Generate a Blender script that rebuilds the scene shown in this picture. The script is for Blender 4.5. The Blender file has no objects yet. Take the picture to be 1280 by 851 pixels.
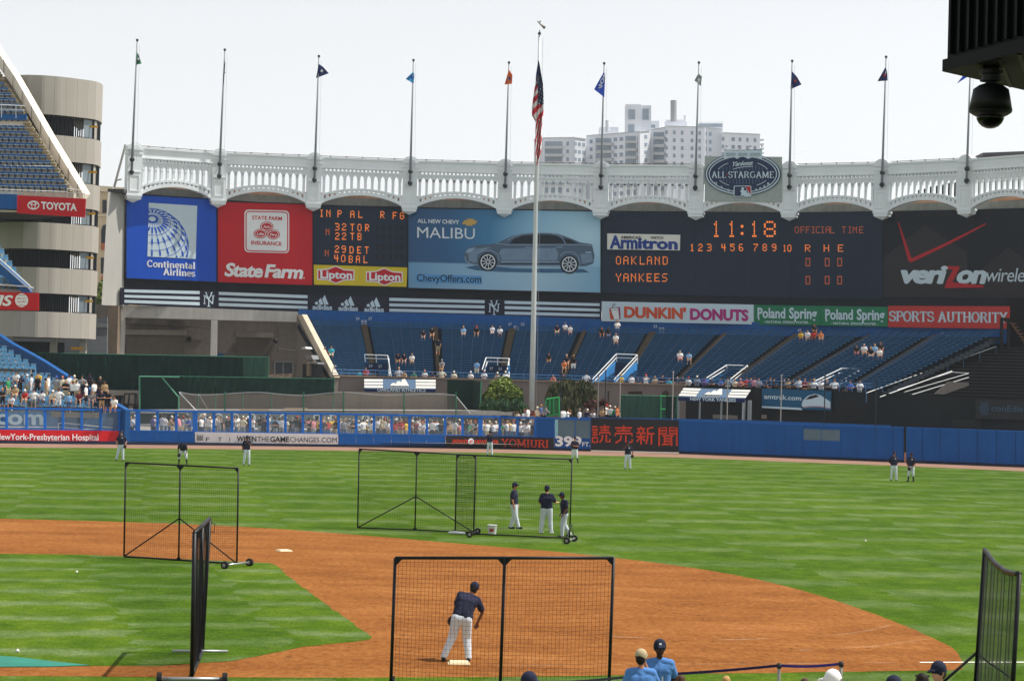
import bpy, bmesh, math, random
import numpy as np
from mathutils import Vector, Matrix, noise
random.seed(7)
R = math.radians
scene = bpy.context.scene
col = scene.collection
# ------------------------------------------------------------------ camera
FPX, CX, CY, CAMZ = 2800.0, 640.0, 425.5, 6.2
PITCH, ROLL = math.atan(40.5 / FPX), R(1.5)
Fv = Vector((0, math.cos(PITCH), math.sin(PITCH)))
U0 = Vector((0, -math.sin(PITCH), math.cos(PITCH)))
R0 = Vector((1, 0, 0))
Rv = R0 * math.cos(ROLL) + U0 * math.sin(ROLL)
Uv = U0 * math.cos(ROLL) - R0 * math.sin(ROLL)
CAM = Vector((0, 0, CAMZ))
cd = bpy.data.cameras.new('camera')
cam = bpy.data.objects.new('camera', cd); col.objects.link(cam)
m = Matrix((Rv, Uv, -Fv)).transposed().to_4x4(); m.translation = CAM
cam.matrix_world = m
cd.sensor_width = 36; cd.lens = 36 * FPX / 1280; cd.clip_start = .5; cd.clip_end = 6000
scene.camera = cam
# ------------------------------------------------------------------ sky and sun
SUN_DIR = Vector((1.0, .12, 1.7)).normalized()
world = bpy.data.worlds.new("World"); scene.world = world; world.use_nodes = True
wn = world.node_tree.nodes; wl = world.node_tree.links
bg = wn['Background']
sky = wn.new('ShaderNodeTexSky'); sky.sky_type = 'NISHITA'; sky.sun_disc = False
sky.sun_elevation = math.asin(SUN_DIR.z); sky.sun_rotation = math.atan2(SUN_DIR.x, SUN_DIR.y)
sky.air_density = 1.0; sky.dust_density = .35; sky.ozone_density = 1.0; sky.altitude = 10
hs = wn.new('ShaderNodeHueSaturation'); hs.inputs['Saturation'].default_value = .12; hs.inputs['Value'].default_value = 1.0
wl.new(sky.outputs[0], hs.inputs['Color']); wl.new(hs.outputs[0], bg.inputs[0]); bg.inputs[1].default_value = .132
sd = bpy.data.lights.new('sun', 'SUN'); sun = bpy.data.objects.new('sun', sd); col.objects.link(sun)
sd.energy = 4.6; sd.angle = R(.5); sd.color = (1, .95, .87)
sun.rotation_euler = SUN_DIR.to_track_quat('Z', 'Y').to_euler(); sun.location = (60, 40, 90)
scene.view_settings.view_transform = 'Standard'; scene.view_settings.look = 'None'
scene.view_settings.exposure = .3; scene.view_settings.gamma = 1
scene.render.engine = 'CYCLES'
scene.cycles.max_bounces = 5; scene.cycles.transparent_max_bounces = 24

# ------------------------------------------------------------------ photo geometry helpers (used only to find where things stand)
def ray(px, py):
    return Fv + Rv * ((px - CX) / FPX) - Uv * ((py - CY) / FPX)
def P(px, py, Y):
    d = ray(px, py); return CAM + d * (Y / d.y)
def G(px, py, z=0.0):
    d = ray(px, py); return CAM + d * ((z - CAMZ) / d.z)
def XZ(px, Y, z):
    k = (px - CX) / FPX; dz = z - CAMZ
    c = Y * Fv.y + dz * Fv.z
    return Vector(((k * c - Y * Rv.y - dz * Rv.z) / Rv.x, Y, z))
def proj(p):
    v = p - CAM; c = v.dot(Fv)
    return CX + FPX * v.dot(Rv) / c, CY - FPX * v.dot(Uv) / c
def interp(x, tab):
    if x <= tab[0][0]:
        a, b = tab[0], tab[1]
    else:
        for a, b in zip(tab, tab[1:]):
            if x <= b[0]: break
    k = (x - a[0]) / (b[0] - a[0])
    return a[1] + (b[1] - a[1]) * k
class VPlane:
    """vertical plane through two columns of the picture at two distances"""
    def __init__(s, pl, Yl, pr, Yr, z=6.2):
        s.A = XZ(pl, Yl, z); s.B = XZ(pr, Yr, z)
        t = s.B - s.A; t.z = 0; s.t = t.normalized(); s.n = Vector((s.t.y, -s.t.x, 0))   # towards the viewer
    def hit(s, px, py, off=0.0):
        d = ray(px, py); A = s.A + s.n * off
        return CAM + d * ((A - CAM).dot(s.n) / d.dot(s.n))

# ------------------------------------------------------------------ materials
def lin(c):
    if isinstance(c, str):
        c = [int(c[i:i + 2], 16) / 255 for i in (0, 2, 4)]
        c = [x / 12.92 if x <= .04045 else ((x + .055) / 1.055) ** 2.4 for x in c]
    return (c[0], c[1], c[2], 1)
MATS = {}
def pmat(name, c, rough=.6, var=.12, scale=2.0, bump=0.0, metal=0.0, spec=.25, streak=0.0, emit=0.0):
    if name in MATS: return MATS[name]
    m = bpy.data.materials.new(name); m.use_nodes = True; nt = m.node_tree; N, L = nt.nodes, nt.links
    b = N['Principled BSDF']; c = lin(c)
    b.inputs['Roughness'].default_value = rough; b.inputs['Metallic'].default_value = metal
    b.inputs['Specular IOR Level'].default_value = spec
    tc = N.new('ShaderNodeTexCoord'); nz = N.new('ShaderNodeTexNoise')
    nz.inputs['Scale'].default_value = scale; nz.inputs['Detail'].default_value = 5; nz.inputs['Roughness'].default_value = .6
    L.new(tc.outputs['Object'], nz.inputs['Vector'])
    if var > 0:
        mr = N.new('ShaderNodeMapRange'); mr.inputs[1].default_value = .3; mr.inputs[2].default_value = .7
        mr.inputs[3].default_value = 1 - var; mr.inputs[4].default_value = 1 + var * .7
        L.new(nz.outputs['Fac'], mr.inputs[0])
        fac = mr.outputs[0]
        if streak > 0:
            mp = N.new('ShaderNodeMapping'); mp.inputs['Scale'].default_value = (1, 1, .08); L.new(tc.outputs['Object'], mp.inputs[0])
            n2 = N.new('ShaderNodeTexNoise'); n2.inputs['Scale'].default_value = 2.2; n2.inputs['Detail'].default_value = 6; L.new(mp.outputs[0], n2.inputs['Vector'])
            m2 = N.new('ShaderNodeMapRange'); m2.inputs[1].default_value = .35; m2.inputs[2].default_value = .7; m2.inputs[3].default_value = 1; m2.inputs[4].default_value = 1 - streak
            L.new(n2.outputs['Fac'], m2.inputs[0])
            mm = N.new('ShaderNodeMath'); mm.operation = 'MULTIPLY'; L.new(fac, mm.inputs[0]); L.new(m2.outputs[0], mm.inputs[1]); fac = mm.outputs[0]
        mx = N.new('ShaderNodeVectorMath'); mx.operation = 'SCALE'; mx.inputs[0].default_value = c[:3]
        L.new(fac, mx.inputs['Scale']); L.new(mx.outputs[0], b.inputs['Base Color'])
    else:
        b.inputs['Base Color'].default_value = c
    if bump > 0:
        bp = N.new('ShaderNodeBump'); bp.inputs['Strength'].default_value = bump; bp.inputs['Distance'].default_value = .05
        L.new(nz.outputs['Fac'], bp.inputs['Height']); L.new(bp.outputs[0], b.inputs['Normal'])
    if emit > 0:
        b.inputs['Emission Color'].default_value = c; b.inputs['Emission Strength'].default_value = emit
    MATS[name] = m; return m
def seethrough(name, c, alpha, rough=.5, gloss=False):
    if name in MATS: return MATS[name]
    m = bpy.data.materials.new(name); m.use_nodes = True; N, L = m.node_tree.nodes, m.node_tree.links
    b = N['Principled BSDF']; b.inputs['Base Color'].default_value = lin(c); b.inputs['Roughness'].default_value = rough
    t = N.new('ShaderNodeBsdfTransparent'); x = N.new('ShaderNodeMixShader'); x.inputs[0].default_value = alpha
    L.new(t.outputs[0], x.inputs[1]); L.new(b.outputs[0], x.inputs[2]); L.new(x.outputs[0], N['Material Output'].inputs[0])
    MATS[name] = m; return m

# ------------------------------------------------------------------ mesh builder
class MB:
    def __init__(s): s.v = []; s.f = []; s.mi = []; s.cur = 0; s.marks = []
    def mark(s): s.marks.append((len(s.v), len(s.f)))
    def poly(s, pts):
        n = len(s.v); s.v += [Vector(p) for p in pts]; s.f.append(tuple(range(n, n + len(pts)))); s.mi.append(s.cur); return s
    def hexa(s, p):
        """p: 4 bottom points, then the 4 above them"""
        n = len(s.v); s.v += [Vector(q) for q in p]
        for f in ((3, 2, 1, 0), (4, 5, 6, 7), (0, 1, 5, 4), (1, 2, 6, 5), (2, 3, 7, 6), (3, 0, 4, 7)):
            s.f.append(tuple(n + i for i in f)); s.mi.append(s.cur)
        return s
    def box(s, x0, x1, y0, y1, z0, z1):
        return s.hexa([(x0, y0, z0), (x1, y0, z0), (x1, y1, z0), (x0, y1, z0), (x0, y0, z1), (x1, y0, z1), (x1, y1, z1), (x0, y1, z1)])
    def prism(s, pts, d):
        d = Vector(d); n = len(s.v); k = len(pts)
        s.v += [Vector(p) for p in pts] + [Vector(p) + d for p in pts]
        s.f.append(tuple(range(n, n + k))); s.mi.append(s.cur)
        s.f.append(tuple(n + k + i for i in reversed(range(k)))); s.mi.append(s.cur)
        for i in range(k):
            j = (i + 1) % k; s.f.append((n + i, n + k + i, n + k + j, n + j)); s.mi.append(s.cur)
        return s
    def beam(s, a, b, w, h, up=(0, 0, 1)):
        """bar from a to b, w wide, h high"""
        a = Vector(a); b = Vector(b); t = (b - a).normalized(); u = Vector(up); sd_ = t.cross(u)
        if sd_.length < 1e-4: sd_ = t.cross(Vector((0, 1, 0)))
        sd_.normalize(); u = sd_.cross(t).normalized(); sd_ *= w / 2; u *= h / 2
        return s.hexa([a - sd_ - u, a + sd_ - u, b + sd_ - u, b - sd_ - u, a - sd_ + u, a + sd_ + u, b + sd_ + u, b - sd_ + u])
    def tube(s, pts, r, n=6, cap=True):
        pts = [Vector(p) for p in pts]; base = len(s.v); rs = r if isinstance(r, (list, tuple)) else [r] * len(pts)
        for i, p in enumerate(pts):
            t = (pts[min(i + 1, len(pts) - 1)] - pts[max(i - 1, 0)]).normalized()
            a = t.cross(Vector((0, 0, 1)) if abs(t.z) < .9 else Vector((1, 0, 0))).normalized(); b = t.cross(a)
            for k in range(n):
                w = 2 * math.pi * k / n; s.v.append(p + (a * math.cos(w) + b * math.sin(w)) * rs[i])
        for i in range(len(pts) - 1):
            for k in range(n):
                k2 = (k + 1) % n; s.f.append((base + i * n + k, base + i * n + k2, base + (i + 1) * n + k2, base + (i + 1) * n + k)); s.mi.append(s.cur)
        if cap:
            s.f.append(tuple(base + k for k in reversed(range(n)))); s.mi.append(s.cur)
            s.f.append(tuple(base + (len(pts) - 1) * n + k for k in range(n))); s.mi.append(s.cur)
        return s
    def ball(s, c, r, n=10, m_=6, sc=(1, 1, 1)):
        c = Vector(c); rings = [Vector((0, 0, -1))]
        base = len(s.v); s.v.append(c + Vector((0, 0, -r * sc[2])))
        for i in range(1, m_):
            a = math.pi * i / m_
            for k in range(n):
                w = 2 * math.pi * k / n
                s.v.append(c + Vector((math.sin(a) * math.cos(w) * r * sc[0], math.sin(a) * math.sin(w) * r * sc[1], -math.cos(a) * r * sc[2])))
        s.v.append(c + Vector((0, 0, r * sc[2]))); top = len(s.v) - 1
        for k in range(n):
            k2 = (k + 1) % n
            s.f.append((base, base + 1 + k2, base + 1 + k)); s.mi.append(s.cur)
            s.f.append((top, base + 1 + (m_ - 2) * n + k, base + 1 + (m_ - 2) * n + k2)); s.mi.append(s.cur)
            for i in range(m_ - 2):
                a = base + 1 + i * n; s.f.append((a + k, a + k2, a + n + k2, a + n + k)); s.mi.append(s.cur)
        return s
    def mesh(s, name, mats, origin=(0, 0, 0), smooth=False):
        me = bpy.data.meshes.new(name); o = Vector(origin)
        me.from_pydata([p - o for p in s.v], [], s.f)
        for m_ in (mats if isinstance(mats, (list, tuple)) else [mats]): me.materials.append(m_)
        if any(s.mi): me.polygons.foreach_set('material_index', s.mi)
        if smooth: me.polygons.foreach_set('use_smooth', [True] * len(me.polygons))
        me.update(); return me
    def build(s, name, mats, parent=None, smooth=False, stuff=False, origin=None):
        """world-coordinate geometry -> one object; under a parent the parent's world place is taken off"""
        if 'lettering' in name and parent and len(s.marks) > 1:      # each word is a piece of its own
            mk = [(0, 0)] + s.marks[1:] + [(len(s.v), len(s.f))]
            for (v0, f0), (v1, f1) in zip(mk, mk[1:]):
                if f1 > f0:
                    q = MB(); q.v = s.v[v0:v1]; q.f = [tuple(i - v0 for i in f) for f in s.f[f0:f1]]; q.mi = s.mi[f0:f1]; o = q.build(name, mats, parent)
            return o
        base = wpos(parent) if parent else Vector((0, 0, 0))
        org = Vector(origin) if origin is not None else (base if parent else Vector((0, 0, 0)))
        o = bpy.data.objects.new(name, s.mesh(name, mats, org, smooth)); col.objects.link(o)
        if parent: o.parent = parent
        o.location = org - base
        if stuff: o['kind'] = 'stuff'
        return o
def wpos(o):
    p = Vector((0, 0, 0))
    while o is not None: p += o.location; o = o.parent
    return p
def tag(o, label, cat, group=None):
    o['label'] = label; o['category'] = cat
    if group: o['group'] = group
    return o
def thing(name, label, cat, loc, group=None, rz=0.0):
    o = bpy.data.objects.new(name, None); col.objects.link(o); o.location = loc; o.rotation_euler.z = rz
    o.empty_display_size = .3
    return tag(o, label, cat, group)
def place(name, me, parent=None, loc=(0, 0, 0), rz=0.0, sc=None, rot=None):
    """an object that shares mesh data; loc is in the parent's frame"""
    o = bpy.data.objects.new(name, me); col.objects.link(o); o.location = loc
    o.rotation_euler = rot if rot else (0, 0, rz)
    if sc: o.scale = sc
    if parent: o.parent = parent
    return o
def struct(o): o['kind'] = 'structure'; return o

# ------------------------------------------------------------------ lettering laid on planes
_tc = {}
def text2d(s, bold=0.0, shear=0.0, space=1.0, lines=None):
    key = (s, bold, shear, space)
    if key in _tc: return _tc[key]
    cu = bpy.data.curves.new('t', 'FONT'); cu.body = s; cu.size = 1; cu.offset = bold; cu.shear = shear; cu.space_character = space
    cu.resolution_u = 3; cu.fill_mode = 'FRONT'
    ob = bpy.data.objects.new('t', cu); col.objects.link(ob)
    dg = bpy.context.evaluated_depsgraph_get(); me = bpy.data.meshes.new_from_object(ob.evaluated_get(dg))
    v = [(a.co.x, a.co.y) for a in me.vertices]; f = [tuple(p.vertices) for p in me.polygons]
    bpy.data.objects.remove(ob); bpy.data.curves.remove(cu); bpy.data.meshes.remove(me)
    _tc[key] = (v, f); return v, f
CAPH = None
def text_px(mb, s, x0, y0, x1, y1, h, pl, off=.03, bold=0.0, shear=0.0, space=1.0):
    """text whose baseline runs from (x0,y0) to (x1,y1) of the photo with capital height h, laid on plane pl"""
    global CAPH
    if CAPH is None: CAPH = max(p[1] for p in text2d('H')[0])
    v, f = text2d(s, min(bold, .02), shear, space)
    if not v: return mb
    xs = [p[0] for p in v]; a, b = min(xs), max(xs); n = len(mb.v)
    sx = (x1 - x0) / (b - a)
    mb.mark()
    if bold > .025:      # heavy letters: the same outline laid a few times side by side, each a hair prouder
        e = (bold - .02) * .45
        for k, (dx, dy) in enumerate(((-1, 0), (1, 0), (0, -.8), (0, .8), (-.5, .5), (.5, -.5))):
            _put(mb, v, f, a, sx, x0, y0, x1, y1, h, pl, off + .0015 * k, dx * e, dy * e)
        return mb
    return _put(mb, v, f, a, sx, x0, y0, x1, y1, h, pl, off, 0, 0)
def _put(mb, v, f, a, sx, x0, y0, x1, y1, h, pl, off, dx, dy):
    n = len(mb.v)
    for x, y in v:
        x += dx; y += dy
        u = (x - a) * sx; k = u / (x1 - x0)
        mb.v.append(pl.hit(x0 + u, y0 + (y1 - y0) * k - y / CAPH * h, off))
    for p in f: mb.f.append(tuple(n + i for i in p)); mb.mi.append(mb.cur)
    return mb
def poly_px(mb, pts, pl, off=.03):
    return mb.poly([pl.hit(x, y, off) for x, y in pts])
def line_px(mb, pts, w, pl, off=.03, closed=False):
    """ribbon of width w (photo pixels) along a polyline"""
    pts = [Vector((x, y, 0)) for x, y in pts]; n = len(pts); L_, R_ = [], []
    for i, p in enumerate(pts):
        a = pts[(i - 1) % n] if (closed or i > 0) else p; b = pts[(i + 1) % n] if (closed or i < n - 1) else p
        t = (b - a).normalized() if (b - a).length > 0 else Vector((1, 0, 0)); q = Vector((-t.y, t.x, 0)) * (w / 2)
        L_.append(pl.hit(p.x + q.x, p.y + q.y, off)); R_.append(pl.hit(p.x - q.x, p.y - q.y, off))
    m_ = n if closed else n - 1
    for i in range(m_):
        j = (i + 1) % n; mb.poly([L_[i], R_[i], R_[j], L_[j]])
    return mb
def ell(cx, cy, rx, ry, n=28, a0=0, a1=360):
    return [(cx + rx * math.cos(R(a0 + (a1 - a0) * i / n)), cy + ry * math.sin(R(a0 + (a1 - a0) * i / n))) for i in range(n + (0 if a1 - a0 == 360 else 1))]
def rrect(x0, y0, x1, y1, r, n=4, sk=0.0):
    o = []
    for cx, cy, a in ((x1 - r, y0 + r, -90), (x1 - r, y1 - r, 0), (x0 + r, y1 - r, 90), (x0 + r, y0 + r, 180)):
        for i in range(n + 1):
            w = R(a + 90 * i / n); o.append((cx + r * math.cos(w), cy + r * math.sin(w)))
    return [(x, y + sk * (x - x0)) for x, y in o]
def slab_px(pl, pts, thick, off=0.0):
    """solid slab with the given outline on plane pl, thickness going away from the viewer"""
    return MB().prism([pl.hit(x, y, off) for x, y in pts], -pl.n * thick)

# serif stroke letters: polylines on a unit grid
def _arc(cx, cy, rx, ry, a0, a1, n=9): return [(cx + rx * math.cos(R(a0 + (a1 - a0) * i / n)), cy + ry * math.sin(R(a0 + (a1 - a0) * i / n))) for i in range(n + 1)]
SER = {
 'S': (.6, [_arc(.3, .74, .22, .22, 25, 270) + _arc(.3, .26, .24, .24, 90, -155)], [(.52, .78, 'v'), (.06, .2, 'v')]),
 'P': (.62, [[(.15, 0), (.15, .97)], [(.15, .96), (.35, .96)] + _arc(.35, .72, .22, .24, 90, -90) + [(.15, .48)]], [(.15, 0), (.12, .97)]),
 'R': (.7, [[(.15, 0), (.15, .97)], [(.15, .96), (.35, .96)] + _arc(.35, .73, .2, .23, 90, -90) + [(.15, .5)], [(.38, .5), (.6, .02)]], [(.15, 0), (.12, .97), (.62, 0)]),
 'O': (.74, [_arc(.37, .49, .29, .48, 0, 360, 20)], []),
 'T': (.68, [[(.34, 0), (.34, .97)], [(.06, .95), (.62, .95)]], [(.34, 0), (.06, .88, 'v'), (.62, .88, 'v')]),
 'A': (.76, [[(.12, 0), (.37, .98)], [(.37, .98), (.64, 0)], [(.22, .33), (.54, .33)]], [(.12, 0), (.64, 0)]),
 'U': (.74, [[(.16, .97), (.16, .3)] + _arc(.37, .28, .21, .26, 180, 360) + [(.58, .3), (.58, .97)]], [(.16, .97), (.58, .97)]),
 'H': (.76, [[(.15, 0), (.15, .97)], [(.61, 0), (.61, .97)], [(.15, .5), (.61, .5)]], [(.15, 0), (.61, 0), (.15, .97), (.61, .97)]),
 'I': (.34, [[(.17, 0), (.17, .97)]], [(.17, 0), (.17, .97)]),
 'Y': (.72, [[(.12, .97), (.36, .48)], [(.6, .97), (.36, .48)], [(.36, .5), (.36, 0)]], [(.36, 0), (.12, .97), (.6, .97)]),
 'M': (.9, [[(.14, 0), (.17, .97)], [(.17, .97), (.45, .1)], [(.45, .1), (.73, .97)], [(.73, .97), (.76, 0)]], [(.14, 0), (.76, 0), (.14, .97), (.76, .97)]),
 'L': (.6, [[(.16, 0), (.16, .97)], [(.16, .03), (.52, .03)]], [(.16, .97), (.16, 0), (.52, .1, 'v')]),
 'G': (.74, [_arc(.38, .49, .29, .47, 48, 330, 14) + [(.62, .42)]], [(.6, .44)]),
 'E': (.62, [[(.16, 0), (.16, .97)], [(.16, .95), (.52, .95)], [(.16, .5), (.44, .5)], [(.16, .03), (.54, .03)]], [(.16, 0), (.16, .97), (.52, .88, 'v'), (.54, .1, 'v')]),
 'C': (.7, [_arc(.38, .49, .29, .47, 48, 312, 14)], [(.57, .8, 'v')]),
 'o': (.56, [_arc(.28, .32, .2, .31, 0, 360, 16)], []),
 'n': (.62, [[(.14, 0), (.14, .62)], [(.14, .45)] + _arc(.32, .42, .16, .2, 150, 0, 6) + [(.48, 0)]], [(.14, 0), (.48, 0), (.1, .62)]),
 't': (.4, [[(.18, .85), (.18, .1)] + _arc(.27, .12, .09, .1, 180, 300, 4), [(.05, .62), (.34, .62)]], []),
 'i': (.32, [[(.15, 0), (.15, .62)], [(.15, .8), (.15, .93)]], [(.15, 0), (.11, .62)]),
 'e': (.54, [[(.09, .34), (.46, .34)] + _arc(.28, .33, .19, .3, 10, 310, 12)], []),
 'a': (.54, [_arc(.22, .18, .14, .16, 0, 360, 10), [(.1, .55)] + _arc(.24, .46, .14, .16, 120, 0, 5) + [(.38, .02)]], [(.42, 0)]),
 'l': (.32, [[(.15, 0), (.15, .97)]], [(.15, 0), (.11, .97)]),
 'r': (.44, [[(.14, 0), (.14, .62)], [(.14, .42)] + _arc(.3, .42, .14, .2, 150, 50, 4)], [(.14, 0), (.1, .62)]),
 's': (.46, [_arc(.22, .47, .14, .15, 30, 270, 8) + _arc(.22, .16, .15, .15, 90, -150, 8)], []),
}
def serif_px(mb, s, x0, y0, x1, y1, h, pl, off=.03, w=.17, thin=.45, serif=.13):
    mb.mark(); tot = sum(SER[c][0] if c != ' ' else .34 for c in s); k = (x1 - x0) / tot; cur = 0
    for c in s:
        if c == ' ': cur += .34; continue
        adv, strokes, ser = SER[c]
        def mp(p):
            x = x0 + (cur + p[0]) * k; return (x, y0 + (y1 - y0) * (x - x0) / (x1 - x0) - p[1] * h)
        for st in strokes:
            q = [mp(p) for p in st]
            for a, b in zip(q, q[1:]):
                dx, dy = b[0] - a[0], b[1] - a[1]; L_ = math.hypot(dx, dy) or 1
                ww = w * h * (thin + (1 - thin) * abs(dy) / L_); ex, ey = dx / L_ * ww * .18, dy / L_ * ww * .18
                line_px(mb, [(a[0] - ex, a[1] - ey), (b[0] + ex, b[1] + ey)], ww, pl, off)
        for e in ser:
            if len(e) == 2:
                a, b = mp((e[0] - serif, e[1])), mp((e[0] + serif, e[1]))
            else:
                a, b = mp((e[0], e[1] - .1)), mp((e[0], e[1] + .1))
            line_px(mb, [a, b], w * h * .42, pl, off + .004)
        cur += adv
    return mb
# 5x7 lamp matrix letters
DOT = {'0': 'BEFFFFE'}
_D = """0 01110 10001 10001 10001 10001 10001 01110|1 00100 01100 00100 00100 00100 00100 01110|2 01110 10001 00001 00110 01000 10000 11111|3 11110 00001 00001 01110 00001 00001 11110|4 10010 10010 10010 11111 00010 00010 00010|5 11111 10000 11110 00001 00001 10001 01110|6 01110 10000 10000 11110 10001 10001 01110|7 11111 00001 00010 00100 01000 01000 01000|8 01110 10001 10001 01110 10001 10001 01110|9 01110 10001 10001 01111 00001 00001 01110|A 01110 10001 10001 11111 10001 10001 10001|B 11110 10001 10001 11110 10001 10001 11110|C 01111 10000 10000 10000 10000 10000 01111|D 11110 10001 10001 10001 10001 10001 11110|E 11111 10000 10000 11110 10000 10000 11111|F 11111 10000 10000 11110 10000 10000 10000|G 01110 10001 10000 10111 10001 10001 01110|H 10001 10001 10001 11111 10001 10001 10001|I 01110 00100 00100 00100 00100 00100 01110|K 10001 10010 10100 11000 10100 10010 10001|L 10000 10000 10000 10000 10000 10000 11111|M 10001 11011 10101 10101 10001 10001 10001|N 10001 11001 10101 10011 10001 10001 10001|O 01110 10001 10001 10001 10001 10001 01110|P 11110 10001 10001 11110 10000 10000 10000|R 11110 10001 10001 11110 10100 10010 10001|S 01111 10000 10000 01110 00001 00001 11110|T 11111 00100 00100 00100 00100 00100 00100|Y 10001 10001 01010 00100 00100 00100 00100|: 00000 00100 00100 00000 00100 00100 00000|Z 11111 10001 10001 10001 10001 10001 11111"""
for e in _D.split('|'):
    q = e.split(' '); DOT[q[0]] = q[1:]
def dots_px(mb, s, xs, y, w, h, pl, off=.04, sk=0.0, fill=.82):
    """lamp matrix characters: xs = left edges, y = top, w/h = size of one character in photo pixels"""
    mb.mark()
    for c, x in zip([c for c in s if c != ' '], xs):
        for r_, row in enumerate(DOT[c]):
            for c_, b in enumerate(row):
                if b == '1':
                    X = x + c_ * w / 5; Y_ = y + r_ * h / 7 + sk * (x - xs[0]); dx, dy = w / 5 * fill, h / 7 * fill
                    poly_px(mb, [(X, Y_), (X, Y_ + dy), (X + dx, Y_ + dy), (X + dx, Y_)], pl, off)
    return mb
# ================================================================== THE FIELD
def ground_mat(name, kind):
    m = bpy.data.materials.new(name); m.use_nodes = True; nt = m.node_tree; N, L = nt.nodes, nt.links
    b = N['Principled BSDF']; b.inputs['Roughness'].default_value = .9; b.inputs['Specular IOR Level'].default_value = .04
    tc = N.new('ShaderNodeTexCoord'); sep = N.new('ShaderNodeSeparateXYZ'); L.new(tc.outputs['Object'], sep.inputs[0])
    def math_(op, a, b_=None, c=None):
        n = N.new('ShaderNodeMath'); n.operation = op
        for i, q in enumerate((a, b_, c)):
            if q is None: continue
            if isinstance(q, (int, float)): n.inputs[i].default_value = q
            else: L.new(q, n.inputs[i])
        return n.outputs[0]
    def nse(scale, detail=4, sc=(1, 1, 1)):
        mp = N.new('ShaderNodeMapping'); mp.inputs['Scale'].default_value = sc; L.new(tc.outputs['Object'], mp.inputs[0])
        n = N.new('ShaderNodeTexNoise'); n.inputs['Scale'].default_value = scale; n.inputs['Detail'].default_value = detail; n.inputs['Roughness'].default_value = .65
        L.new(mp.outputs[0], n.inputs['Vector']); return n.outputs['Fac']
    def remap(v, a, b_, c, d):
        n = N.new('ShaderNodeMapRange'); n.inputs[1].default_value = a; n.inputs[2].default_value = b_; n.inputs[3].default_value = c; n.inputs[4].default_value = d
        L.new(v, n.inputs[0]); return n.outputs[0]
    def ramp(v, stops):
        n = N.new('ShaderNodeValToRGB'); L.new(v, n.inputs[0]); e = n.color_ramp.elements
        while len(e) < len(stops): e.new(.5)
        for el, (p, c) in zip(e, stops): el.position = p; el.color = lin(c)
        return n.outputs[0]
    X, Y_ = sep.outputs[0], sep.outputs[1]
    if kind in ('out', 'in', 'near'):
        px_, py_, ang = {'out': (5.4, 6.2, .16), 'in': (3.4, 3.2, .23), 'near': (3.4, 3.2, .23)}[kind]
        ca, sa = math.cos(ang), math.sin(ang)
        wob = math_('MULTIPLY', math_('SUBTRACT', nse(.35, 3), .5), 2.4)
        u = math_('ADD', math_('ADD', math_('MULTIPLY', X, ca), math_('MULTIPLY', Y_, sa)), wob)
        v = math_('ADD', math_('SUBTRACT', math_('MULTIPLY', Y_, ca), math_('MULTIPLY', X, sa)), wob)
        s1 = math_('SINE', math_('MULTIPLY', u, 2 * math.pi / (px_ * 2))); s2 = math_('SINE', math_('MULTIPLY', v, 2 * math.pi / py_))
        s1 = math_('TANH', math_('MULTIPLY', s1, 2.0)); s2 = math_('SUBTRACT', math_('MULTIPLY', math_('POWER', math_('ADD', math_('MULTIPLY', math_('MULTIPLY', s2, math_('SIGN', s1)), .5), .5), 3.0), 1.7), .6)
        band = math_('ADD', math_('MULTIPLY', s2, .06), math_('MULTIPLY', s1, .04 if kind == 'out' else .12))
        streak = remap(nse(1.0, 7, (.8, .5, 1)), .3, .7, -.2, .24)
        clump = math_('ADD', remap(nse(2.2, 9), .25, .75, -.2, .2), remap(nse(9, 6, (1.6, .6, 1)), .3, .7, -.26, .26))
        big = remap(nse(.05, 3), .3, .7, -.12, .12)
        t = math_('ADD', math_('ADD', math_('ADD', band, streak), math_('ADD', clump, big)), .5)
        cc = ramp(t, [(0.0, (0.0200, 0.0441, 0.0020)), (.35, (0.0413, 0.0893, 0.0030)), (.6, (0.0638, 0.1195, 0.0050)), (.85, (0.1000, 0.1566, 0.0100)), (1.0, (0.1500, 0.2088, 0.0300))])
        c2 = ramp(t, [(0, (0.0364, 0.0683, 0.0112)), (.4, (0.0650, 0.1135, 0.0225)), (.7, (0.1014, 0.1525, 0.0450)), (1, (0.1690, 0.2257, 0.1000))])
        mk_ = remap(math_('ADD', s2, remap(nse(1.6, 8, (.8, .7, 1)), .3, .7, -.8, .8)), -.45, .9, 0, 1)
        mx = N.new('ShaderNodeMix'); mx.data_type = 'RGBA'; mx.clamp_factor = True; L.new(mk_, mx.inputs[0]); L.new(cc, mx.inputs[6]); L.new(c2, mx.inputs[7]); L.new(mx.outputs[2], b.inputs['Base Color'])
        h = math_('ADD', nse(9, 8), math_('MULTIPLY', nse(1.5, 4), .5)); amt = .35
    else:
        base = remap(nse(.35, 5), .3, .7, -.12, .12); fine = math_('ADD', remap(nse(5, 9, (1.2, .5, 1)), .3, .7, -.26, .24), remap(nse(16, 5, (1.5, .6, 1)), .3, .7, -.2, .2))
        mid = remap(nse(.5, 7, (.5, 1, 1)), .35, .75, -.2, .25)
        t = math_('ADD', math_('ADD', base, fine), math_('ADD', mid, .5))
        if kind == 'dirt':
            cc = ramp(t, [(0, (0.1140, 0.0415, 0.0108)), (.3, (0.2052, 0.0732, 0.0175)), (.6, (0.2736, 0.1061, 0.0284)), (.85, (0.3420, 0.1488, 0.0446)), (1, (0.4560, 0.2318, 0.0945))])
        else:
            cc = ramp(t, [(0, (0.1860, 0.1054, 0.0744)), (.5, (0.2728, 0.1674, 0.1240)), (1, (0.3410, 0.2232, 0.1736))])
        # cleat marks: dark pits and paler scuffs
        vo = N.new('ShaderNodeTexVoronoi'); vo.inputs['Scale'].default_value = 2.3; mp = N.new('ShaderNodeMapping'); mp.inputs['Scale'].default_value = (1, .55, 1)
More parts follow.
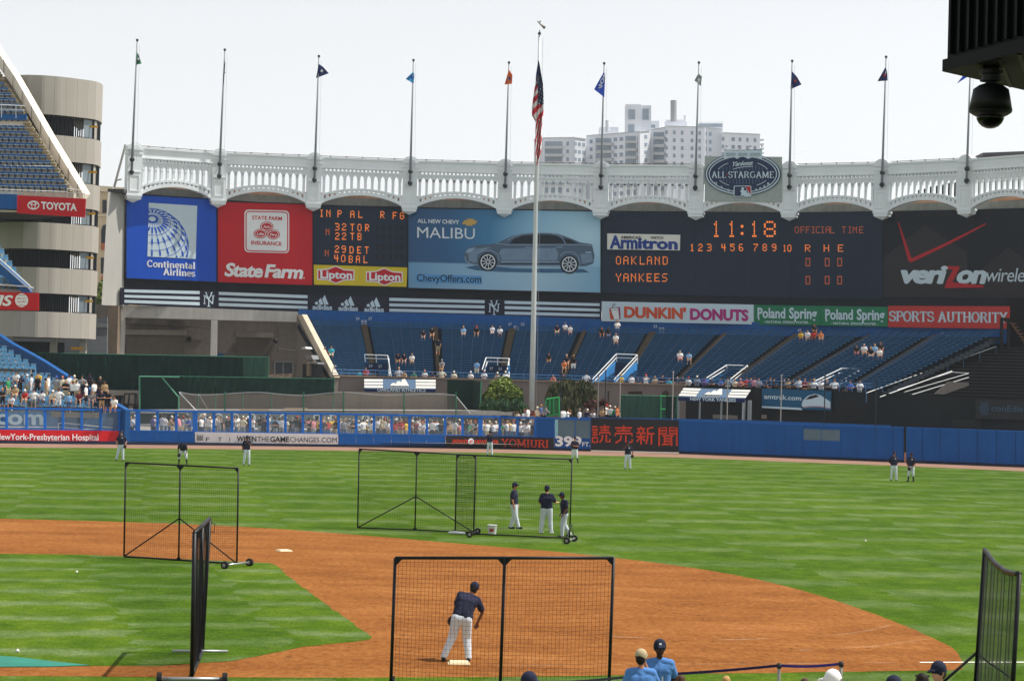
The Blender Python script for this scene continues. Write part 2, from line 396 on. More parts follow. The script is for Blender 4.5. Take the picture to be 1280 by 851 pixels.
        L.new(tc.outputs['Object'], mp.inputs[0]); L.new(mp.outputs[0], vo.inputs['Vector'])
        pit = remap(vo.outputs['Distance'], .03, .16, .42, 1.0)
        gate = remap(nse(.25, 3), .38, .52, 1.0, 0.0)
        pit2 = math_('MAXIMUM', pit, gate)
        sc = N.new('ShaderNodeVectorMath'); sc.operation = 'SCALE'; L.new(cc, sc.inputs[0]); L.new(pit2, sc.inputs['Scale']); L.new(sc.outputs[0], b.inputs['Base Color'])
        h = math_('ADD', nse(6, 9), math_('MULTIPLY', pit2, .4)); amt = .9
    bp = N.new('ShaderNodeBump'); bp.inputs['Strength'].default_value = amt; bp.inputs['Distance'].default_value = .03
    L.new(h, bp.inputs['Height']); L.new(bp.outputs[0], b.inputs['Normal'])
    return m
GRASS_OUT, GRASS_IN, GRASS_NEAR = ground_mat('outfield_grass', 'out'), ground_mat('infield_grass', 'in'), ground_mat('foul_grass', 'near')
DIRT, TRACK = ground_mat('infield_clay', 'dirt'), ground_mat('warning_track_clay', 'track')
def sheet(name, pts, z, mat, step=.3, jit=.06, ragged=True):
    """flat sheet whose outline is slightly ragged"""
    out = []
    for i in range(len(pts)):
        a, b = Vector(pts[i]), Vector(pts[(i + 1) % len(pts)]); a.z = b.z = 0; n = max(1, min(400, int((b - a).length / step)))
        for k in range(n):
            p = a.lerp(b, k / n)
            if ragged: p += Vector((noise.noise(p * 1.3) + .6 * noise.noise(p * 6.1), noise.noise(p * 1.3 + Vector((9, 3, 0))) + .6 * noise.noise(p * 6.1 + Vector((5, 5, 0))), 0)) * jit
            out.append((p.x, p.y, z))
    return struct(MB().poly(out).build(name, mat))
def smooth_px(pts, n=8):
    """Catmull-Rom through photo points"""
    o = []
    for i in range(len(pts) - 1):
        p0, p1, p2, p3 = pts[max(i - 1, 0)], pts[i], pts[i + 1], pts[min(i + 2, len(pts) - 1)]
        for k in range(n):
            t = k / n
            o.append(tuple(.5 * (2 * p1[j] + (p2[j] - p0[j]) * t + (2 * p0[j] - 5 * p1[j] + 4 * p2[j] - p3[j]) * t * t + (3 * p1[j] - p0[j] - 3 * p2[j] + p3[j]) * t ** 3) for j in (0, 1)))
    return o + [pts[-1]]
struct(MB().poly([(-2500, -60, 0), (2500, -60, 0), (2500, 4000, 0), (-2500, 4000, 0)]).build('grass_field', GRASS_OUT))
struct(MB().poly([(-2500, 226, .035), (2500, 226, .035), (2500, 4000, .035), (-2500, 4000, .035)]).build('city_ground', pmat('city_grey', '8d8c8a', rough=.9, var=.2, scale=.02)))
# infield clay
far_edge = smooth_px([(-160, 644), (-60, 645.5), (0, 648), (150, 652), (300, 658), (450, 668.5), (560, 678), (680, 688), (790, 699.5), (900, 715), (1000, 737), (1090, 766), (1150, 790), (1188, 808), (1201, 822), (1203, 837)])
near_edge = [(1203, 837), (1040, 839.3), (860, 842), (790, 843.6), (640, 845.5), (470, 847), (340, 846.5), (0, 844.5), (-160, 843.5)]
sheet('infield_dirt', [G(*p) for p in far_edge + near_edge[1:]], .004, DIRT)
inner = [(-160, 689), (0, 692), (100, 693), (200, 697.5), (300, 702), (335, 703.5)] + smooth_px([(335, 703.5), (346, 707), (356, 716), (372, 729), (410, 757), (450, 785), (464, 796), (462, 799)], 4)[1:] + [(440, 802), (380, 808), (330, 818), (290, 826), (200, 832), (0, 833), (-160, 833)]
sheet('infield_grass', [G(*p) for p in inner], .010, GRASS_IN)
sheet('foul_ground_grass', [G(-200, 844, 0), G(0, 844.8, 0), G(340, 846.8), G(640, 846), G(860, 842.4), G(1203, 837.4), G(1190, 851), G(1190, 1100), G(-300, 1100)], .007, GRASS_NEAR)
# chalk line, bright on the grass and worn on the clay
chalk = pmat('chalk', 'f2f0e6', rough=.9, var=.1, scale=8)
worn = bpy.data.materials.new('worn_chalk'); worn.use_nodes = True
_N, _L = worn.node_tree.nodes, worn.node_tree.links; _b = _N['Principled BSDF']; _b.inputs['Base Color'].default_value = lin('e9d5b8'); _b.inputs['Roughness'].default_value = .9
_t = _N.new('ShaderNodeBsdfTransparent'); _x = _N.new('ShaderNodeMixShader'); _n = _N.new('ShaderNodeTexNoise'); _n.inputs['Scale'].default_value = .8; _n.inputs['Detail'].default_value = 8
_r = _N.new('ShaderNodeMapRange'); _r.inputs[1].default_value = .42; _r.inputs[2].default_value = .66; _r.inputs[3].default_value = 0; _r.inputs[4].default_value = .17
_c = _N.new('ShaderNodeTexCoord'); _L.new(_c.outputs['Object'], _n.inputs['Vector']); _L.new(_n.outputs['Fac'], _r.inputs[0]); _L.new(_r.outputs[0], _x.inputs[0])
_L.new(_t.outputs[0], _x.inputs[1]); _L.new(_b.outputs[0], _x.inputs[2]); _L.new(_x.outputs[0], _N['Material Output'].inputs[0])
def strip(name, pxs, w, z, mat, gp=None):
    pts = [G(x, y, z) for x, y in pxs]; mb = MB(); Ls = []
    for i, p in enumerate(pts):
        t = (pts[min(i + 1, len(pts) - 1)] - pts[max(i - 1, 0)]).normalized(); q = Vector((-t.y, t.x, 0)) * w / 2; Ls.append((p + q, p - q))
    for (a, b), (c, d) in zip(Ls, Ls[1:]): mb.poly([a, b, d, c])
    return struct(mb.build(name, mat))
strip('foul_line', [(1150, 827.2), (1203, 827.0), (1300, 827), (1600, 826.5)], .12, .014, chalk)
strip('foul_line', [(590, 831.2), (760, 829.8), (900, 829.2), (1020, 828.6), (1150, 827.2)], .11, .0115, worn)
strip('rake_track', smooth_px([(760, 795), (900, 799), (1010, 795), (1070, 790), (1112, 781)]), .14, .0115, worn)
strip('rake_track', smooth_px([(1000, 812), (1080, 808), (1130, 802), (1160, 798)]), .14, .0115, worn)

# outfield wall line
WT = [(-120, 553), (0, 554), (150, 555), (350, 557.7), (630, 561), (740, 564.3), (850, 567), (1000, 573), (1140, 578.3), (1280, 584), (1420, 590)]
WP_ = [G(x, y) for x, y in WT]
def wseg(px):
    for i in range(len(WT) - 1):
        if px <= WT[i + 1][0] or i == len(WT) - 2: return i
class Wall:
    def __init__(s): s.pl = []
W_PL = []
for a, b in zip(WP_, WP_[1:]):
    p = VPlane.__new__(VPlane); p.A = a.copy(); p.B = b.copy(); t = (b - a); t.z = 0; p.t = t.normalized(); p.n = Vector((p.t.y, -p.t.x, 0)); W_PL.append(p)
class WallPlane:
    """the whole bent wall as one surface"""
    def __init__(s): s.n = Vector((0, -1, 0))
    def hit(s, px, py, off=0.0):
        return W_PL[wseg(px)].hit(px, py, off)
WL = WallPlane()
def Yw(px): return W_PL[wseg(px)].hit(px, 560).y
def WZ(px, z, off=0.0):
    """point of the wall line in picture column px at height z"""
    pl = W_PL[wseg(px)]; lo, hi = 400.0, 640.0
    for _ in range(30):
        mid = (lo + hi) / 2
        if pl.hit(px, mid, off).z > z: lo = mid
        else: hi = mid
    return pl.hit(px, (lo + hi) / 2, off)
tr = []
for x, y in [(-120, 553), (0, 554), (150, 555), (350, 557.7), (630, 561), (850, 567), (1000, 573), (1140, 578.3), (1280, 584), (1420, 590)]: tr.append(G(x, y - .4))
tb = [G(x, y) for x, y in [(1420, 595), (1280, 589), (1140, 582.8), (1000, 577.6), (850, 571.8), (630, 566), (350, 562), (150, 560), (0, 559), (-120, 558)]]
sheet('warning_track', tr + tb, .005, TRACK, step=2, jit=.05)
# paved yard behind the wall
yard = [WZ(x, 0) + Vector((0, .3, 0)) for x in (-120, 0, 150, 350, 630, 850, 1000, 1280, 1420)]
struct(MB().poly([(p.x, p.y, .02) for p in yard] + [(120, 300, .02), (-120, 300, .02)]).build('yard_paving', pmat('paving', '8f8a83', rough=.9, var=.15, bump=.2)))

# bases, balls, tarp
base_w = pmat('base_vinyl', 'e2d3b0', rough=.55, var=.06)
def make_base(px, py, label, rz=.05):
    g = G(px, py)
    t = thing('base', label, 'base', g, 'bases of the diamond', rz)
    bm = MB(); s_ = .215
    bm.hexa([(-s_, -s_, 0.012), (s_, -s_, 0.012), (s_, s_, 0.012), (-s_, s_, 0.012), (-s_ * .9, -s_ * .9, .05), (s_ * .9, -s_ * .9, .05), (s_ * .9, s_ * .9, .05), (-s_ * .9, s_ * .9, .05)])
    place('bag', bm.mesh('bag', base_w), t)
    b2 = MB().box(-.235, .235, -.235, .235, .006, .014); place('base_mount', b2.mesh('base_mount', pmat('base_rim', 'c9b48e')), t)
make_base(573.6, 829, 'white square base on the clay right beside the feet of the leaning first baseman')
make_base(355, 688.5, 'small pale base on the clay to the right of the far left practice net', .5)
ballm = pmat('ball_leather', 'f4f2ec', rough=.5, var=.03)
ball_me = MB().ball((0, 0, .037), .037, 10, 7).mesh('baseball', ballm, smooth=True)
stitch_me = MB().tube([(.0375 * math.cos(a) * .8, .0375 * math.sin(a) * .8, .037 + .018 * math.cos(2 * a)) for a in [2 * math.pi * i / 16 for i in range(17)]], .0018, 3).mesh('stitching', pmat('stitch_red', 'b02a20'))
for px, py, lb in ((96, 716, 'small white baseball lying on the infield grass left of the far left practice net'), (22, 815, 'small white baseball on the grass just above the green tarp'),
                   (1082, 676.5, 'small white baseball lying alone in the right part of the outfield grass')):
    o = place('baseball', ball_me, None, G(px, py, .012)); tag(o, lb, 'baseball', 'loose baseballs on the grass'); place('stitching', stitch_me, o)
tp = [(-160, 812), (-60, 816), (0, 819), (22, 820.5), (60, 825), (112, 830.6), (60, 832.4), (0, 832.6), (-160, 832.5)]
tarp = MB()
o_ = [G(x, y, .02) for x, y in tp]; ctr = G(-40, 826, .05)
for i in range(len(o_)): tarp.poly([o_[i], o_[(i + 1) % len(o_)], ctr])
tarp.prism([Vector((p.x, p.y, .012)) for p in o_], (0, 0, .008))
tag(tarp.build('ground_tarp', pmat('tarp', '1a7a68', rough=.5, var=.2, scale=1.2, bump=.3)), 'flat teal green tarp spread on the grass in the lower left corner', 'tarp')

# ------------------------------------------------------------------ practice nets
BLK = pmat('net_frame_black', '141416', rough=.45, var=.1)
NETM = pmat('net_cord', '15171a', rough=.8, var=.05)
GREYP = pmat('galvanised', 'a7aaad', rough=.35, var=.1, metal=.6)
rubber = pmat('rubber', '1c1a1a', rough=.8)
rim_m = pmat('wheel_rim', '8f8a86', rough=.4)
def net_screen(label, TL, TR, BL, BR, mids=(), braces=None, cell=.09, cord=.0055, wheels=None, bulge=.1, gusset=True, r=.028, two=False):
    """frame corners in world space; mids = fractions of extra uprights"""
    t = thing('practice_net', label, 'protective net', Vector(((BL.x + BR.x) / 2, (BL.y + BR.y) / 2, 0)), 'protective practice nets on wheels')
    H = lambda u, v: (BL.lerp(BR, u)).lerp(TL.lerp(TR, u), v)
    MB().tube([TL, TR], r, 8).build('top_bar', BLK, t, True); MB().tube([BL, BR], r, 8).build('bottom_bar', BLK, t, True)
    for u in (0, 1) + tuple(mids): MB().tube([H(u, 0), H(u, 1)], r, 8).build('upright', BLK, t, True)
    if braces:
        for u0, u1, v in braces: MB().tube([H(u0, 0), H(u1, v)], r * .8, 8).build('brace', BLK, t, True)
    if gusset:
        w_ = (TR - TL).length; nn = (TR - TL).cross(Vector((0, 0, 1))).normalized() * .012
        for u in (0, 1) + tuple(mids):
            g = .16 / w_; a = H(max(0, u - g), 1); b = H(min(1, u + g), 1); c = H(u, 1) - Vector((0, 0, .17))
            MB().prism([a - nn, b - nn, c - nn], nn * 2).build('gusset', BLK, t)
            if u not in (0, 1):
                a = H(max(0, u - g * .7), 0); b = H(min(1, u + g * .7), 0); c = H(u, 0) + Vector((0, 0, .13)); MB().prism([a - nn, b - nn, c - nn], nn * 2).build('gusset', BLK, t)
    # net: cords both ways, sagging a little between the bars
    nrm = (TR - TL).cross(Vector((0, 0, 1))).normalized(); w_ = (TR - TL).length; h_ = (TL - BL).length
    def S(u, v):
        p = H(u, v); s_ = math.sin(math.pi * u) ** .6 * math.sin(math.pi * min(1, max(0, v))) ** .5
        p = p + nrm * (bulge * s_ + .035 * math.sin(u * 17 + v * 3) * s_); p.z -= .05 * s_; return p
    nb = MB(); nu, nv = max(4, int(w_ / cell)), int(h_ / cell)
    def cordline(pts):
        nb.tube(pts, cord, 3, False)
    for i in range(1, nu): cordline([S(i / nu, k / 10) for k in range(11)])
    for j in range(1, nv): cordline([S(k / 12, j / nv) for k in range(13)])
    nb.build('netting', NETM, t, stuff=True)
    if wheels:
        for (c, ax, rr) in wheels:
            c = Vector(c); ax = Vector(ax).normalized()
            w0 = MB().tube([c - ax * .05, c - ax * .045, c + ax * .045, c + ax * .05], [rr * .8, rr, rr, rr * .8], 14).build('wheel', rubber, t, origin=c)
            MB().tube([c - ax * .056, c + ax * .056], rr * .5, 10).build('rim', rim_m, w0)
    return t
def wpos_safe(): pass
def corners(tl, tr, bl, br, z=.04):
    BLw, BRw = G(bl[0], bl[1], z), G(br[0], br[1], z)
    TLw, TRw = P(tl[0], tl[1], BLw.y), P(tr[0], tr[1], BRw.y)
    return TLw, TRw, BLw, BRw
# screen in front of first base: its feet are below the frame
Y1 = 43.3
TLa, TRa = P(494, 697, Y1), P(767, 697, Y1 - .25)
BLa, BRa = Vector((TLa.x - .02, Y1, .04)), Vector((TRa.x - .03, Y1 - .25, .04))
net_screen('large near black net in front of the leaning first baseman', TLa, TRa, BLa, BRa, mids=(.503,), cell=.075, cord=.0024, bulge=.12, r=.032,
           wheels=[((BLa.x, Y1 - .5, .12), (1, 0, 0), .12), ((BLa.x, Y1 + .5, .12), (1, 0, 0), .12), ((BRa.x, Y1 - .7, .12), (1, 0, 0), .12), ((BRa.x, Y1 + .3, .12), (1, 0, 0), .12)])
c4 = corners((157, 578), (298, 585), (155, 695), (296, 704))
ax = (c4[3] - c4[2]).normalized(); pr = Vector((-ax.y, ax.x, 0))
def wheel_pair(pa, pb, rr=.12, zz=.12):
    a, b = G(pa[0], pa[1], .12), G(pb[0], pb[1], .12); d = (b - a).normalized(); return [(a, d, rr), (b, d, rr)], a, b
ws, wa, wb = wheel_pair((281, 706), (312, 702.5))
t_ = net_screen('tall black net with a V brace straddling the clay and infield grass at left', *c4, mids=(.49,), braces=((0, .49, .44), (1, .49, .44)), cell=.07, cord=.0024, wheels=ws, bulge=.08)
MB().tube([wa, wb], .03, 8).build('axle', GREYP, t_, True)
c4 = corners((449, 561), (595, 569), (447, 659), (592, 665))
ws, wa, wb = wheel_pair((587, 667.5), (597, 663.5))
t_ = net_screen('black net with a V brace on the outfield grass, left one of the overlapping pair', *c4, mids=(.497,), braces=((0, .497, .43), (1, .497, .43)), cell=.07, cord=.0024, wheels=ws, bulge=.08)
MB().tube([wa, wb], .03, 8).build('axle', BLK, t_, True)
c4 = corners((571, 568), (715, 574), (569, 666), (712, 672))
ws, wa, wb = wheel_pair((708.5, 675.5), (718, 672.5))
t_ = net_screen('black net on the outfield grass framing the three talking coaches', *c4, cell=.07, cord=.0024, wheels=ws, bulge=.08)
MB().tube([wa, wb], .03, 8).build('axle', GREYP, t_, True)
MB().tube([wa + Vector((0, 0, .02)), P(713, 655, c4[3].y)], .02, 6).build('brace', BLK, t_, True); MB().tube([wb + Vector((0, 0, .02)), P(714, 655, c4[3].y)], .02, 6).build('brace', BLK, t_, True)
# gathered second layer of netting at its left edge
gb = MB(); H0, H1 = c4[2], c4[0]; wv = (c4[3] - c4[2]) * (26 / 144)
for k in range(16): gb.tube([H0.lerp(H1, v / 10) + wv * (k / 15) + Vector((0, -.06, 0)) + Vector((0, .05 * math.sin(k * 1.7 + v), 0)) for v in range(11)], .0035, 3, False)
for k in range(34): gb.tube([H0.lerp(H1, (k + .5) / 34) + wv * q + Vector((0, -.06, 0)) for q in (0, .5, 1)], .0032, 3, False)
gb.build('gathered_netting', NETM, t_, stuff=True)
# net seen edge on at left
bl5, br5 = G(240, 843, .06), G(252.5, 813, .06)
c5 = (P(243, 666, bl5.y), P(262, 648, br5.y), bl5, br5)
ws, wa, wb = wheel_pair((199, 848), (281, 848.5), .13)
t_ = net_screen('black net seen nearly edge on above the lower left base path', *c5, mids=(.5,), cell=.045, cord=.0032, bulge=.07, wheels=ws, r=.045)
MB().tube([wa, wb], .04, 8).build('axle', GREYP, t_, True)
fa, fb = G(215, 813, .08), G(285, 813.6, .08); MB().tube([fa, fb], .03, 8).build('axle', GREYP, t_, True)
MB().tube([c5[1] + Vector((0, 0, -.05)), c5[1] + Vector((.12, 0, -.12)), c5[1] + Vector((.1, 0, -.3)), c5[1] + Vector((.02, 0, -.28))], .012, 5).build('tie_cord', BLK, t_)
mid5 = bl5.lerp(br5, .5)
# net at right edge
TL6, TR6 = P(1231, 687, 45.7), P(1274, 717, 40.4)
BL6, BR6 = Vector((TL6.x - .13, 45.7, .05)), Vector((TR6.x - .1, 40.4, .05))
t6 = thing('practice_net', 'dark sagging net at the right edge of the picture crossing the white foul line', 'protective net', Vector(((BL6.x + BR6.x) / 2, (BL6.y + BR6.y) / 2, 0)), 'protective practice nets on wheels')
def S6(u, v):
    b = BL6.lerp(BR6, u); a = TL6.lerp(TR6, u); a.z -= .13 * math.sin(math.pi * u); p = b.lerp(a, v)
    fold = .022 * math.sin(u * 26 + v * 1.3) + .02 * math.sin(u * 61 + v * 2); return p + Vector((1, .1, 0)) * fold * .5 * math.sin(math.pi * u) ** .5
for a, b in ((BL6, TL6), (BR6, TR6)): MB().tube([a, b], .045, 8).build('upright', BLK, t6, True)
MB().tube([BL6, BR6], .04, 8).build('bottom_bar', BLK, t6, True)
MB().tube([S6(u / 12, 1) for u in range(13)], .05, 8).build('top_cable', BLK, t6, True)
n6 = MB()
for i in range(64): n6.tube([S6(i / 63, k / 12) for k in range(13)], .003, 3, False)
for j in range(1, 80): n6.tube([S6(k / 40, j / 80) for k in range(41)], .0085, 3, False)
n6.build('netting', NETM, t6, stuff=True)
b6 = Vector((BL6.x, 45.7, .75))
MB().tube([b6, Vector((BL6.x - 1.0, 45.0, .05))], .03, 8).build('brace', BLK, t6, True)
MB().tube([b6, Vector((BL6.x + 1.0, 44.5, .05))], .02, 8).build('brace', BLK, t6, True)
# ball bucket
bk = G(615, 668); t_ = thing('ball_bucket', 'white plastic ball bucket on the grass left of the talking coaches', 'bucket', bk)
bb = MB(); bb.tube([(0, 0, 0.01), (0, 0, .37), (0, 0, .38)], [.15, .185, .19], 16, False); bb.tube([(0, 0, .012), (0, 0, .02)], .148, 16); o = place('tub', bb.mesh('tub', pmat('white_plastic', 'e8e8e4', rough=.4, var=.05), smooth=True), t_)
place('bucket_rim', MB().tube([(.19 * math.cos(a), .19 * math.sin(a), .375) for a in [2 * math.pi * i / 16 for i in range(17)]], .009, 5).mesh('bucket_rim', MATS['white_plastic']), t_)
lb = MB(); 
for i in range(5):
    a0, a1 = -2.2 + i * .2, -2.2 + (i + 1) * .2; r0, r1 = .162, .172
    lb.poly([(r0 * math.cos(a0) * 1.02, r0 * math.sin(a0) * 1.02, .12), (r0 * math.cos(a1) * 1.02, r0 * math.sin(a1) * 1.02, .12), (r1 * math.cos(a1) * 1.04, r1 * math.sin(a1) * 1.04, .24), (r1 * math.cos(a0) * 1.04, r1 * math.sin(a0) * 1.04, .24)])
place('bucket_label', lb.mesh('bucket_label', pmat('label_red', 'b5483c')), t_)
bbl = MB(); 
for i in range(14): bbl.ball((.11 * math.cos(i * 2.4) * (i / 14) ** .5, .11 * math.sin(i * 2.4) * (i / 14) ** .5, .34), .037, 8, 5)
place('balls', bbl.mesh('balls', ballm, smooth=True), t_)
# equipment pile at the foot of the nets
eq = G(560, 667.5); t_ = thing('gear_bag', 'pale gear bag lying at the foot of the overlapping nets', 'bag', eq)
place('bag_body', MB().tube([(0, 0, .06), (.06, 0, .07), (.3, .02, .07), (.6, 0, .06), (.66, 0, .06)], [.02, .05, .06, .05, .02], 10).mesh('bag_body', pmat('bag_cloth', 'd5d8dd', rough=.8), smooth=True), t_)
place('bag_strap', MB().tube([(.1, 0, .12), (.25, -.05, .17), (.45, 0, .12)], .01, 5).mesh('bag_strap', BLK), t_)
# ================================================================== OUTFIELD WALL
BLUE = pmat('pad_blue', '00529c', rough=.6, var=.10, scale=.6, streak=.14)
BLUE2 = pmat('rail_blue', '0a5fb8', rough=.45, var=.06)
NAVYB = pmat('base_navy', '1b2740', rough=.7)
REDP = pmat('sign_red', 'c81420', rough=.5, var=.06, streak=.06)
WHITE = pmat('print_white', 'eceef0', rough=.5, var=.03)
DARKP = pmat('sign_charcoal', '232127', rough=.5, var=.08)
TXTR = pmat('print_vermilion', 'd2401f', rough=.5, var=.05)
GREYW = pmat('sign_pale', 'c6c4c6', rough=.5, var=.05, streak=.08)
INK = pmat('print_ink', '22242c', rough=.5, var=.03)
glass = seethrough('window_plexi', 'aebfcb', .10, .05)
wall = thing('outfield_wall', 'long padded outfield wall, see through on its left half and plain blue on its right', 'wall', G(640, 561.1))
ZT = 2.67
def wall_part(name, x0, x1, z0, z1, mat, th=.12, off=0.0, label=None):
    """slab following the wall between two columns, exact heights in metres"""
    a, b, c, d = WZ(x0, z0, off), WZ(x1, z0, off), WZ(x1, z1, off), WZ(x0, z1, off)
    n = Vector((0, 1, 0)) * th
    o = MB().hexa([a, b, b + n, a + n, d, c, c + n, d + n]).build(name, mat, wall)
    if label: o['label'] = label
    return o
def zat(px, py): return WL.hit(px, py).z
posts = [-38, -15, 8, 33, 56, 78.5, 102, 125.5, 149, 172, 196.7, 220.2, 243.7, 267.2, 290, 312.6, 334.7, 356.7, 378.5, 401, 423.3, 445.2, 467.4, 489.4, 511.8, 533.5, 556.2, 578.1, 600.5, 624.6, 647, 669]
ZS = 1.02       # sill height
brks = [-120] + posts[2:] + [693, 738.5]
# lower pads and signs
wall_part('base_board', -120, 350, 0.02, .22, NAVYB, .2, .03); wall_part('base_board', 350, 630, 0.02, .22, NAVYB, .2, .03); wall_part('base_board', 630, 738.5, .02, .22, NAVYB, .2, .03)
wall_part('red_sign', -120, 0, .22, ZS, REDP, .12, .02); s_ = wall_part('red_sign', 0, 148.5, .22, ZS, REDP, .12, .02); s_['label'] = 'red panel with white hospital lettering'
for a, b in ((149, 172), (172, 196.7), (196.7, 220.2), (220.2, 243.7)): wall_part('pad', a, b - .35, .22, ZS, BLUE)
wall_part('pale_sign', 243.9, 350, .22, ZS, GREYW, .12, .02); s_ = wall_part('pale_sign', 350, 422.3, .22, ZS, GREYW, .12, .02)
for a, b in zip([423.0, 445.2, 467.4, 489.4, 511.8, 533.5], [445.2, 467.4, 489.4, 511.8, 533.5, 557]): wall_part('pad', a, b - .35, .22, ZS, BLUE)
wall_part('charcoal_sign', 557.5, 630, .1, ZS, DARKP, .12, .05); wall_part('charcoal_sign', 630, 692.3, .1, ZS, DARKP, .12, .05)
wall_part('pad', 693, 738.2, .22, ZS + .05, BLUE, .12, .02)
wall_part('pad', 670.5, 692.6, ZS, ZT - .1, BLUE)
for a, b in zip(posts[:-1], posts[1:]):
    wall_part('sill', a, b, ZS, ZS + .07, BLUE2, .14, .01)
    wall_part('top_rail', a, b, ZT - .15, ZT, BLUE2, .2, .03)
for p in posts:
    w = .30 / 16 * 2800 / Yw(p) * .9 if p in (172, 243.7, 600.5) else .19 * 2800 / Yw(p) / 2
    w = 2.9 if p in (172, 243.7, 600.5) else 1.5
    wall_part('post', p - w, p + w, ZS + .07, ZT - .15, BLUE2, .16, .0)
for i, (a, b) in enumerate(zip(posts[2:-1], posts[3:])): wall_part('window_pane', a + 1.6, b - 1.6, ZS + .07, ZT - .15, glass, .02, -.08)
wall_part('top_rail', 669, 738.5, ZT - .12, ZT, BLUE2, .2, .03)
gz = pmat('dark_window', '5e7484', rough=.15, var=.15, scale=.5)
wall_part('window_pane', 693.8, 738.0, ZS + .08, ZT - .16, gz, .03, -.06); wall_part('window_pane', 693.5, 697.5, ZS + .08, ZT - .16, pmat('pale_pane', '8fc6d6', rough=.2), .03, -.02)
for p in (693.2, 719, 738.2): wall_part('window_bar', p - .4, p + .4, ZS + .05, ZT - .12, BLUE2, .1, .0)
# japanese sign
wall_part('newspaper_sign', 738.6, 848.3, .12, ZT + .06, DARKP, .14, .08, 'charcoal panel with four large vermilion characters')
pads = [848.8, 871, 893, 915, 937.5, 960, 982, 1004.5, 1027, 1050.5, 1073, 1095, 1117, 1130.2, 1132.8, 1153, 1175.5, 1199, 1222, 1246, 1270, 1294, 1320, 1346, 1372, 1400]
for i, (a, b) in enumerate(zip(pads, pads[1:])):
    if abs(b - a - 2.6) < .01: continue
    z1 = ZT + (.06 if a > 1100 else 0); b_ = b; b -= .35
    if abs(a - 1004.5) < 1 or abs(a - 1027) < 1:
        wall_part('pad', a, b - .3, .22, 1.5, BLUE); wall_part('pad', a, b - .3, 2.38, z1, BLUE)
        wall_part('window_pane', a, b - .3, 1.5, 2.38, gz, .03, -.03)
    else: wall_part('pad', a, b - .3, .22, z1, BLUE, .12, .015 * ((i * 7) % 3))
    b = b_; wall_part('base_board', a, b - .1, 0.02, .22, NAVYB, .2, .01); wall_part('pad_cap', a, b - .1, z1, z1 + .05, BLUE2, .3, .02)
wall_part('foul_marker', 1130.4, 1132.6, .8, ZT + .1, BLK, .1, .03); wall_part('marker_foot', 1130.4, 1132.6, .02, .8, pmat('marker_rust', 'b8806a'), .1, .03)
# lettering on the wall
mb = MB(); text_px(mb, 'NewYork-Presbyterian Hospital', -6, 549.2, 123, 550.1, 7.4, WL, .06, .012); mb.build('lettering', WHITE, wall)
mb = MB(); text_px(mb, 'F', 257.5, 551, 262, 551, 4.8, WL, .06); text_px(mb, 'T', 272.5, 551.2, 277.5, 551.2, 4.8, WL, .06); text_px(mb, 'I', 286.8, 551.4, 287.6, 551.4, 4.8, WL, .06, .02)
text_px(mb, 'WHEN', 296, 551.4, 320.5, 551.6, 6.3, WL, .06, .035); text_px(mb, 'THE', 321.8, 551.7, 336.5, 551.8, 6.3, WL, .06); text_px(mb, 'GAME', 337.8, 551.9, 361.5, 552.1, 6.3, WL, .06, .035)
text_px(mb, 'CHANGES', 362.5, 552.2, 399, 552.9, 6.3, WL, .06, .0); text_px(mb, '.COM', 400, 552.9, 421, 553.1, 6.3, WL, .06, .0)
for k in range(7): line_px(mb, [(246.6 + k * 1.15, 550.4), (246.6 + k * 1.15, 543 + (k % 3) * .8)], .6, WL, .06)
mb.build('lettering', INK, wall)
mb = MB(); text_px(mb, "JAPAN'S", 565, 553.5, 585, 554, 4.6, WL, .1, .03); text_px(mb, "NEWSPAPER", 593.5, 554.2, 623.5, 554.8, 4.6, WL, .1, .03)
serif_px(mb, 'YOMIURI', 626.5, 557.6, 686, 559.2, 9.2, WL, .1, w=.2); mb.build('lettering', TXTR, wall)
mb = MB(); poly_px(mb, ell(588.8, 551.5, 3.6, 4.0, 16), WL, .1); mb.build('emblem', WHITE, wall)
mb = MB(); text_px(mb, '#1', 587, 553, 591, 553.1, 3.4, WL, .115, .04); mb.build('lettering', TXTR, wall)
mb = MB(); text_px(mb, '399', 694.5, 557, 726.5, 557.6, 11.6, WL, .06, .07); text_px(mb, 'FT.', 727.8, 557.6, 737.6, 557.8, 5.2, WL, .06, .01); mb.build('lettering', WHITE, wall)
mb = MB()
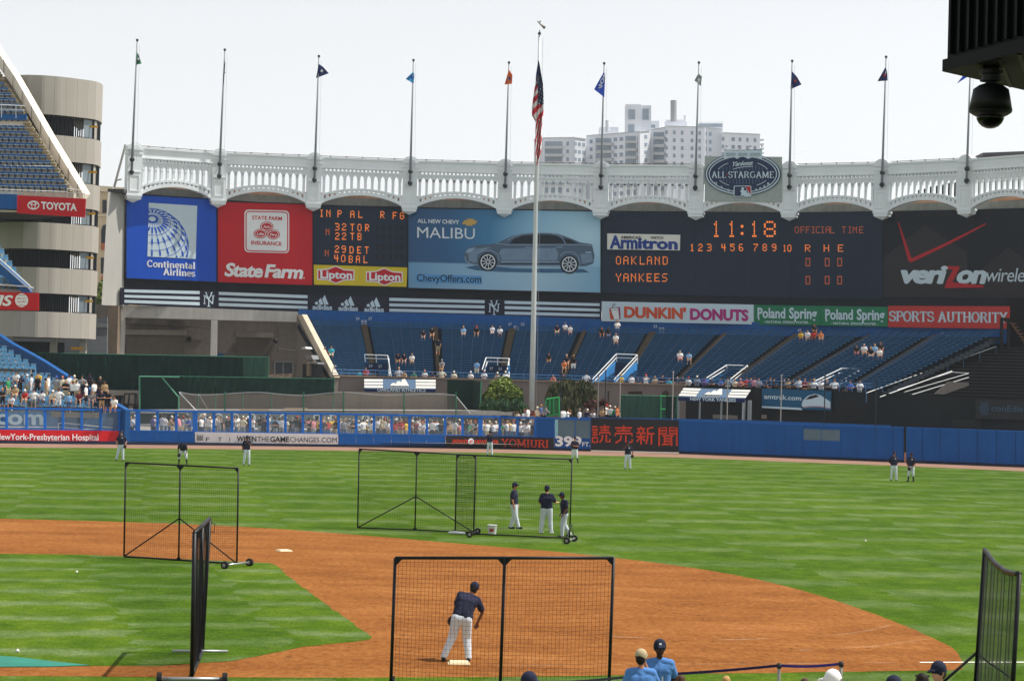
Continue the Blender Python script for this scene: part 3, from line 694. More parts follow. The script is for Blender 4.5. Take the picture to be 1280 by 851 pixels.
KJ = {  # each character as strokes on a unit square, y downwards
 'yomu': [[(.02, .1), (.3, .1)], [(0, .26), (.34, .26)], [(.04, .4), (.3, .4)], [(.04, .54), (.3, .54)], [(.04, .7), (.3, .7), (.3, .95), (.04, .95), (.04, .7)], [(.42, .12), (.96, .12)], [(.69, 0), (.69, .28)], [(.46, .28), (.92, .28)], [(.42, .56), (.42, .42), (.97, .42), (.97, .56)], [(.58, .54), (.55, .8), (.42, .97)], [(.78, .54), (.78, .92), (.97, .92), (.97, .78)]],
 'uru': [[(.06, .14), (.94, .14)], [(.5, 0), (.5, .3)], [(.14, .3), (.86, .3)], [(.06, .6), (.06, .45), (.94, .45), (.94, .6)], [(.38, .56), (.34, .8), (.08, .97)], [(.62, .56), (.62, .93), (.94, .93), (.94, .76)]],
 'shin': [[(.06, .13), (.48, .13)], [(.27, 0), (.27, .13)], [(.14, .2), (.18, .32)], [(.4, .2), (.36, .32)], [(.02, .37), (.52, .37)], [(.02, .56), (.52, .56)], [(.27, .4), (.27, 1)], [(.2, .62), (.05, .85)], [(.34, .62), (.48, .8)], [(.92, .04), (.62, .12), (.62, .6), (.54, .97)], [(.62, .4), (.98, .4)], [(.82, .4), (.82, 1)]],
 'bun': [[(.04, 1), (.04, .03), (.42, .03), (.42, .33), (.04, .33)], [(.04, .18), (.42, .18)], [(.96, 1), (.96, .03), (.58, .03), (.58, .33), (.96, .33)], [(.58, .18), (.96, .18)], [(.2, .45), (.8, .45)], [(.32, .45), (.32, .92)], [(.68, .45), (.68, 1)], [(.32, .6), (.68, .6)], [(.32, .74), (.68, .74)], [(.18, .93), (.74, .88)]],
}
for k, (x0, x1, yt, yb) in zip(('yomu', 'uru', 'shin', 'bun'), ((739.8, 763, 531, 553.6), (767.5, 791.5, 531.5, 554), (795, 818.5, 532.8, 555.4), (823, 847, 533.8, 557.2))):
    for st in KJ[k]: line_px(mb, [(x0 + u * (x1 - x0), yt + v * (yb - yt)) for u, v in st], 2.0, WL, .1 + .003 * (len(st) % 3))
mb.build('lettering', TXTR, wall)
# blue screened bay with ".com" behind the left bays
CL = VPlane(-60, Yw(0) + 1.1, 150, Yw(150) + 1.1)
scr = tag(slab_px(CL, [(-60, 514), (146, 516), (146, 542), (-60, 541)], .05).build('banner', pmat('banner_blue', '3f6f9f', rough=.7, var=.1)), 'faded blue banner with big pale letters behind the left wall windows', 'banner')
mb = MB(); text_px(mb, 's.com', -26, 529.9, 54, 530.3, 18, CL, .03, .045); mb.build('lettering', pmat('faded_white', 'a9bcca', rough=.6), scr)
for yy0, yy1 in ((533, 533.6), (537, 537.5)):
    mb = MB(); line_px(mb, [(-60, yy0), (75, yy1)], .9, CL, .04); mb.build('rail', WHITE, scr)
mb = MB(); line_px(mb, [(73, 538), (73, 529), (80, 528.5), (146, 535)], 1.2, CL, .05); line_px(mb, [(73, 533.5), (146, 539)], .9, CL, .05); mb.build('rail', WHITE, scr)

# ================================================================== LOWER LEFT STANDS
SEATB = pmat('seat_blue', '6198bc', rough=.22, var=.22, scale=.7)
CONC = pmat('concrete', '9a958c', rough=.85, var=.12, scale=.8, bump=.3, streak=.15)
CONCL = pmat('concrete_light', 'b9b6b1', rough=.85, var=.1, scale=.8, bump=.2, streak=.18)
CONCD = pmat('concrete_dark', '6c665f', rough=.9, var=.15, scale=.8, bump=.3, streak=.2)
BLUEW = pmat('wall_blue', '1a5a9c', rough=.6, var=.1, streak=.15)
RAILW = pmat('rail_white', 'd5d8da', rough=.4, var=.05)
def seat_mesh(mat, bh=.8):
    b = MB(); b.box(-.2, .2, -.2, .2, .40, .44); b.hexa([(-.2, .17, .42), (.2, .17, .42), (.2, .21, .42), (-.2, .21, .42), (-.19, .27, bh), (.19, .27, bh), (.19, .31, bh), (-.19, .31, bh)])
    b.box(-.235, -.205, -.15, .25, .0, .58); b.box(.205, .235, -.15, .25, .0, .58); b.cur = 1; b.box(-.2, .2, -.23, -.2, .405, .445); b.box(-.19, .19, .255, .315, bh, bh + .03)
    return b.mesh('seat', [mat, pmat('seat_edge_glint', 'c9d6de', rough=.4, var=.2)])  # pale edge strips paint in the sun glints on the plastic
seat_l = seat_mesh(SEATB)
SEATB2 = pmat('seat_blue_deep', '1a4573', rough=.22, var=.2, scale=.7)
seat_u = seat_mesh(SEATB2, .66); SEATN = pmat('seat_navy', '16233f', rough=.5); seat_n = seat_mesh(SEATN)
st = thing('field_level_stand', 'sunny lower stand with rows of light blue seats behind a sloping blue wall at left', 'stand', Vector((XZ(60, 171, 0).x, 171, 0)))
LSY0, LSZ0, LSR, LSRUN, LSRISE = 170.2, 2.35, 17, .85, .345
def ls_edge(r):   # right end (photo column) of each row under the sloping wall
    return interp(proj(Vector((-30, LSY0 + r * LSRUN, LSZ0 + r * LSRISE)))[1] - 19, [(425, 2), (442, 30), (452, 48), (473, 82), (488, 109), (511, 150)])
deck = MB(); base_s = wpos(st)
for r in range(LSR):
    y, z = LSY0 + r * LSRUN, LSZ0 + r * LSRISE; xr = XZ(ls_edge(r), y, z).x; xl = XZ(-75, y, z).x
    deck.box(xl, xr, y - .35, y + LSRUN - .35, z - LSRISE - .05, z)
deck.build('tier_deck', CONC, st)
ns = 0
for r in range(LSR):
    if r == 7: continue
    y, z = LSY0 + r * LSRUN, LSZ0 + r * LSRISE; x = XZ(ls_edge(r), y, z).x - .45; xl = XZ(-20, y, z).x; k = 0
    while x > xl and ns < 296:
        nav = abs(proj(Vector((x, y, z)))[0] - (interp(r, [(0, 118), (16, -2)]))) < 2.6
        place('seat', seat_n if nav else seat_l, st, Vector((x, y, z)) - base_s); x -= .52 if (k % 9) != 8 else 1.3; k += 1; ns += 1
# side wall
tl = [(-30, 404), (0, 419.5), (12, 428), (35, 440.5), (52, 450), (86, 471.5), (113, 487), (157, 512)]
sw = MB(); prev = None
for x, y in tl:
    Yp = interp(y, [(400, 187), (419, 184.5), (512, 170.3)]); top = P(x, y, Yp); bot = Vector((top.x, top.y, 0.02))
    if prev is not None:
        t_, b_ = prev; q = Vector((.35, .15, 0)); sw.hexa([b_, bot, bot + q, b_ + q, t_, top, top + q, t_ + q])
    prev = (top, bot)
sw.build('side_wall', BLUEW, st)
rl = VPlane(-60, 176.4, 150, 175.2)
mb = MB()
for y0_, y1_ in ((485, 486.5), (489.5, 492.5)): mb.beam(rl.hit(-60, y0_ - 1), rl.hit(98, y1_), .07, .12)
for x in range(-50, 98, 14): mb.beam(rl.hit(x, 485), rl.hit(x, 491), .05, .05)
mb.build('aisle_rail', RAILW, st)

# ================================================================== UPPER DECK AT LEFT
ud = thing('upper_deck', 'steep upper deck of dark blue seats behind a cream parapet at upper left', 'stand', Vector((XZ(20, 178, 0).x, 178, 18)))
ub = wpos(ud); UY0, UZ0 = 178.0, None
UZ0 = P(60, 241, 178).z; NR = 23; URUN, URISE = .86, .555
def ud_right(z, Y):   # inner edge of parapet at that height
    py = 450 - (z - 6.2) / Y * 2800
    return interp(py, [(60, -14), (82, -4), (134, 27), (241, 94)])
dk = MB()
for r in range(NR):
    y, z = UY0 + r * URUN, UZ0 + r * URISE; e = ud_right(z, y); xr = XZ(e, y, z).x; xl = XZ(-90, y, z).x
    dk.box(xl, xr, y - .4, y + URUN - .4, z - URISE - .08, z)
dk.build('tier_deck', pmat('deck_tan', 'c4bcae', rough=.9, var=.15, bump=.3), ud)
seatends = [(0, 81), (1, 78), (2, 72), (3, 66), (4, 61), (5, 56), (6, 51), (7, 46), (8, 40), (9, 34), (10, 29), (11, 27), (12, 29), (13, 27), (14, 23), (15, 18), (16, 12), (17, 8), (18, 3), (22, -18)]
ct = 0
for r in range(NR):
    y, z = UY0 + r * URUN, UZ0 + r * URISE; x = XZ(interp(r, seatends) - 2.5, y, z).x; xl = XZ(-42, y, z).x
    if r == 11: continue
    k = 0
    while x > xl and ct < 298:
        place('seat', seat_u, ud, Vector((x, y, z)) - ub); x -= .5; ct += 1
# stair treads in the aisle
sx = MB()
for r in range(NR * 2):
    y, z = UY0 + r * URUN / 2, UZ0 + r * URISE / 2; e = ud_right(z, y); a = XZ(interp(r / 2, seatends) + 2, y, z).x; b = XZ(e - 1, y, z).x
    if b > a + .1: sx.box(a, b, y - .4, y - .05, z, z + .16)
sx.build('aisle_stairs', pmat('step_tan', '8f8163', rough=.9, var=.25), ud)
pr_ = MB(); prev = None
for x, y, th in ((-20, 34, 13), (0, 69, 13), (19, 97, 12.5), (60, 169, 12.5), (104, 242, 11)):
    Yp = 178 + (241 - y) / 172 * 18.5
    a = P(x, y, Yp); b = P(x - 1, y + th * 1.2, Yp)
    if prev: pr_.hexa([prev[1], b, b + Vector((.0, .4, 0)), prev[1] + Vector((0, .4, 0)), prev[0], a, a + Vector((.5, .4, 0)), prev[0] + Vector((.5, .4, 0))])
    prev = (a, b)
pr_.build('parapet', pmat('cream_concrete', 'efe3d3', rough=.85, var=.08, scale=.5, streak=.1), ud)
jn = MB()
for k in range(9):
    t = k / 8; x = 5 + t * 92; y = 78 + t * 155; Yp = 178 + (241 - y) / 172 * 18.5 - .12; jn.beam(P(x, y - 3, Yp), P(x - .5, y + 13, Yp), .05, .05)
jn.build('parapet_joints', CONCD, ud)
UF = VPlane(-60, 177.2, 110, 177.2)
slab_px(UF, [(-60, 241), (21, 243), (21, 263), (-60, 261)], .5).build('fascia', BLUEW, ud)
slab_px(UF, [(-60, 261), (21, 263), (21, 265.5), (-60, 264)], .5, .04).build('fascia_lip', pmat('lip_tan', 'a79c88'), ud)
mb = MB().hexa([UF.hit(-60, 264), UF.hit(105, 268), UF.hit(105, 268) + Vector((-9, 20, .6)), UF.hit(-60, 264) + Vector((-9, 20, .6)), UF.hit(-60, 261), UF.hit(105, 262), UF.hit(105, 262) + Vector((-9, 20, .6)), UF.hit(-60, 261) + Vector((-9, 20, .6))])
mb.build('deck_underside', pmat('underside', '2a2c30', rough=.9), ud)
def rail_set(rows, parent, name='guard_rail', r=.035):
    b = MB()
    for a, c in rows: b.tube([a, c], r, 5)
    return b.build(name, RAILW, parent)
U1 = lambda x, y, Y: P(x, y, Y)
rail_set([(P(-20, 207, 181), P(64, 208, 181)), (P(64, 208, 181), P(64, 219, 181)), (P(40, 207.5, 181), P(40, 218, 181)), (P(15.5, 207, 181), P(15.5, 217, 181)), (P(-10, 207, 181), P(-10, 217, 181))], ud)
rail_set([(P(-20, 130, 187.3), P(31, 132.5, 187.3)), (P(-20, 136, 187.3), P(31, 138, 187.3)), (P(20, 132, 187.3), P(20, 148, 187.3)), (P(2, 132, 187.3), P(2, 147, 187.3))], ud)
rail_set([(P(-20, 236, 177.5), P(84, 240, 177.5)), (P(84, 236, 177.5), P(106, 238, 177.5)), (P(84, 236, 177.5), P(84, 248, 177.5)), (P(106, 238, 177.5), P(105.5, 250, 177.5)), (P(45, 237.5, 177.5), P(45, 244, 177.5)), (P(84, 241, 177.5), P(106, 242.5, 177.5)), (P(15, 236.5, 177.5), P(15, 243, 177.5))], ud)
slab_px(VPlane(-60, 187.6, 40, 187.6), [(-60, 141), (33, 143), (33, 150), (-60, 149)], .2).build('cross_wall', BLUEW, ud)
TS = VPlane(21, 176.9, 107, 176.9)
sg = tag(slab_px(TS, [(21.3, 244), (107.2, 248.5), (106, 271.8), (21.3, 266.6)], .15).build('advertising_sign', REDP), 'red sign with white ringed emblem and lettering hung on the upper deck edge', 'sign')
mb = MB(); text_px(mb, 'TOYOTA', 51.5, 261.2, 95.8, 263.6, 8.6, TS, .03, .05)
line_px(mb, ell(41.8, 256.6, 6.8, 4.9, 24), 1.3, TS, .03, True); line_px(mb, ell(41.8, 256.4, 2.4, 4.6, 18), .9, TS, .034, True); line_px(mb, ell(41.8, 254.2, 4.6, 2.0, 18), .9, TS, .038, True)
mb.build('lettering', WHITE, sg)

# mezzanine glimpse below: red sign with a baseball, and its sloping rail
MZ = VPlane(-60, 170, 60, 170)
mz = thing('mezzanine_stand', 'corner of the middle deck with a sloping white rail at the left edge', 'stand', Vector((XZ(-10, 172, 0).x, 172, 8)))
slab_px(MZ, [(-70, 272), (0, 328), (37, 361), (37, 366), (29, 366), (-70, 284)], 1.0, -.4).build('side_wall', BLUEW, mz)
mzs = MB()
for r in range(7):
    y = 171 + r * .85; z0 = P(20, 362, 171).z + r * .5; xr = XZ(interp(r, [(0, 32), (6, 2)]), y, z0).x; xl = XZ(-70, y, z0).x; mzs.box(xl, xr, y - .4, y + .45, z0 - .55, z0)
    x = xr - .4
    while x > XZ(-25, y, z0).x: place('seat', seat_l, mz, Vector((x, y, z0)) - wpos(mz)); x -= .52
mzs.build('tier_deck', CONC, mz)
rail_set([(P(-20, 306, 170), P(38, 358, 170)), (P(-20, 311, 170), P(40, 364, 170)), (P(-20, 355, 170), P(33, 358, 170)), (P(33, 358, 170), P(42, 360, 170))], mz, r=.05)
AS = VPlane(-60, 169.6, 60, 169.6)
sg = tag(slab_px(AS, [(-70, 363), (48.3, 366), (48.3, 388), (-70, 386)], .15).build('advertising_sign', REDP), 'red sign with slanting white letters and a baseball at the left edge', 'sign')
mb = MB(); text_px(mb, 'AVIS', -35, 380.5, 16, 382, 12.2, AS, .03, .05, .25); mb.build('lettering', WHITE, sg)
mb = MB(); poly_px(mb, ell(27, 375.3, 8.2, 8.6, 24), AS, .03); mb.build('baseball_emblem', WHITE, sg)
mb = MB(); text_px(mb, "We try", 21, 374.5, 33, 373.5, 2.6, AS, .045, .0, .3); text_px(mb, 'harder', 21, 378.5, 33, 377.8, 2.6, AS, .045, 0, .3)
line_px(mb, ell(27, 362.5, 9, 6.5, 8, 50, 130), .7, AS, .04); line_px(mb, ell(27, 388, 9, 6.5, 8, 230, 310), .7, AS, .04); mb.build('lettering', REDP, sg)

# ================================================================== RAMP TOWER
TWP = [(124.3, 202), (124.4, 200.4), (121.6, 198.9), (116, 197.7), (106, 196.9), (88, 195.8), (70, 194.9), (50, 194.3), (30, 194.2), (10, 195), (-10, 197), (-30, 200)]
tw = thing('ramp_tower', 'round pale concrete ramp tower with dark strip windows at left', 'tower', Vector((XZ(70, 196, 0).x, 197, 0)))
TCON = pmat('tower_concrete', 'aaa49b', rough=.8, var=.04, scale=.3, streak=.05)
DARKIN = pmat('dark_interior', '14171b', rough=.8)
ZREF = 20.0
def twx(px, Y): return XZ(px, Y, ZREF)
# column positions shared by every band
tcol = [twx(px + (0 if px > 127 else 0), Y) for px, Y in TWP]
def tpt(s, z, off=0.0):
    s = min(s, len(tcol) - 1.0); i = min(int(s), len(tcol) - 2); k = s - i; p = tcol[i].lerp(tcol[i + 1], k)
    t = (tcol[i + 1] - tcol[i]).normalized(); n = Vector((t.y, -t.x, 0)); n = n if n.x * .5 - n.y > 0 else -n
    return Vector((p.x, p.y, z)) + n * off
bands = []
zc = lambda py: P(70, py, 194.9).z
bt = [(95.8, 144), (169, 200.8), (226.5, 258), (279, 312), (335, 367), (390, 422)]
seams = [0, .9, 2, 3.0, 4.0, 4.75, 5.5, 6.3, 7.1, 8.0, 9, 10, 11]
for (yt, yb) in bt:
    zt, zb = zc(yt), zc(yb)
    for a, b in zip(seams, seams[1:]):
        ks = [a + (b - a) * i / 4 for i in range(5)]; pm = MB()
        for k0, k1 in zip(ks, ks[1:]):
            e0 = .005 if k0 == a else 0; e1 = .005 if k1 == b else 0
            pm.hexa([tpt(k0 + e0, zb), tpt(k1 - e1, zb), tpt(k1 - e1, zb, -.35), tpt(k0 + e0, zb, -.35), tpt(k0 + e0, zt), tpt(k1 - e1, zt), tpt(k1 - e1, zt, -.35), tpt(k0 + e0, zt, -.35)])
        pm.build('concrete_panel', TCON, tw)
    # dark joint backing
    jb = MB()
    for k in range(22): jb.poly([tpt(k / 2, zb, -.06), tpt(k / 2 + .5, zb, -.06), tpt(k / 2 + .5, zt - .1, -.06), tpt(k / 2, zt - .1, -.06)])
    jb.build('joint_backing', CONC, tw)
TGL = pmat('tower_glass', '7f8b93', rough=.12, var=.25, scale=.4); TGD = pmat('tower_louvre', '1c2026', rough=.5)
FRM = pmat('window_frame_dark', '22262c', rough=.5)
for (_, y0_), (y1_, _) in zip(bt, bt[1:]):
    zt, zb = zc(y0_), zc(y1_)
    fl = MB()
    for k in range(22): fl.poly([tpt(k / 2, zt + .02, -.3), tpt(k / 2 + .5, zt + .02, -.3), tpt(k / 2 + .5, zt + .02, -.3) + Vector((-3, 6, 0)), tpt(k / 2, zt + .02, -.3) + Vector((-3, 6, 0))])
    for k in range(22): fl.poly([tpt(k / 2, zb - .02, -.3), tpt(k / 2 + .5, zb - .02, -.3), tpt(k / 2 + .5, zb - .02, -.3) + Vector((-3, 6, 0)), tpt(k / 2, zb - .02, -.3) + Vector((-3, 6, 0))])
    fl.build('floor_slab', CONC, tw)
    # louvres on the left part
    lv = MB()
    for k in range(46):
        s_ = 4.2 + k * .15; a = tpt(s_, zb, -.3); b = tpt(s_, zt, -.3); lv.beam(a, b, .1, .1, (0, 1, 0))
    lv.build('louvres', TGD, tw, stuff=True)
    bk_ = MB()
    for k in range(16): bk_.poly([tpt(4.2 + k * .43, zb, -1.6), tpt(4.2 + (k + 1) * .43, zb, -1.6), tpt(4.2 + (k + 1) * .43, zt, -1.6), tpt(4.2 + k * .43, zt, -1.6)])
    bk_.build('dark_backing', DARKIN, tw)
    for a, b, gm in ((.9, 1.5, TGL), (1.55, 2.1, TGL), (2.15, 2.8, TGL), (2.85, 4.1, TGL)):
        wm = MB(); wm.poly([tpt(a, zb, -.25), tpt((a + b) / 2, zb, -.25), tpt(b, zb, -.25), tpt(b, zt, -.25), tpt((a + b) / 2, zt, -.25), tpt(a, zt, -.25)]); w_ = wm.build('window', gm, tw)
        MB().beam(tpt(a, zb, -.2), tpt(a, zt, -.2), .16, .16, (0, 1, 0)).build('mullion', FRM, w_)
    MB().hexa([tpt(2.2, zb, -.15), tpt(2.75, zb, -.15), tpt(2.75, zb, -.6), tpt(2.2, zb, -.6), tpt(2.2, zt, -.15), tpt(2.75, zt, -.15), tpt(2.75, zt, -.6), tpt(2.2, zt, -.6)]).build('pier', TCON, tw)
    MB().box(tpt(3.15, 0).x - .35, tpt(3.15, 0).x + .35, tpt(3.15, 0).y - .1, tpt(3.15, 0).y, zb + 1.0, zb + 1.18).build('yellow_sign', pmat('sign_yellow', 'd8a02a'), tw)
    wf = MB()
    for z in (zb + .03, zt - .03):
        for k in range(8): wf.beam(tpt(.6 + k * .5, z, -.18), tpt(1.1 + k * .5, z, -.18), .08, .1)
    wf.build('window_frame', FRM, tw)
rf = MB(); zt = zc(95.8) - .05; rf.poly([tpt(k / 2, zt, -.05) for k in range(23)] + [(tcol[-1].x, 212, zt), (tcol[0].x - 4, 212, zt)]); rf.build('roof', CONC, tw)
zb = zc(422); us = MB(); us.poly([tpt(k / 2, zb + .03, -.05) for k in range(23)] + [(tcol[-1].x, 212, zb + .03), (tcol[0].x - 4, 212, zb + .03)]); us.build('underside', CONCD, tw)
for (px, Y) in ((103, 199), (66, 199), (10, 199)): c = XZ(px, Y, 5); MB().box(c.x - .28, c.x + .28, Y - .3, Y + .3, 0.02, zb).build('column', TCON, tw)
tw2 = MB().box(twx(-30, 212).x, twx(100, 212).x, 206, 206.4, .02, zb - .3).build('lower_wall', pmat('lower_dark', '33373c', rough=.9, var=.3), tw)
c = XZ(93, 198.5, 0); MB().box(c.x - .5, c.x + .5, 198.4, 198.55, P(93, 437, 198.5).z, P(93, 433.5, 198.5).z).build('yellow_sign', MATS['sign_yellow'], tw)
# ================================================================== SCOREBOARD, FRIEZE, BANDS
FY = [(130, 216.5), (167, 218), (273, 222), (392, 223.6), (512, 225), (631, 225), (752, 224), (871, 222), (988, 219.5), (1104, 215), (1209, 209), (1310, 201.5), (1400, 193)]
def fy(px): return interp(px, FY)
# ---- back structure carrying the boards
DKB = pmat('board_navy', '1b2a40', rough=.6, var=.06, scale=.5, streak=.05)
DKF = pmat('board_frame', '141a24', rough=.6, var=.08)
sb = thing('scoreboard_structure', 'long dark scoreboard structure carrying the row of billboards', 'scoreboard', Vector((XZ(640, 225, 0).x, 226, 0)))
cols_ = [156, 214, 271.5, 331, 391.5, 450, 509.5, 570, 631, 691, 751.5, 811, 871, 930, 988, 1046, 1103, 1156, 1209, 1260, 1310, 1400]
def bpt(px, z, off=0.0): 
    Y = fy(px) + .9 - off; return XZ(px, Y, z)
def yat(px, tab): return interp(px, tab)
TOPB = [(156, 242), (171, 243.5), (265, 249), (281, 252.5), (388, 256), (400, 257.4), (500, 259.6), (520, 260), (750, 264.5), (988, 266.5), (1110, 265), (1209, 263), (1280, 261), (1400, 258)]
BOTB = [(156, 347.5), (271, 352), (391, 356.5), (509, 359.5), (751, 366), (870, 369.5), (988, 372), (1103, 373.5), (1280, 373.5), (1400, 373)]
bk_ = MB()
for a, b in zip(cols_, cols_[1:]):
    pa0, pb0 = P(a, yat(a, BOTB) + 22, fy(a) + 1.0), P(b, yat(b, BOTB) + 22, fy(b) + 1.0); pa1, pb1 = P(a, yat(a, TOPB) - 1, fy(a) + 1.0), P(b, yat(b, TOPB) - 1, fy(b) + 1.0)
    d = Vector((0, 2.2, 0)); bk_.hexa([pa0, pb0, pb0 + d, pa0 + d, pa1, pb1, pb1 + d, pa1 + d])
bk_.build('backing', DKF, sb)
# grey coping seen under the arches
cp = MB()
for a, b in zip(cols_, cols_[1:]):
    q = [P(a, yat(a, TOPB) - 1, fy(a) + 1.15), P(b, yat(b, TOPB) - 1, fy(b) + 1.15), P(b, yat(b, TOPB) - 10.5, fy(b) + 1.15), P(a, yat(a, TOPB) - 10.5, fy(a) + 1.15)]
    d = Vector((0, 1.6, 0)); cp.hexa([q[0], q[1], q[1] + d, q[0] + d, q[3], q[2], q[2] + d, q[3] + d])
cp.build('coping', pmat('coping_grey', '8e8d88', rough=.8, var=.15, streak=.2), sb)
# end pylon
PYL = pmat('pylon_grey', 'b3b1ab', rough=.6, var=.05, scale=.3, streak=.08)
pp = [P(135, 240, 215.6), P(157, 241, 218.4), P(154, 383, 218.4), P(127, 381, 215.6)]
MB().hexa([pp[3], pp[2], pp[2] + Vector((0, 3, 0)), pp[3] + Vector((0, 3, 0)), pp[0], pp[1], pp[1] + Vector((0, 3, 0)), pp[0] + Vector((0, 3, 0))]).build('end_pylon', PYL, sb)
BRN = pmat('pier_brown', '8a7a69', rough=.8, var=.15, streak=.2)
a, b = XZ(134, 217, 10), XZ(148, 217.3, 10); MB().box(a.x, b.x, 217, 219, .02, pp[3].z).build('pier', BRN, sb)
MB().tube([P(157, 181, 219.5), P(143, 233, 219.5), P(138, 240, 219)], .12, 6).build('stay', PYL, sb); MB().tube([P(144, 226, 219.5), P(152, 224, 219.5)], .09, 6).build('stay', PYL, sb)
MB().box(P(137, 238, 217).x, P(157, 238, 217).x, 216, 219, P(137, 241, 217).z, P(137, 237, 217).z).build('pylon_cap', pmat('cap_dark', '4a4a4a'), sb)
def bpl(x0, x1, off=.0): return VPlane(x0, fy(x0) + .9 - off, x1, fy(x1) + .9 - off)
def board(name, label, cat, x0, x1, mat, ytl, ytr, ybl, ybr, frame=True, group=None, Yoff=0.0):
    pl = bpl(x0, x1, Yoff)
    o = thing(name, label, cat, pl.hit((x0 + x1) / 2, (ybl + ybr) / 2), group)
    slab_px(pl, [(x0 + .6, ytl), (x1 - .6, ytr), (x1 - .6, ybr), (x0 + .6, ybl)], .12, .1).build('panel', mat, o)
    if frame:
        f = MB()
        for p, q in (((x0, ytl - .6), (x1, ytr - .6)), ((x0, ybl + .6), (x1, ybr + .6)), ((x0 + .3, ytl), (x0 + .3, ybl)), ((x1 - .3, ytr), (x1 - .3, ybr))):
            f.beam(pl.hit(*p, .12), pl.hit(*q, .12), .1, .1, pl.n)
        f.build('frame', DKF, o)
    return o, pl
# globe billboard
CBL = pmat('print_cobalt', '0a50c4', rough=.5, var=.05, scale=.4, streak=.05); PALE = pmat('print_pale', 'c9dbe6', rough=.5, var=.03)
o, pl = board('billboard', 'blue billboard with a white globe grid and white airline lettering', 'billboard', 157, 271.5, CBL, 243, 249.6, 347.5, 352.3)
mb = MB(); poly_px(mb, [(186, 253.5), (246.6, 257.3), (244.6, 323.8), (184.3, 320.6)], pl, .13); mb.build('picture', PALE, o)
def sq(x, y): return (x, y + (x - 186) * .058)
gl = MB()
gcx, gcy, gr = 189.5, 306.5, 46.0   # sphere centre and size in the picture, pole towards upper left
clipx, clipy = 185.0, 320.5
def sph(lat, lon):
    # axis tilted towards the viewer and up-left
    th = R(90 - lat); ph = R(lon)
    v = Vector((math.sin(th) * math.cos(ph), math.sin(th) * math.sin(ph), math.cos(th)))
    ax = Vector((.02, .72, .69)).normalized(); e1 = ax.cross(Vector((1, 0, 0))).normalized(); e2 = ax.cross(e1)
    w = e1 * v.x + e2 * v.y + ax * v.z; return w
def spx(w): return sq(gcx + gr * w.x, gcy - gr * w.y)
def vis(w): 
    x, y = spx(w); return w.z > 0.0 and x > clipx + .2 and y < clipy + (x - 185) * .05 + .0
for lon in range(0, 360, 15):
    pts = []
    for lat in range(-60, 86, 3):
        w = sph(lat, lon)
        if vis(w): pts.append((spx(w), lat))
        else:
            if len(pts) > 1:
                for (p, l0), (q, l1) in zip(pts, pts[1:]): line_px(gl, [p, q], .55 + (1.5 if (l0 // 9) % 2 else 0), pl, .15)
            pts = []
    if len(pts) > 1:
        for (p, l0), (q, l1) in zip(pts, pts[1:]): line_px(gl, [p, q], .55 + (1.5 if (l0 // 9) % 2 else 0), pl, .15)
for lat in range(-60, 90, 12):
    pts = []
    for lon in range(0, 363, 4):
        w = sph(lat, lon)
        if vis(w): pts.append(spx(w))
        else:
            if len(pts) > 1: line_px(gl, pts, .6, pl, .153)
            pts = []
    if len(pts) > 1: line_px(gl, pts, .6, pl, .153)
rimp = [sq(gcx + gr * math.cos(R(a)), gcy - gr * math.sin(R(a))) for a in range(-15, 96, 4)]
line_px(gl, [p for p in rimp if p[0] > clipx], .8, pl, .156)
gl.build('globe_grid', CBL, o)
mb = MB(); serif_px(mb, 'Continental', 183.6, 333.2, 244.5, 336.0, 8.0, pl, .13, w=.24, thin=.55, serif=.09); serif_px(mb, 'Airlines', 204, 343.4, 244, 345.6, 8.0, pl, .13, w=.24, thin=.55, serif=.09); mb.build('lettering', WHITE, o)
# insurance billboard
o, pl = board('billboard', 'red billboard with a white badge of three ovals and slanted white lettering', 'billboard', 271.5, 391.5, pmat('print_crimson', 'c81828', rough=.5, var=.05, scale=.4), 252.2, 256, 352.6, 356.5)
mb = MB(); poly_px(mb, rrect(305.5, 262, 361.5, 315.2, 5, sk=.025), pl, .13); mb.build('badge', WHITE, o)
CR = MATS['print_crimson']
mb = MB(); line_px(mb, rrect(307.6, 264.2, 359.6, 313.4, 4, sk=.025), 1.3, pl, .145, True)
text_px(mb, 'STATE FARM', 315, 274.2, 352.5, 275.6, 4.4, pl, .145, .03); text_px(mb, 'INSURANCE', 314, 305.6, 352, 307.2, 4.6, pl, .145, .03)
for cx, cy, s_ in ((333.4, 283.2, 'Auto'), (325.3, 292.2, 'Life'), (341.6, 293.2, 'Fire')):
    mb.cur = 0; poly_px(mb, ell(cx, cy, 8.4, 6.1, 24), pl, .14 if s_ == 'Auto' else .142)
mb.build('ovals', CR, o)
mb = MB()
for cx, cy, s_ in ((333.4, 283.2, 'Auto'), (325.3, 292.2, 'Life'), (341.6, 293.2, 'Fire')):
    line_px(mb, ell(cx, cy, 6.9, 4.7, 22), .8, pl, .152, True); text_px(mb, s_, cx - 4.4, cy + 1.7, cx + 4.4, cy + 1.9, 3.3, pl, .152, .02, .2)
text_px(mb, 'State', 281, 344.6, 328.2, 346.4, 15.4, pl, .13, .065, .18, .93); text_px(mb, 'Farm', 331, 346.2, 378.6, 348, 15.2, pl, .13, .065, .18, .93); poly_px(mb, ell(380, 347.4, .8, .8, 8), pl, .13)
mb.build('lettering', WHITE, o)
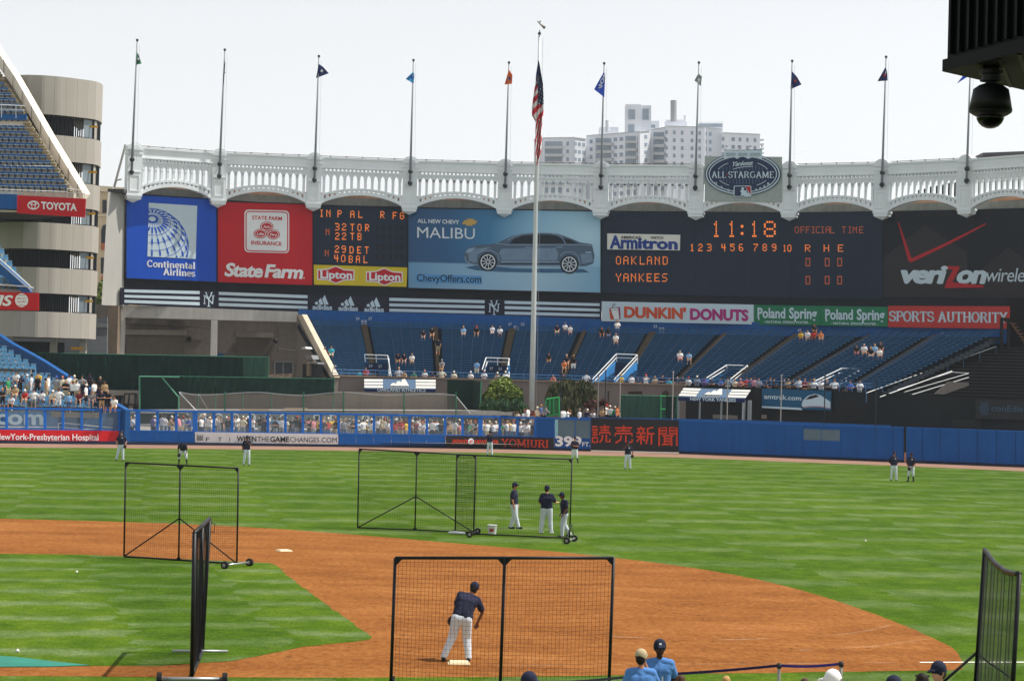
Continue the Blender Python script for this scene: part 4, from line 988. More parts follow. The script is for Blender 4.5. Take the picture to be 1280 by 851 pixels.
# out-of-town scores
LAMP = pmat('lamp_orange', 'ff8a3c', rough=.5, var=.1, emit=.55); LAMPD = pmat('lamp_orange_dim', 'd2693a', rough=.5, var=.15, emit=.28)
o, pl = board('score_panel', 'dark score panel with rows of orange lamp letters above a yellow tea strip', 'scoreboard', 391.5, 509.5, DKB, 257.2, 259.8, 329.5, 333)
mb = MB()
def rowd(s, xs, y, w=4.6, h=9.0, sk=.018, m_=None): dots_px(m_ or mb, s, xs, y, w, h, pl, .16, sk)
rowd('IN', [399.5, 408], 262.3, 5.2); rowd('P', [422], 263, 5.2); rowd('AL', [438, 448], 263.5, 5.2); rowd('R', [475.5], 264.2, 5.2); rowd('FG', [491, 500], 265.2, 5.2)
rowd('32', [419, 427.5], 279.2, 5.4); rowd('TOR', [438, 447, 456.5], 280, 5); rowd('22', [419, 427.5], 290.8, 5.4); rowd('TB', [438, 447], 291.3, 5)
rowd('29', [418.5, 427], 307, 5.4); rowd('DET', [437, 446.5, 456], 308, 5); rowd('40', [418, 426.5], 318.6, 5.4); rowd('BAL', [436, 445, 454.5], 319.6, 5)
mb.build('lamp_lettering', LAMP, o)
mb = MB(); rowd('N', [407.2], 286, 4.6, 8, m_=mb); rowd('N', [406.2], 312.5, 4.6, 8, m_=mb); mb.build('lamp_lettering', LAMPD, o)
uf = MB()
for r_ in range(4):
    for x in (470, 477, 486, 494, 500): poly_px(uf, [(x, 281 + r_ * 12), (x, 288 + r_ * 12), (x + 4, 288.2 + r_ * 12), (x + 4, 281.2 + r_ * 12)], pl, .13)
uf.build('unlit_lamps', pmat('unlit', '141c28'), o, stuff=True)
YEL = pmat('print_yellow', 'e0c52c', rough=.5, var=.05, streak=.06)
slab_px(pl, [(392.2, 330), (509, 333.4), (508.2, 358.6), (392.6, 355.8)], .12, .13).build('yellow_strip', YEL, o)
for x0, x1, yc in ((396.6, 443, 343.2), (457.5, 503.4, 345.8)):
    w_ = x1 - x0
    def lab(g): return [(x0 - g, yc - 6.5 - g), (x0 + w_ * .28, yc - 7.2 - g), (x0 + w_ * .5, yc - 11 - g * .9), (x0 + w_ * .72, yc - 6.6 - g), (x1 + g, yc - 5.8 - g), (x1 + g, yc + 7 + g), (x0 + w_ * .72, yc + 7.4 + g), (x0 + w_ * .5, yc + 11.4 + g * .9), (x0 + w_ * .28, yc + 6.9 + g), (x0 - g, yc + 6.4 + g)]
    mb = MB(); poly_px(mb, lab(0), pl, .15); mb.build('label_edge', WHITE, o)
    mb = MB(); poly_px(mb, lab(-1.3), pl, .165); mb.build('label_red', CR, o)
    mb = MB(); text_px(mb, 'Lipton', x0 + 4, yc + 4.3, x1 - 3, yc + 5.2, 9.2, pl, .18, .05); mb.build('lettering', WHITE, o)
# car billboard: printed picture
adm = bpy.data.materials.new('car_advert_print'); adm.use_nodes = True; N, L = adm.node_tree.nodes, adm.node_tree.links
b_ = N['Principled BSDF']; b_.inputs['Roughness'].default_value = .5
g_ = N.new('ShaderNodeTexCoord'); sp_ = N.new('ShaderNodeSeparateXYZ'); L.new(g_.outputs['Generated'], sp_.inputs[0])
def rmp(v, stops, inter='LINEAR'):
    n = N.new('ShaderNodeValToRGB'); L.new(v, n.inputs[0]); n.color_ramp.interpolation = inter; e = n.color_ramp.elements
    while len(e) < len(stops): e.new(.5)
    for el, (p, c) in zip(e, stops): el.position = p; el.color = lin(c)
    return n.outputs[0]
ds = N.new('ShaderNodeVectorMath'); ds.operation = 'DISTANCE'; mpv = N.new('ShaderNodeMapping'); mpv.inputs['Scale'].default_value = (1.0, 0, .62); L.new(g_.outputs['Generated'], mpv.inputs[0]); L.new(mpv.outputs[0], ds.inputs[0]); ds.inputs[1].default_value = (.92, 0, .42)
up = rmp(ds.outputs['Value'], [(0, 'b9dcee'), (.3, '86b9d8'), (.5, '2f7cab'), (.72, '17588a'), (1, '124a78')])
lo_ = rmp(sp_.outputs[0], [(0, '6398be'), (.35, '8db6d4'), (.7, 'a4c8de'), (1, '7fb0cf')])
mxa = N.new('ShaderNodeMix'); mxa.data_type = 'RGBA'; st_ = N.new('ShaderNodeMapRange'); st_.inputs[1].default_value = .33; st_.inputs[2].default_value = .31; L.new(sp_.outputs[2], st_.inputs[0])
L.new(st_.outputs[0], mxa.inputs[0]); L.new(up, mxa.inputs[6]); L.new(lo_, mxa.inputs[7]); L.new(mxa.outputs[2], b_.inputs['Base Color'])
o, pl = board('billboard', 'wide blue billboard picturing a grey sedan', 'billboard', 509.5, 751.5, adm, 260.2, 264.6, 359.7, 365.8)
CARG = pmat('print_car_grey', '52667c', rough=.5, var=.05); CARH = pmat('print_car_light', '8fa8c2', rough=.5, var=.05); CARD = pmat('print_car_dark', '16222f', rough=.5, var=.05); SHD = pmat('print_shadow', '3d668a', rough=.5, var=.05); SIL = pmat('print_silver', 'dde6ec', rough=.5, var=.04)
def cz(x, y): return (500 + x / 4.923, 250 + y / 4.923)
mb = MB(); poly_px(mb, [cz(*p) for p in ((400, 415), (470, 432), (620, 442), (900, 448), (1165, 446), (1130, 425), (700, 420), (480, 400))], pl, .13); mb.build('printed_shadow', SHD, o)
body = [(393, 345), (402, 315), (425, 292), (480, 278), (590, 268), (640, 245), (690, 222), (750, 207), (830, 200), (900, 201), (970, 208), (1040, 232), (1110, 262), (1180, 272), (1188, 300), (1197, 345), (1190, 390), (1150, 405), (1110, 408), (600, 408), (560, 412), (480, 408), (410, 388)]
mb = MB(); poly_px(mb, [cz(*p) for p in body], pl, .15); mb.build('printed_car', CARG, o)
mb = MB()
for q_ in (((625, 300), (960, 296), (975, 330), (965, 372), (630, 370), (610, 330)), ((420, 330), (470, 300), (560, 290), (480, 330), (470, 385), (425, 378)), ((1110, 330), (1180, 335), (1188, 380), (1120, 392))): poly_px(mb, [cz(*p) for p in q_], pl, .156)
mb.build('printed_door', pmat('print_car_mid', '788fa8', rough=.5), o)
mb = MB(); poly_px(mb, [cz(*p) for p in ((672, 270), (700, 240), (750, 221), (830, 213), (900, 214), (965, 220), (1000, 240), (1010, 268))], pl, .165); poly_px(mb, [cz(*p) for p in ((1020, 268), (1004, 235), (1050, 245), (1092, 268))], pl, .165)
for wx, wy in ((541, 381), (1042, 396)): poly_px(mb, ell(*cz(wx, wy), 11.6, 11.6, 26), pl, .17)
line_px(mb, [cz(620, 392), cz(980, 392)], .9, pl, .168); line_px(mb, [cz(835, 214), cz(835, 268)], 1.2, pl, .18); mb.build('printed_car', CARD, o)
mb = MB(); line_px(mb, [cz(590, 268), cz(660, 275), cz(830, 276), cz(1120, 276), cz(1186, 280)], .8, pl, .172); line_px(mb, [cz(660, 250), cz(700, 226), cz(760, 208), cz(840, 202), cz(930, 204), cz(990, 222), cz(1020, 268)], .8, pl, .172)
poly_px(mb, [cz(*p) for p in ((620, 376), (980, 378), (978, 384), (620, 384))], pl, .166); poly_px(mb, [cz(*p) for p in ((560, 402), (980, 403), (1110, 402), (1108, 408), (560, 410))], pl, .166)
poly_px(mb, [cz(*p) for p in ((406, 318), (420, 300), (468, 292), (440, 318), (412, 330))], pl, .168); line_px(mb, [cz(400, 350), cz(404, 375), cz(430, 392), cz(480, 402)], 1.0, pl, .168)
line_px(mb, [cz(480, 330), cz(510, 312), cz(560, 310), cz(600, 332), cz(612, 375)], .8, pl, .168); line_px(mb, [cz(985, 345), cz(1010, 322), cz(1060, 320), cz(1098, 345), cz(1108, 395)], .8, pl, .168)
line_px(mb, [cz(770, 292), cz(810, 292)], 1.0, pl, .168); line_px(mb, [cz(960, 290), cz(1000, 290)], 1.0, pl, .168); poly_px(mb, [cz(*p) for p in ((1140, 318), (1178, 318), (1178, 330), (1140, 328))], pl, .168); mb.build('printed_car', CARH, o)
for wx, wy in ((541, 381), (1042, 396)):
    mb = MB(); c = cz(wx, wy); line_px(mb, ell(*c, 8.6, 8.9, 24), 1.3, pl, .185, True)
    for k in range(10):
        a = R(k * 36 + 10); line_px(mb, [(c[0] + 1.5 * math.cos(a), c[1] + 1.5 * math.sin(a)), (c[0] + 8.4 * math.cos(a), c[1] + 8.6 * math.sin(a))], .9, pl, .188)
    mb.build('printed_wheel', SIL, o)
mb = MB(); text_px(mb, 'ALL NEW CHEVY', 522, 278.4, 574, 280.2, 4.7, pl, .14, .03); text_px(mb, 'MALIBU', 521.5, 297.0, 593.5, 298.8, 13.2, pl, .14, .0); mb.build('lettering', SIL, o)
GOLD = pmat('print_gold', 'c9a45a', rough=.4, var=.1); bt_ = [(577, 280.2), (580.5, 275.2), (583.4, 275.3), (584.2, 273.4), (592.8, 273.8), (592.4, 275.6), (597.2, 275.8), (594, 280.8), (591, 280.7), (590.3, 282.4), (582, 282), (582.4, 280.4)]
mb = MB(); poly_px(mb, bt_, pl, .14); mb.build('emblem', GOLD, o)
mb = MB(); poly_px(mb, [(519.5, 342.4), (602.5, 344.8), (602.3, 355.2), (519.3, 352.8)], pl, .13); mb.build('text_bar', pmat('print_midblue', '5a9bd2', rough=.5, var=.04), o)
mb = MB(); text_px(mb, 'ChevyOffers.com', 521, 351.3, 601.5, 353.3, 8.6, pl, .145, .012); mb.build('lettering', pmat('print_darknavy', '14283c'), o)
# main board
def sub(a, b): return bpl(a, b)
o = thing('main_scoreboard', 'huge dark navy scoreboard showing the time and the two team names in orange lamps', 'scoreboard', XZ(925, 221, P(925, 372, 221).z))
o.location.y = 221
pls = []
segs = [751.5, 811, 871, 930, 988, 1046, 1103]
for a, b in zip(segs, segs[1:]):
    p = bpl(a, b); pls.append((a, b, p))
    slab_px(p, [(a, yat(a, TOPB) + .3), (b - .12, yat(b, TOPB) + .3), (b - .12, yat(b, BOTB)), (a, yat(a, BOTB))], .15, .1).build('panel', DKB, o)
class Bent:
    def hit(s, px, py, off=0.0):
        for a, b, p in pls:
            if px <= b: return p.hit(px, py, off)
        return pls[-1][2].hit(px, py, off)
MBP = Bent()
mb = MB()
def cc(x, y): return 860 + x / 4.054, 170 + y / 4.054
for ch, x in zip('1118', (124, 203, 317, 385)): X_, Y_ = cc(x, 432); dots_px(mb, ch, [X_], Y_, 15.5 if ch == '8' else 10, 20.5, MBP, .16, fill=.7)
for y in (452, 488): X_, Y_ = cc(268, y); poly_px(mb, [(X_, Y_), (X_, Y_ + 3), (X_ + 3, Y_ + 3), (X_ + 3, Y_)], MBP, .16)
for ch, x in zip('123456789', (10, 52, 97, 170, 214, 258, 332, 378, 425)): X_, Y_ = cc(x, 547); dots_px(mb, ch, [X_], Y_, 5.6, 9.2, MBP, .16)
X_, Y_ = cc(486, 551); dots_px(mb, '1', [X_ - 1], Y_, 4, 8.8, MBP, .16); X_, Y_ = cc(504, 551); dots_px(mb, '0', [X_], Y_, 5, 8.8, MBP, .16)
for ch, x in zip('RHE', (593, 688, 760)): X_, Y_ = cc(x, 551); dots_px(mb, ch, [X_], Y_, 7, 9, MBP, .16, fill=.7)
mb.build('lamp_lettering', LAMP, o)
mb = MB()
for ch, x in zip('OFFICIALTIME', (541, 571, 598, 624, 648, 672, 698, 722, 780, 810, 835, 868)): X_, Y_ = cc(x, 459); dots_px(mb, ch, [X_], Y_, 5.4, 8.6, MBP, .16, fill=.7)
for yy in (619, 710):
    for x in (596, 694, 757): X_, Y_ = cc(x, yy); dots_px(mb, 'Z', [X_], Y_, 6, 10.5, MBP, .16, fill=.72)
mb.build('lamp_lettering', LAMPD, o)
mb = MB()
def dd(x, y): return 640 + x / 4.054, 170 + y / 4.054
for ch, x in zip('OAKLAND', (527, 565, 605, 648, 684, 724, 764)): X_, Y_ = dd(x, 610); dots_px(mb, ch, [X_], Y_ + (x - 527) * .001, 6.4, 10.5, MBP, .16, fill=.72)
for ch, x in zip('YANKEES', (527, 565, 603, 643, 683, 722, 761)): X_, Y_ = dd(x, 697); dots_px(mb, ch, [X_], Y_, 6.6, 10.5, MBP, .16, fill=.72)
mb.build('lamp_lettering', LAMP, o)
slab_px(MBP.__class__ and pls[0][2], [(759, 291.8), (850.2, 293.6), (849.6, 313), (759, 311.8)], .2, .3).build('watch_sign', pmat('sign_cream', 'e4e3da', rough=.5, var=.06), o)
mb = MB(); pA = pls[0][2]
for w in (('Arm', 762.6, 796.6), ('itron', 798, 846.6)): text_px(mb, w[0], w[1], 310.0 + (w[1] - 762) * .012, w[2], 310.4 + (w[2] - 762) * .012, 15.0 if w[0] == 'Arm' else 13.2, pA, .33, .075, 0, 1.0)
mb.build('lettering', pmat('print_blue', '1f3f8f', rough=.5), o)
mb = MB(); text_px(mb, "AMERICA'S", 776, 298.2, 801, 298.6, 3.2, pA, .34, .03); text_px(mb, 'WATCH', 813, 298.6, 829, 299, 3.2, pA, .34, .03); mb.build('lettering', INK, o)
# phone billboard
CHAR = pmat('print_charcoal', '2b282c', rough=.5, var=.06, scale=.4)
o = thing('billboard', 'charcoal phone billboard with a big red check mark at the right edge', 'billboard', XZ(1200, 210, P(1200, 372, 210).z)); vs = []
for a, b in ((1103, 1209), (1209, 1310), (1310, 1400)):
    p = bpl(a, b); vs.append((a, b, p)); slab_px(p, [(a + .4, yat(a, TOPB) + .3), (b - .1, yat(b, TOPB) + .3), (b - .1, 371.5), (a + .4, 371.5)], .15, .1).build('panel', CHAR, o)
class Bent2:
    def hit(s, px, py, off=0.0):
        for a, b, p in vs:
            if px <= b: return p.hit(px, py, off)
        return vs[-1][2].hit(px, py, off)
VB = Bent2()
RED2 = pmat('print_scarlet', 'b8202a', rough=.5, var=.05)
def ee(x, y): return 1060 + x / 5.159, 170 + y / 5.159
mb = MB(); ck = [ee(*p) for p in ((320, 555), (401, 795), (600, 697))]
poly_px(mb, [ee(320, 553), ee(392, 815), ee(412, 792), ee(328, 560)], VB, .14)
ln = [(401, 806), (600, 714), (748, 640), (935, 542)]; wd = [13, 10, 8, 3]
for (p, w0), (q, w1) in zip(zip(ln, wd), list(zip(ln, wd))[1:]): poly_px(mb, [ee(p[0], p[1] - w0), ee(p[0], p[1] + w0), ee(q[0], q[1] + w1), ee(q[0], q[1] - w1)], VB, .143)
def ff(x, y): return 1060 + x / 5.159, 330 + y / 5.159
poly_px(mb, [ff(*p) for p in ((640, 14), (718, 14), (718, 30), (672, 118), (876, 138), (872, 152), (622, 155), (636, 112), (678, 34), (638, 34))], VB, .145)
mb.build('check_mark', RED2, o)
mb = MB(); text_px(mb, 'veri', 1127, 353, 1183.5, 353.6, 21.5, VB, .15, .085, .22, .86); text_px(mb, 'on', 1197, 353.4, 1232.5, 353.6, 21.5, VB, .15, .085, .22, .9)
text_px(mb, 'wireless', 1233, 352, 1296, 352, 17, VB, .15, .0, .2, .92); mb.build('lettering', PALE, o)

# ---- lower band: navy stripes and marks
NAV = pmat('band_navy', '1d1c33', rough=.5, var=.06)
def bandpart(x0, x1, yt0, yt1, yb0, yb1, mat, name, parent, off=.3, th=.3):
    pl = VPlane(x0, fy(x0) + .6 - off, x1, fy(x1) + .6 - off); slab_px(pl, [(x0, yt0), (x1, yt1), (x1, yb1), (x0, yb0)], th, 0).build(name, mat, parent); return pl
bd = thing('striped_band', 'long navy band with white triple stripes and sporting marks under the billboards', 'sign', XZ(450, 222.5, P(450, 380, 223).z))
bd.location.y = 222
bpls = []
BT = [(151, 359.5), (273, 364), (392, 368.5), (512, 371.5), (631, 374.5), (752, 377)]; BB_ = [(151, 380.5), (205, 384.5), (273, 386.5), (392, 390.5), (512, 394), (631, 397.2), (752, 401)]
for a, b in zip([151, 273, 392, 512, 631], [273, 392, 512, 631, 751.6]): bpls.append((a, b, bandpart(a, b, yat(a, BT), yat(b, BT), yat(a, BB_), yat(b, BB_), NAV, 'band_panel', bd)))
class Bent3:
    def hit(s, px, py, off=0.0):
        for a, b, p in bpls:
            if px <= b: return p.hit(px, py, off)
        return bpls[-1][2].hit(px, py, off)
BP = Bent3()
ST = [(151, 361.6, 365.2, 368.4, 371.6, 374.6, 378.2), (249, 363.8, 367.6, 370.9, 374.8, 377.6, 381.6), (384.6, 369.0, 372.8, 376.2, 380, 382.6, 386.2), (486, 372.2, 376.0, 379.2, 382.8, 385.8, 389.4), (606, 375.3, 379, 381.8, 385.6, 388.6, 392.2), (750, 379.2, 382.6, 385.8, 389.4, 392.4, 396)]
def sy(x, k): return interp(x, [(r_[0], r_[k]) for r_ in ST])
for a, b in ((155.5, 249.6), (273.4, 384.4), (486.6, 605.8), (630.8, 749.6)):
    mb = MB()
    for k in (1, 3, 5):
        n_ = 8
        for i in range(n_):
            u, v = a + (b - a) * i / n_, a + (b - a) * (i + 1) / n_; poly_px(mb, [(u, sy(u, k)), (v, sy(v, k)), (v, sy(v, k + 1)), (u, sy(u, k + 1))], BP, .03)
    mb.build('stripes', PALE, bd)
def ny_mark(mb, cx, cy, h, pl, off, w=1.5):
    k = h / 2
    def q(x, y): return (cx + x * k, cy - y * k)
    w *= .78
    line_px(mb, [q(-.62, -.62), q(-.58, .5)], w, pl, off); line_px(mb, [q(-.58, .56), q(.55, -.62)], w * 1.1, pl, off + .002); line_px(mb, [q(.55, -.62), q(.62, .5)], w, pl, off + .004)
    line_px(mb, [q(-.4, 1.0), q(-.28, .55), q(0, .1), q(0, -1.0)], w, pl, off + .006); line_px(mb, [q(.4, 1.0), q(.3, .55), q(0, .1)], w, pl, off + .008)
    for x, y, d in ((-.62, -.62, .18), (-.62, .55, .16), (.64, .52, .18), (0, -1.0, .22), (-.42, .98, .14), (.42, .98, .14)): line_px(mb, [q(x - d, y), q(x + d, y)], w * .6, pl, off + .01)
mb = MB(); ny_mark(mb, 261, 374.2, 17.5, BP, .03, 1.6); ny_mark(mb, 617.6, 384.4, 17.5, BP, .03, 1.6); mb.build('monogram', PALE, bd)
def real_mark(mb, x, yb, pl, off, s_=1.0, word=True):
    # three slanted bars rising to the right above the word
    for bx, w_, hh in ((2.8, 4.6, 4.2), (7.4, 5.0, 8.2), (12.2, 5.2, 12.0)):
        X0 = x + bx * s_; poly_px(mb, [(X0, yb - hh * s_ * .55), (X0 + 3.0 * s_, yb - hh * s_), (X0 + (3.0 + hh * .42) * s_, yb + .1), (X0 + (hh * .22) * s_, yb + .1)], pl, off)
    if word: text_px(mb, 'adidas', x, yb + 6.0 * s_, x + 24.5 * s_, yb + 6.6 * s_, 5.9 * s_, pl, off, .045, 0, .95)
for x, yb in ((390.6, 380.6), (423, 382.0), (455.3, 383.4)): mb = MB(); real_mark(mb, x, yb, BP, .03); mb.build('mark', PALE, bd)
# advert strips at right, mounted on the rear wall of the bleachers (set further forward at the right end)
def adb(px): return interp(px, [(752, 223.2), (871, 220), (942, 217), (988, 214.4), (1109, 206.5), (1209, 198.6), (1261, 194)])
def strip_board(label, x0, x1, yt0, yt1, yb0, yb1, mat, n=1, group=None):
    o = thing('banner_sign', label, 'sign', XZ((x0 + x1) / 2, adb((x0 + x1) / 2), P(x0, yb0, adb(x0)).z), group); ps = []
    for i in range(n):
        a, b = x0 + (x1 - x0) * i / n, x0 + (x1 - x0) * (i + 1) / n; k0, k1 = i / n, (i + 1) / n
        p = VPlane(a, adb(a), b, adb(b)); ps.append((a, b, p))
        slab_px(p, [(a + .3, yt0 + (yt1 - yt0) * k0), (b - .1, yt0 + (yt1 - yt0) * k1), (b - .1, yb0 + (yb1 - yb0) * k1), (a + .3, yb0 + (yb1 - yb0) * k0)], .2, 0).build('panel', mat, o)
    class _B:
        def hit(s, px, py, off=0.0):
            for a, b, p in ps:
                if px <= b: return p.hit(px, py, off)
            return ps[-1][2].hit(px, py, off)
    return o, _B()
o, pl = strip_board('white banner sign with orange and magenta rounded lettering and a drink cup', 751.8, 942, 376.6, 380.8, 401.4, 405.4, PALE)
ORG, MAG = pmat('print_orange', 'd8522a', rough=.5), pmat('print_magenta', 'b3247e', rough=.5)
mb = MB(); text_px(mb, "DUNKIN'", 780.6, 396.4, 857, 398.2, 12.6, pl, .03, .09); poly_px(mb, [(761.4, 386), (764, 384), (771.5, 399.4), (763, 399)], pl, .03); mb.build('lettering', ORG, o)
mb = MB(); text_px(mb, 'DONUTS', 863, 399.0, 935, 400.6, 12.8, pl, .03, .09); poly_px(mb, [(770, 384), (775, 383.6), (775.6, 398.8), (768, 399.4)], pl, .03); mb.build('lettering', MAG, o)
mb = MB(); poly_px(mb, [(762.6, 385.6), (773, 385.0), (774.6, 398.6), (767.8, 399.6)], pl, .04); mb.build('cup', WHITE, o)
mb = MB(); line_px(mb, [(762.4, 385.4), (773.4, 384.6)], .6, pl, .05); line_px(mb, [(762.8, 388), (773.2, 387.2)], .45, pl, .05); line_px(mb, [(765.6, 385), (766, 381), (768.4, 378.8), (769, 381.2), (766.8, 382.6)], .6, pl, .05); line_px(mb, [(762.8, 386), (767.6, 399.4), (774.4, 398.6), (773, 385.4)], .5, pl, .05); mb.build('cup_outline', INK, o)
GRN = pmat('print_green', '1d7a52', rough=.5, var=.06)
o, pl = strip_board('green banner sign with pale spring water lettering printed twice', 942.2, 1109.6, 381.0, 383.6, 405.6, 408.2, GRN, 2)
mb = MB()
for x0, y0 in ((947, 397.0), (1031.6, 398.8)):
    text_px(mb, 'Poland', x0, y0, x0 + 34.5, y0 + .6, 12, pl, .03, .045); text_px(mb, 'Spring', x0 + 39.5, y0 + .6, x0 + 74, y0 + 1.2, 12.6, pl, .03, .045)
    line_px(mb, [(x0 + 1.5, y0), (x0 + 1.5, y0 + 3)], 1.6, pl, .035); text_px(mb, '- NATURAL SPRING WATER -', x0 + 7, y0 + 6.6, x0 + 66, y0 + 7.6, 2.9, pl, .03, .02)
mb.build('lettering', PALE, o)
o, pl = strip_board('red banner sign with pale serif capital letters at the right end of the row', 1109.8, 1260.4, 382.2, 382.8, 408.8, 411, pmat('print_brick', 'c23832', rough=.5, var=.05), 2)
mb = MB(); serif_px(mb, 'SPORTS AUTHORITY', 1111.4, 401.2, 1259.4, 403.0, 12.4, pl, .03, w=.2, thin=.5, serif=.12); mb.build('lettering', PALE, o)

# ================================================================== FRIEZE
FRW = pmat('frieze_white', 'edf2f5', rough=.55, var=.04, scale=.4, streak=.06)
fz = thing('stadium_frieze', 'white scalloped frieze with arched slots running along the whole top of the scoreboard', 'frieze', XZ(640, 225, 21.7)); fz.location.y = 225
fzb = wpos(fz)
PPX = [65, 167, 273.5, 392.6, 512.6, 631.6, 752, 871, 988, 1104, 1209.5, 1310, 1405]
PZT = [P(x, y, fy(x)).z for x, y in zip((167, 273, 392, 512, 631, 752, 871, 988, 1104, 1209), (179, 186.3, 191.4, 196, 199.2, 201.2, 202, 201.6, 199, 194.4))]
ZTOP = sum(PZT) / len(PZT); ZBOT = ZTOP - 5.85
PPX = PPX[1:]
pc = [XZ(x, fy(x), ZTOP - 2) for x in PPX]
# pillar mesh, local frame: x along, y outwards is -y, z from the bottom
def pillar_mesh():
    b = MB(); H_ = 5.85
    b.box(-.72, .72, -.45, .45, .75, H_ - .55)
    pts = [(.82 * math.cos(R(a)), 0, H_ - .72 + .72 * math.sin(R(a))) for a in range(0, 181, 15)]
    b.prism([(x, -.5, z) for x, _, z in pts], (0, 1.0, 0))
    b.prism([(x * .72, -.58, H_ - .74 + (z - H_ + .72) * .72) for x, _, z in pts], (0, .1, 0))
    b.box(-.78, .78, -.5, .5, H_ - 1.15, H_ - 1.0)
    b.box(-.8, .8, -.52, .52, .62, .8); b.box(-.72, .72, -.46, .46, .35, .63)
    n = [(-.72, -.46, .36), (.72, -.46, .36), (.72, .46, .36), (-.72, .46, .36)]; tip = (0, 0, 0)
    for i in range(4): b.poly([n[(i + 1) % 4], n[i], tip])
    # raised border of the face panel
    for x0, x1, z0, z1 in ((-.5, -.4, 1.2, 2.6), (.4, .5, 1.2, 2.6), (-.5, .5, 2.6, 2.7), (-.5, .5, 1.1, 1.2)): b.box(x0, x1, -.5, -.44, z0, z1)
    b.box(-.6, .6, -.53, -.44, 2.95, 3.05)
    return b.mesh('pillar', FRW)
pm_ = pillar_mesh(); slot_w = .42
rots = []
for i, p in enumerate(pc):
    a = pc[max(i - 1, 0)]; b = pc[min(i + 1, len(pc) - 1)]; t = b - a; rz = math.atan2(t.y, t.x); rots.append(rz)
    place('pillar', pm_, fz, Vector((p.x, p.y, ZBOT)) - fzb, rz)
BL = 1.0   # bay pieces are made for a clear width of 1 and stretched by the bay
NS = 11
def arch_z(u, lower):      # u 0..1 ; heights above pendant bottom
    k = 1 - (2 * u - 1) ** 2
    return (.78 + .98 * k ** .9) if lower else (1.72 + .72 * k ** .9)
def bay_meshes(L):
    out = {}
    b = MB(); b.box(0, L, -.30, .30, 4.42, 5.40); b.box(0, L, -.42, .42, 5.28, 5.46); b.box(0, L, -.38, .38, 4.34, 4.46); out['top_rail'] = b.mesh('top_rail', FRW)
    b = MB(); n = 19
    for i in range(n + 1):
        x = L * .04 + (L * .92) * i / n; b.box(x - L * .0125, x + L * .0125, -.22, .22, 4.1, 4.35)
    b.box(0, L, -.24, .24, 3.86, 4.11); b.box(0, L * .035, -.2, .2, 4.1, 4.35); b.box(L * .965, L, -.2, .2, 4.1, 4.35); b.box(0, L, -.3, .3, 3.98, 4.04); out['pierced_band'] = b.mesh('pierced_band', FRW)
    b = MB(); n = 24; dep = .3
    # lower edge beam and upper edge beam of the arch with webs between
    for (f0, f1) in ((lambda u: arch_z(u, True), lambda u: arch_z(u, True) + .34), (lambda u: arch_z(u, False) - .2, lambda u: arch_z(u, False))):
        for i in range(n):
            u0, u1 = i / n, (i + 1) / n
            b.hexa([(u0 * L, -dep, f0(u0)), (u1 * L, -dep, f0(u1)), (u1 * L, dep, f0(u1)), (u0 * L, dep, f0(u0)), (u0 * L, -dep, f1(u0)), (u1 * L, -dep, f1(u1)), (u1 * L, dep, f1(u1)), (u0 * L, dep, f1(u0))])
    m_ = 16
    for i in range(m_ + 1):
        u = .02 + .96 * i / m_; w = .018; lo = arch_z(u, True) + .3; hi = arch_z(u, False) - .16
        b.box((u - w) * L, (u + w) * L, -.25, .25, lo, hi)
    out['arch_beam'] = b.mesh('arch_beam', FRW)
    bl = []
    for i in range(NS + 1):
        u = .035 + .93 * i / NS; z0 = arch_z(u, False) - .03; hw = L * .93 / NS * .175; b = MB()
        b.box(u * L - hw, u * L + hw, -.2, .2, z0, 3.55); b.box(u * L - hw * 1.25, u * L + hw * 1.25, -.24, .24, 3.3, 3.38)
        q = L * .93 / NS / 2
        b.prism([(u * L - q, -.2, 3.88), (u * L - q, -.2, 3.8), (u * L - hw - .02, -.2, 3.5), (u * L - hw, -.2, 3.3), (u * L + hw, -.2, 3.3), (u * L + hw + .02, -.2, 3.5), (u * L + q, -.2, 3.8), (u * L + q, -.2, 3.88)], (0, .4, 0))
        bl.append(b.mesh('baluster', FRW))
    out['bal'] = bl; return out
L0 = 8.0; BM = bay_meshes(L0)
for i in range(len(pc) - 1):
    a, b = pc[i], pc[i + 1]; t = (b - a); ln_ = t.length - 1.44; t.normalize(); rz = math.atan2(t.y, t.x); s_ = ln_ / L0; org = a + t * .72; org = Vector((org.x, org.y, ZBOT)) - fzb
    for nm in ('top_rail', 'pierced_band', 'arch_beam'):
        place(nm, BM[nm], fz, org, rz, (s_, 1, 1))
    # the bay behind the oval sign keeps its slots behind the backing sheet
    for me in BM['bal']: place('baluster', me, fz, org, rz, (s_, 1, 1))
# rail with small studs on top
rs_ = MB()
for i in range(len(pc) - 1):
    a, b = pc[i], pc[i + 1]
    rs_.tube([Vector((a.x, a.y, ZTOP - .26)), Vector((b.x, b.y, ZTOP - .26))], .03, 4)
    for k in range(1, 6): p = a.lerp(b, k / 6); rs_.tube([Vector((p.x, p.y, ZTOP - .42)), Vector((p.x, p.y, ZTOP - .2))], .06, 5)
rs_.build('lightning_rail', pmat('stud_dark', '4a4038'), fz)
# rusty walkway beam behind the slots
wk = MB()
for i in range(len(pc) - 1):
    a, b = pc[i] + Vector((0, 3.2, 0)), pc[i + 1] + Vector((0, 3.2, 0)); wk.hexa([(a.x, a.y, ZBOT + 1.6), (b.x, b.y, ZBOT + 1.6), (b.x, b.y + .2, ZBOT + 1.6), (a.x, a.y + .2, ZBOT + 1.6), (a.x, a.y, ZBOT + 2.15), (b.x, b.y, ZBOT + 2.15), (b.x, b.y + .2, ZBOT + 2.15), (a.x, a.y + .2, ZBOT + 2.15)])
wk.build('rear_walkway', pmat('walkway_rust', 'b98a6c', rough=.8, var=.35, scale=.4), fz)

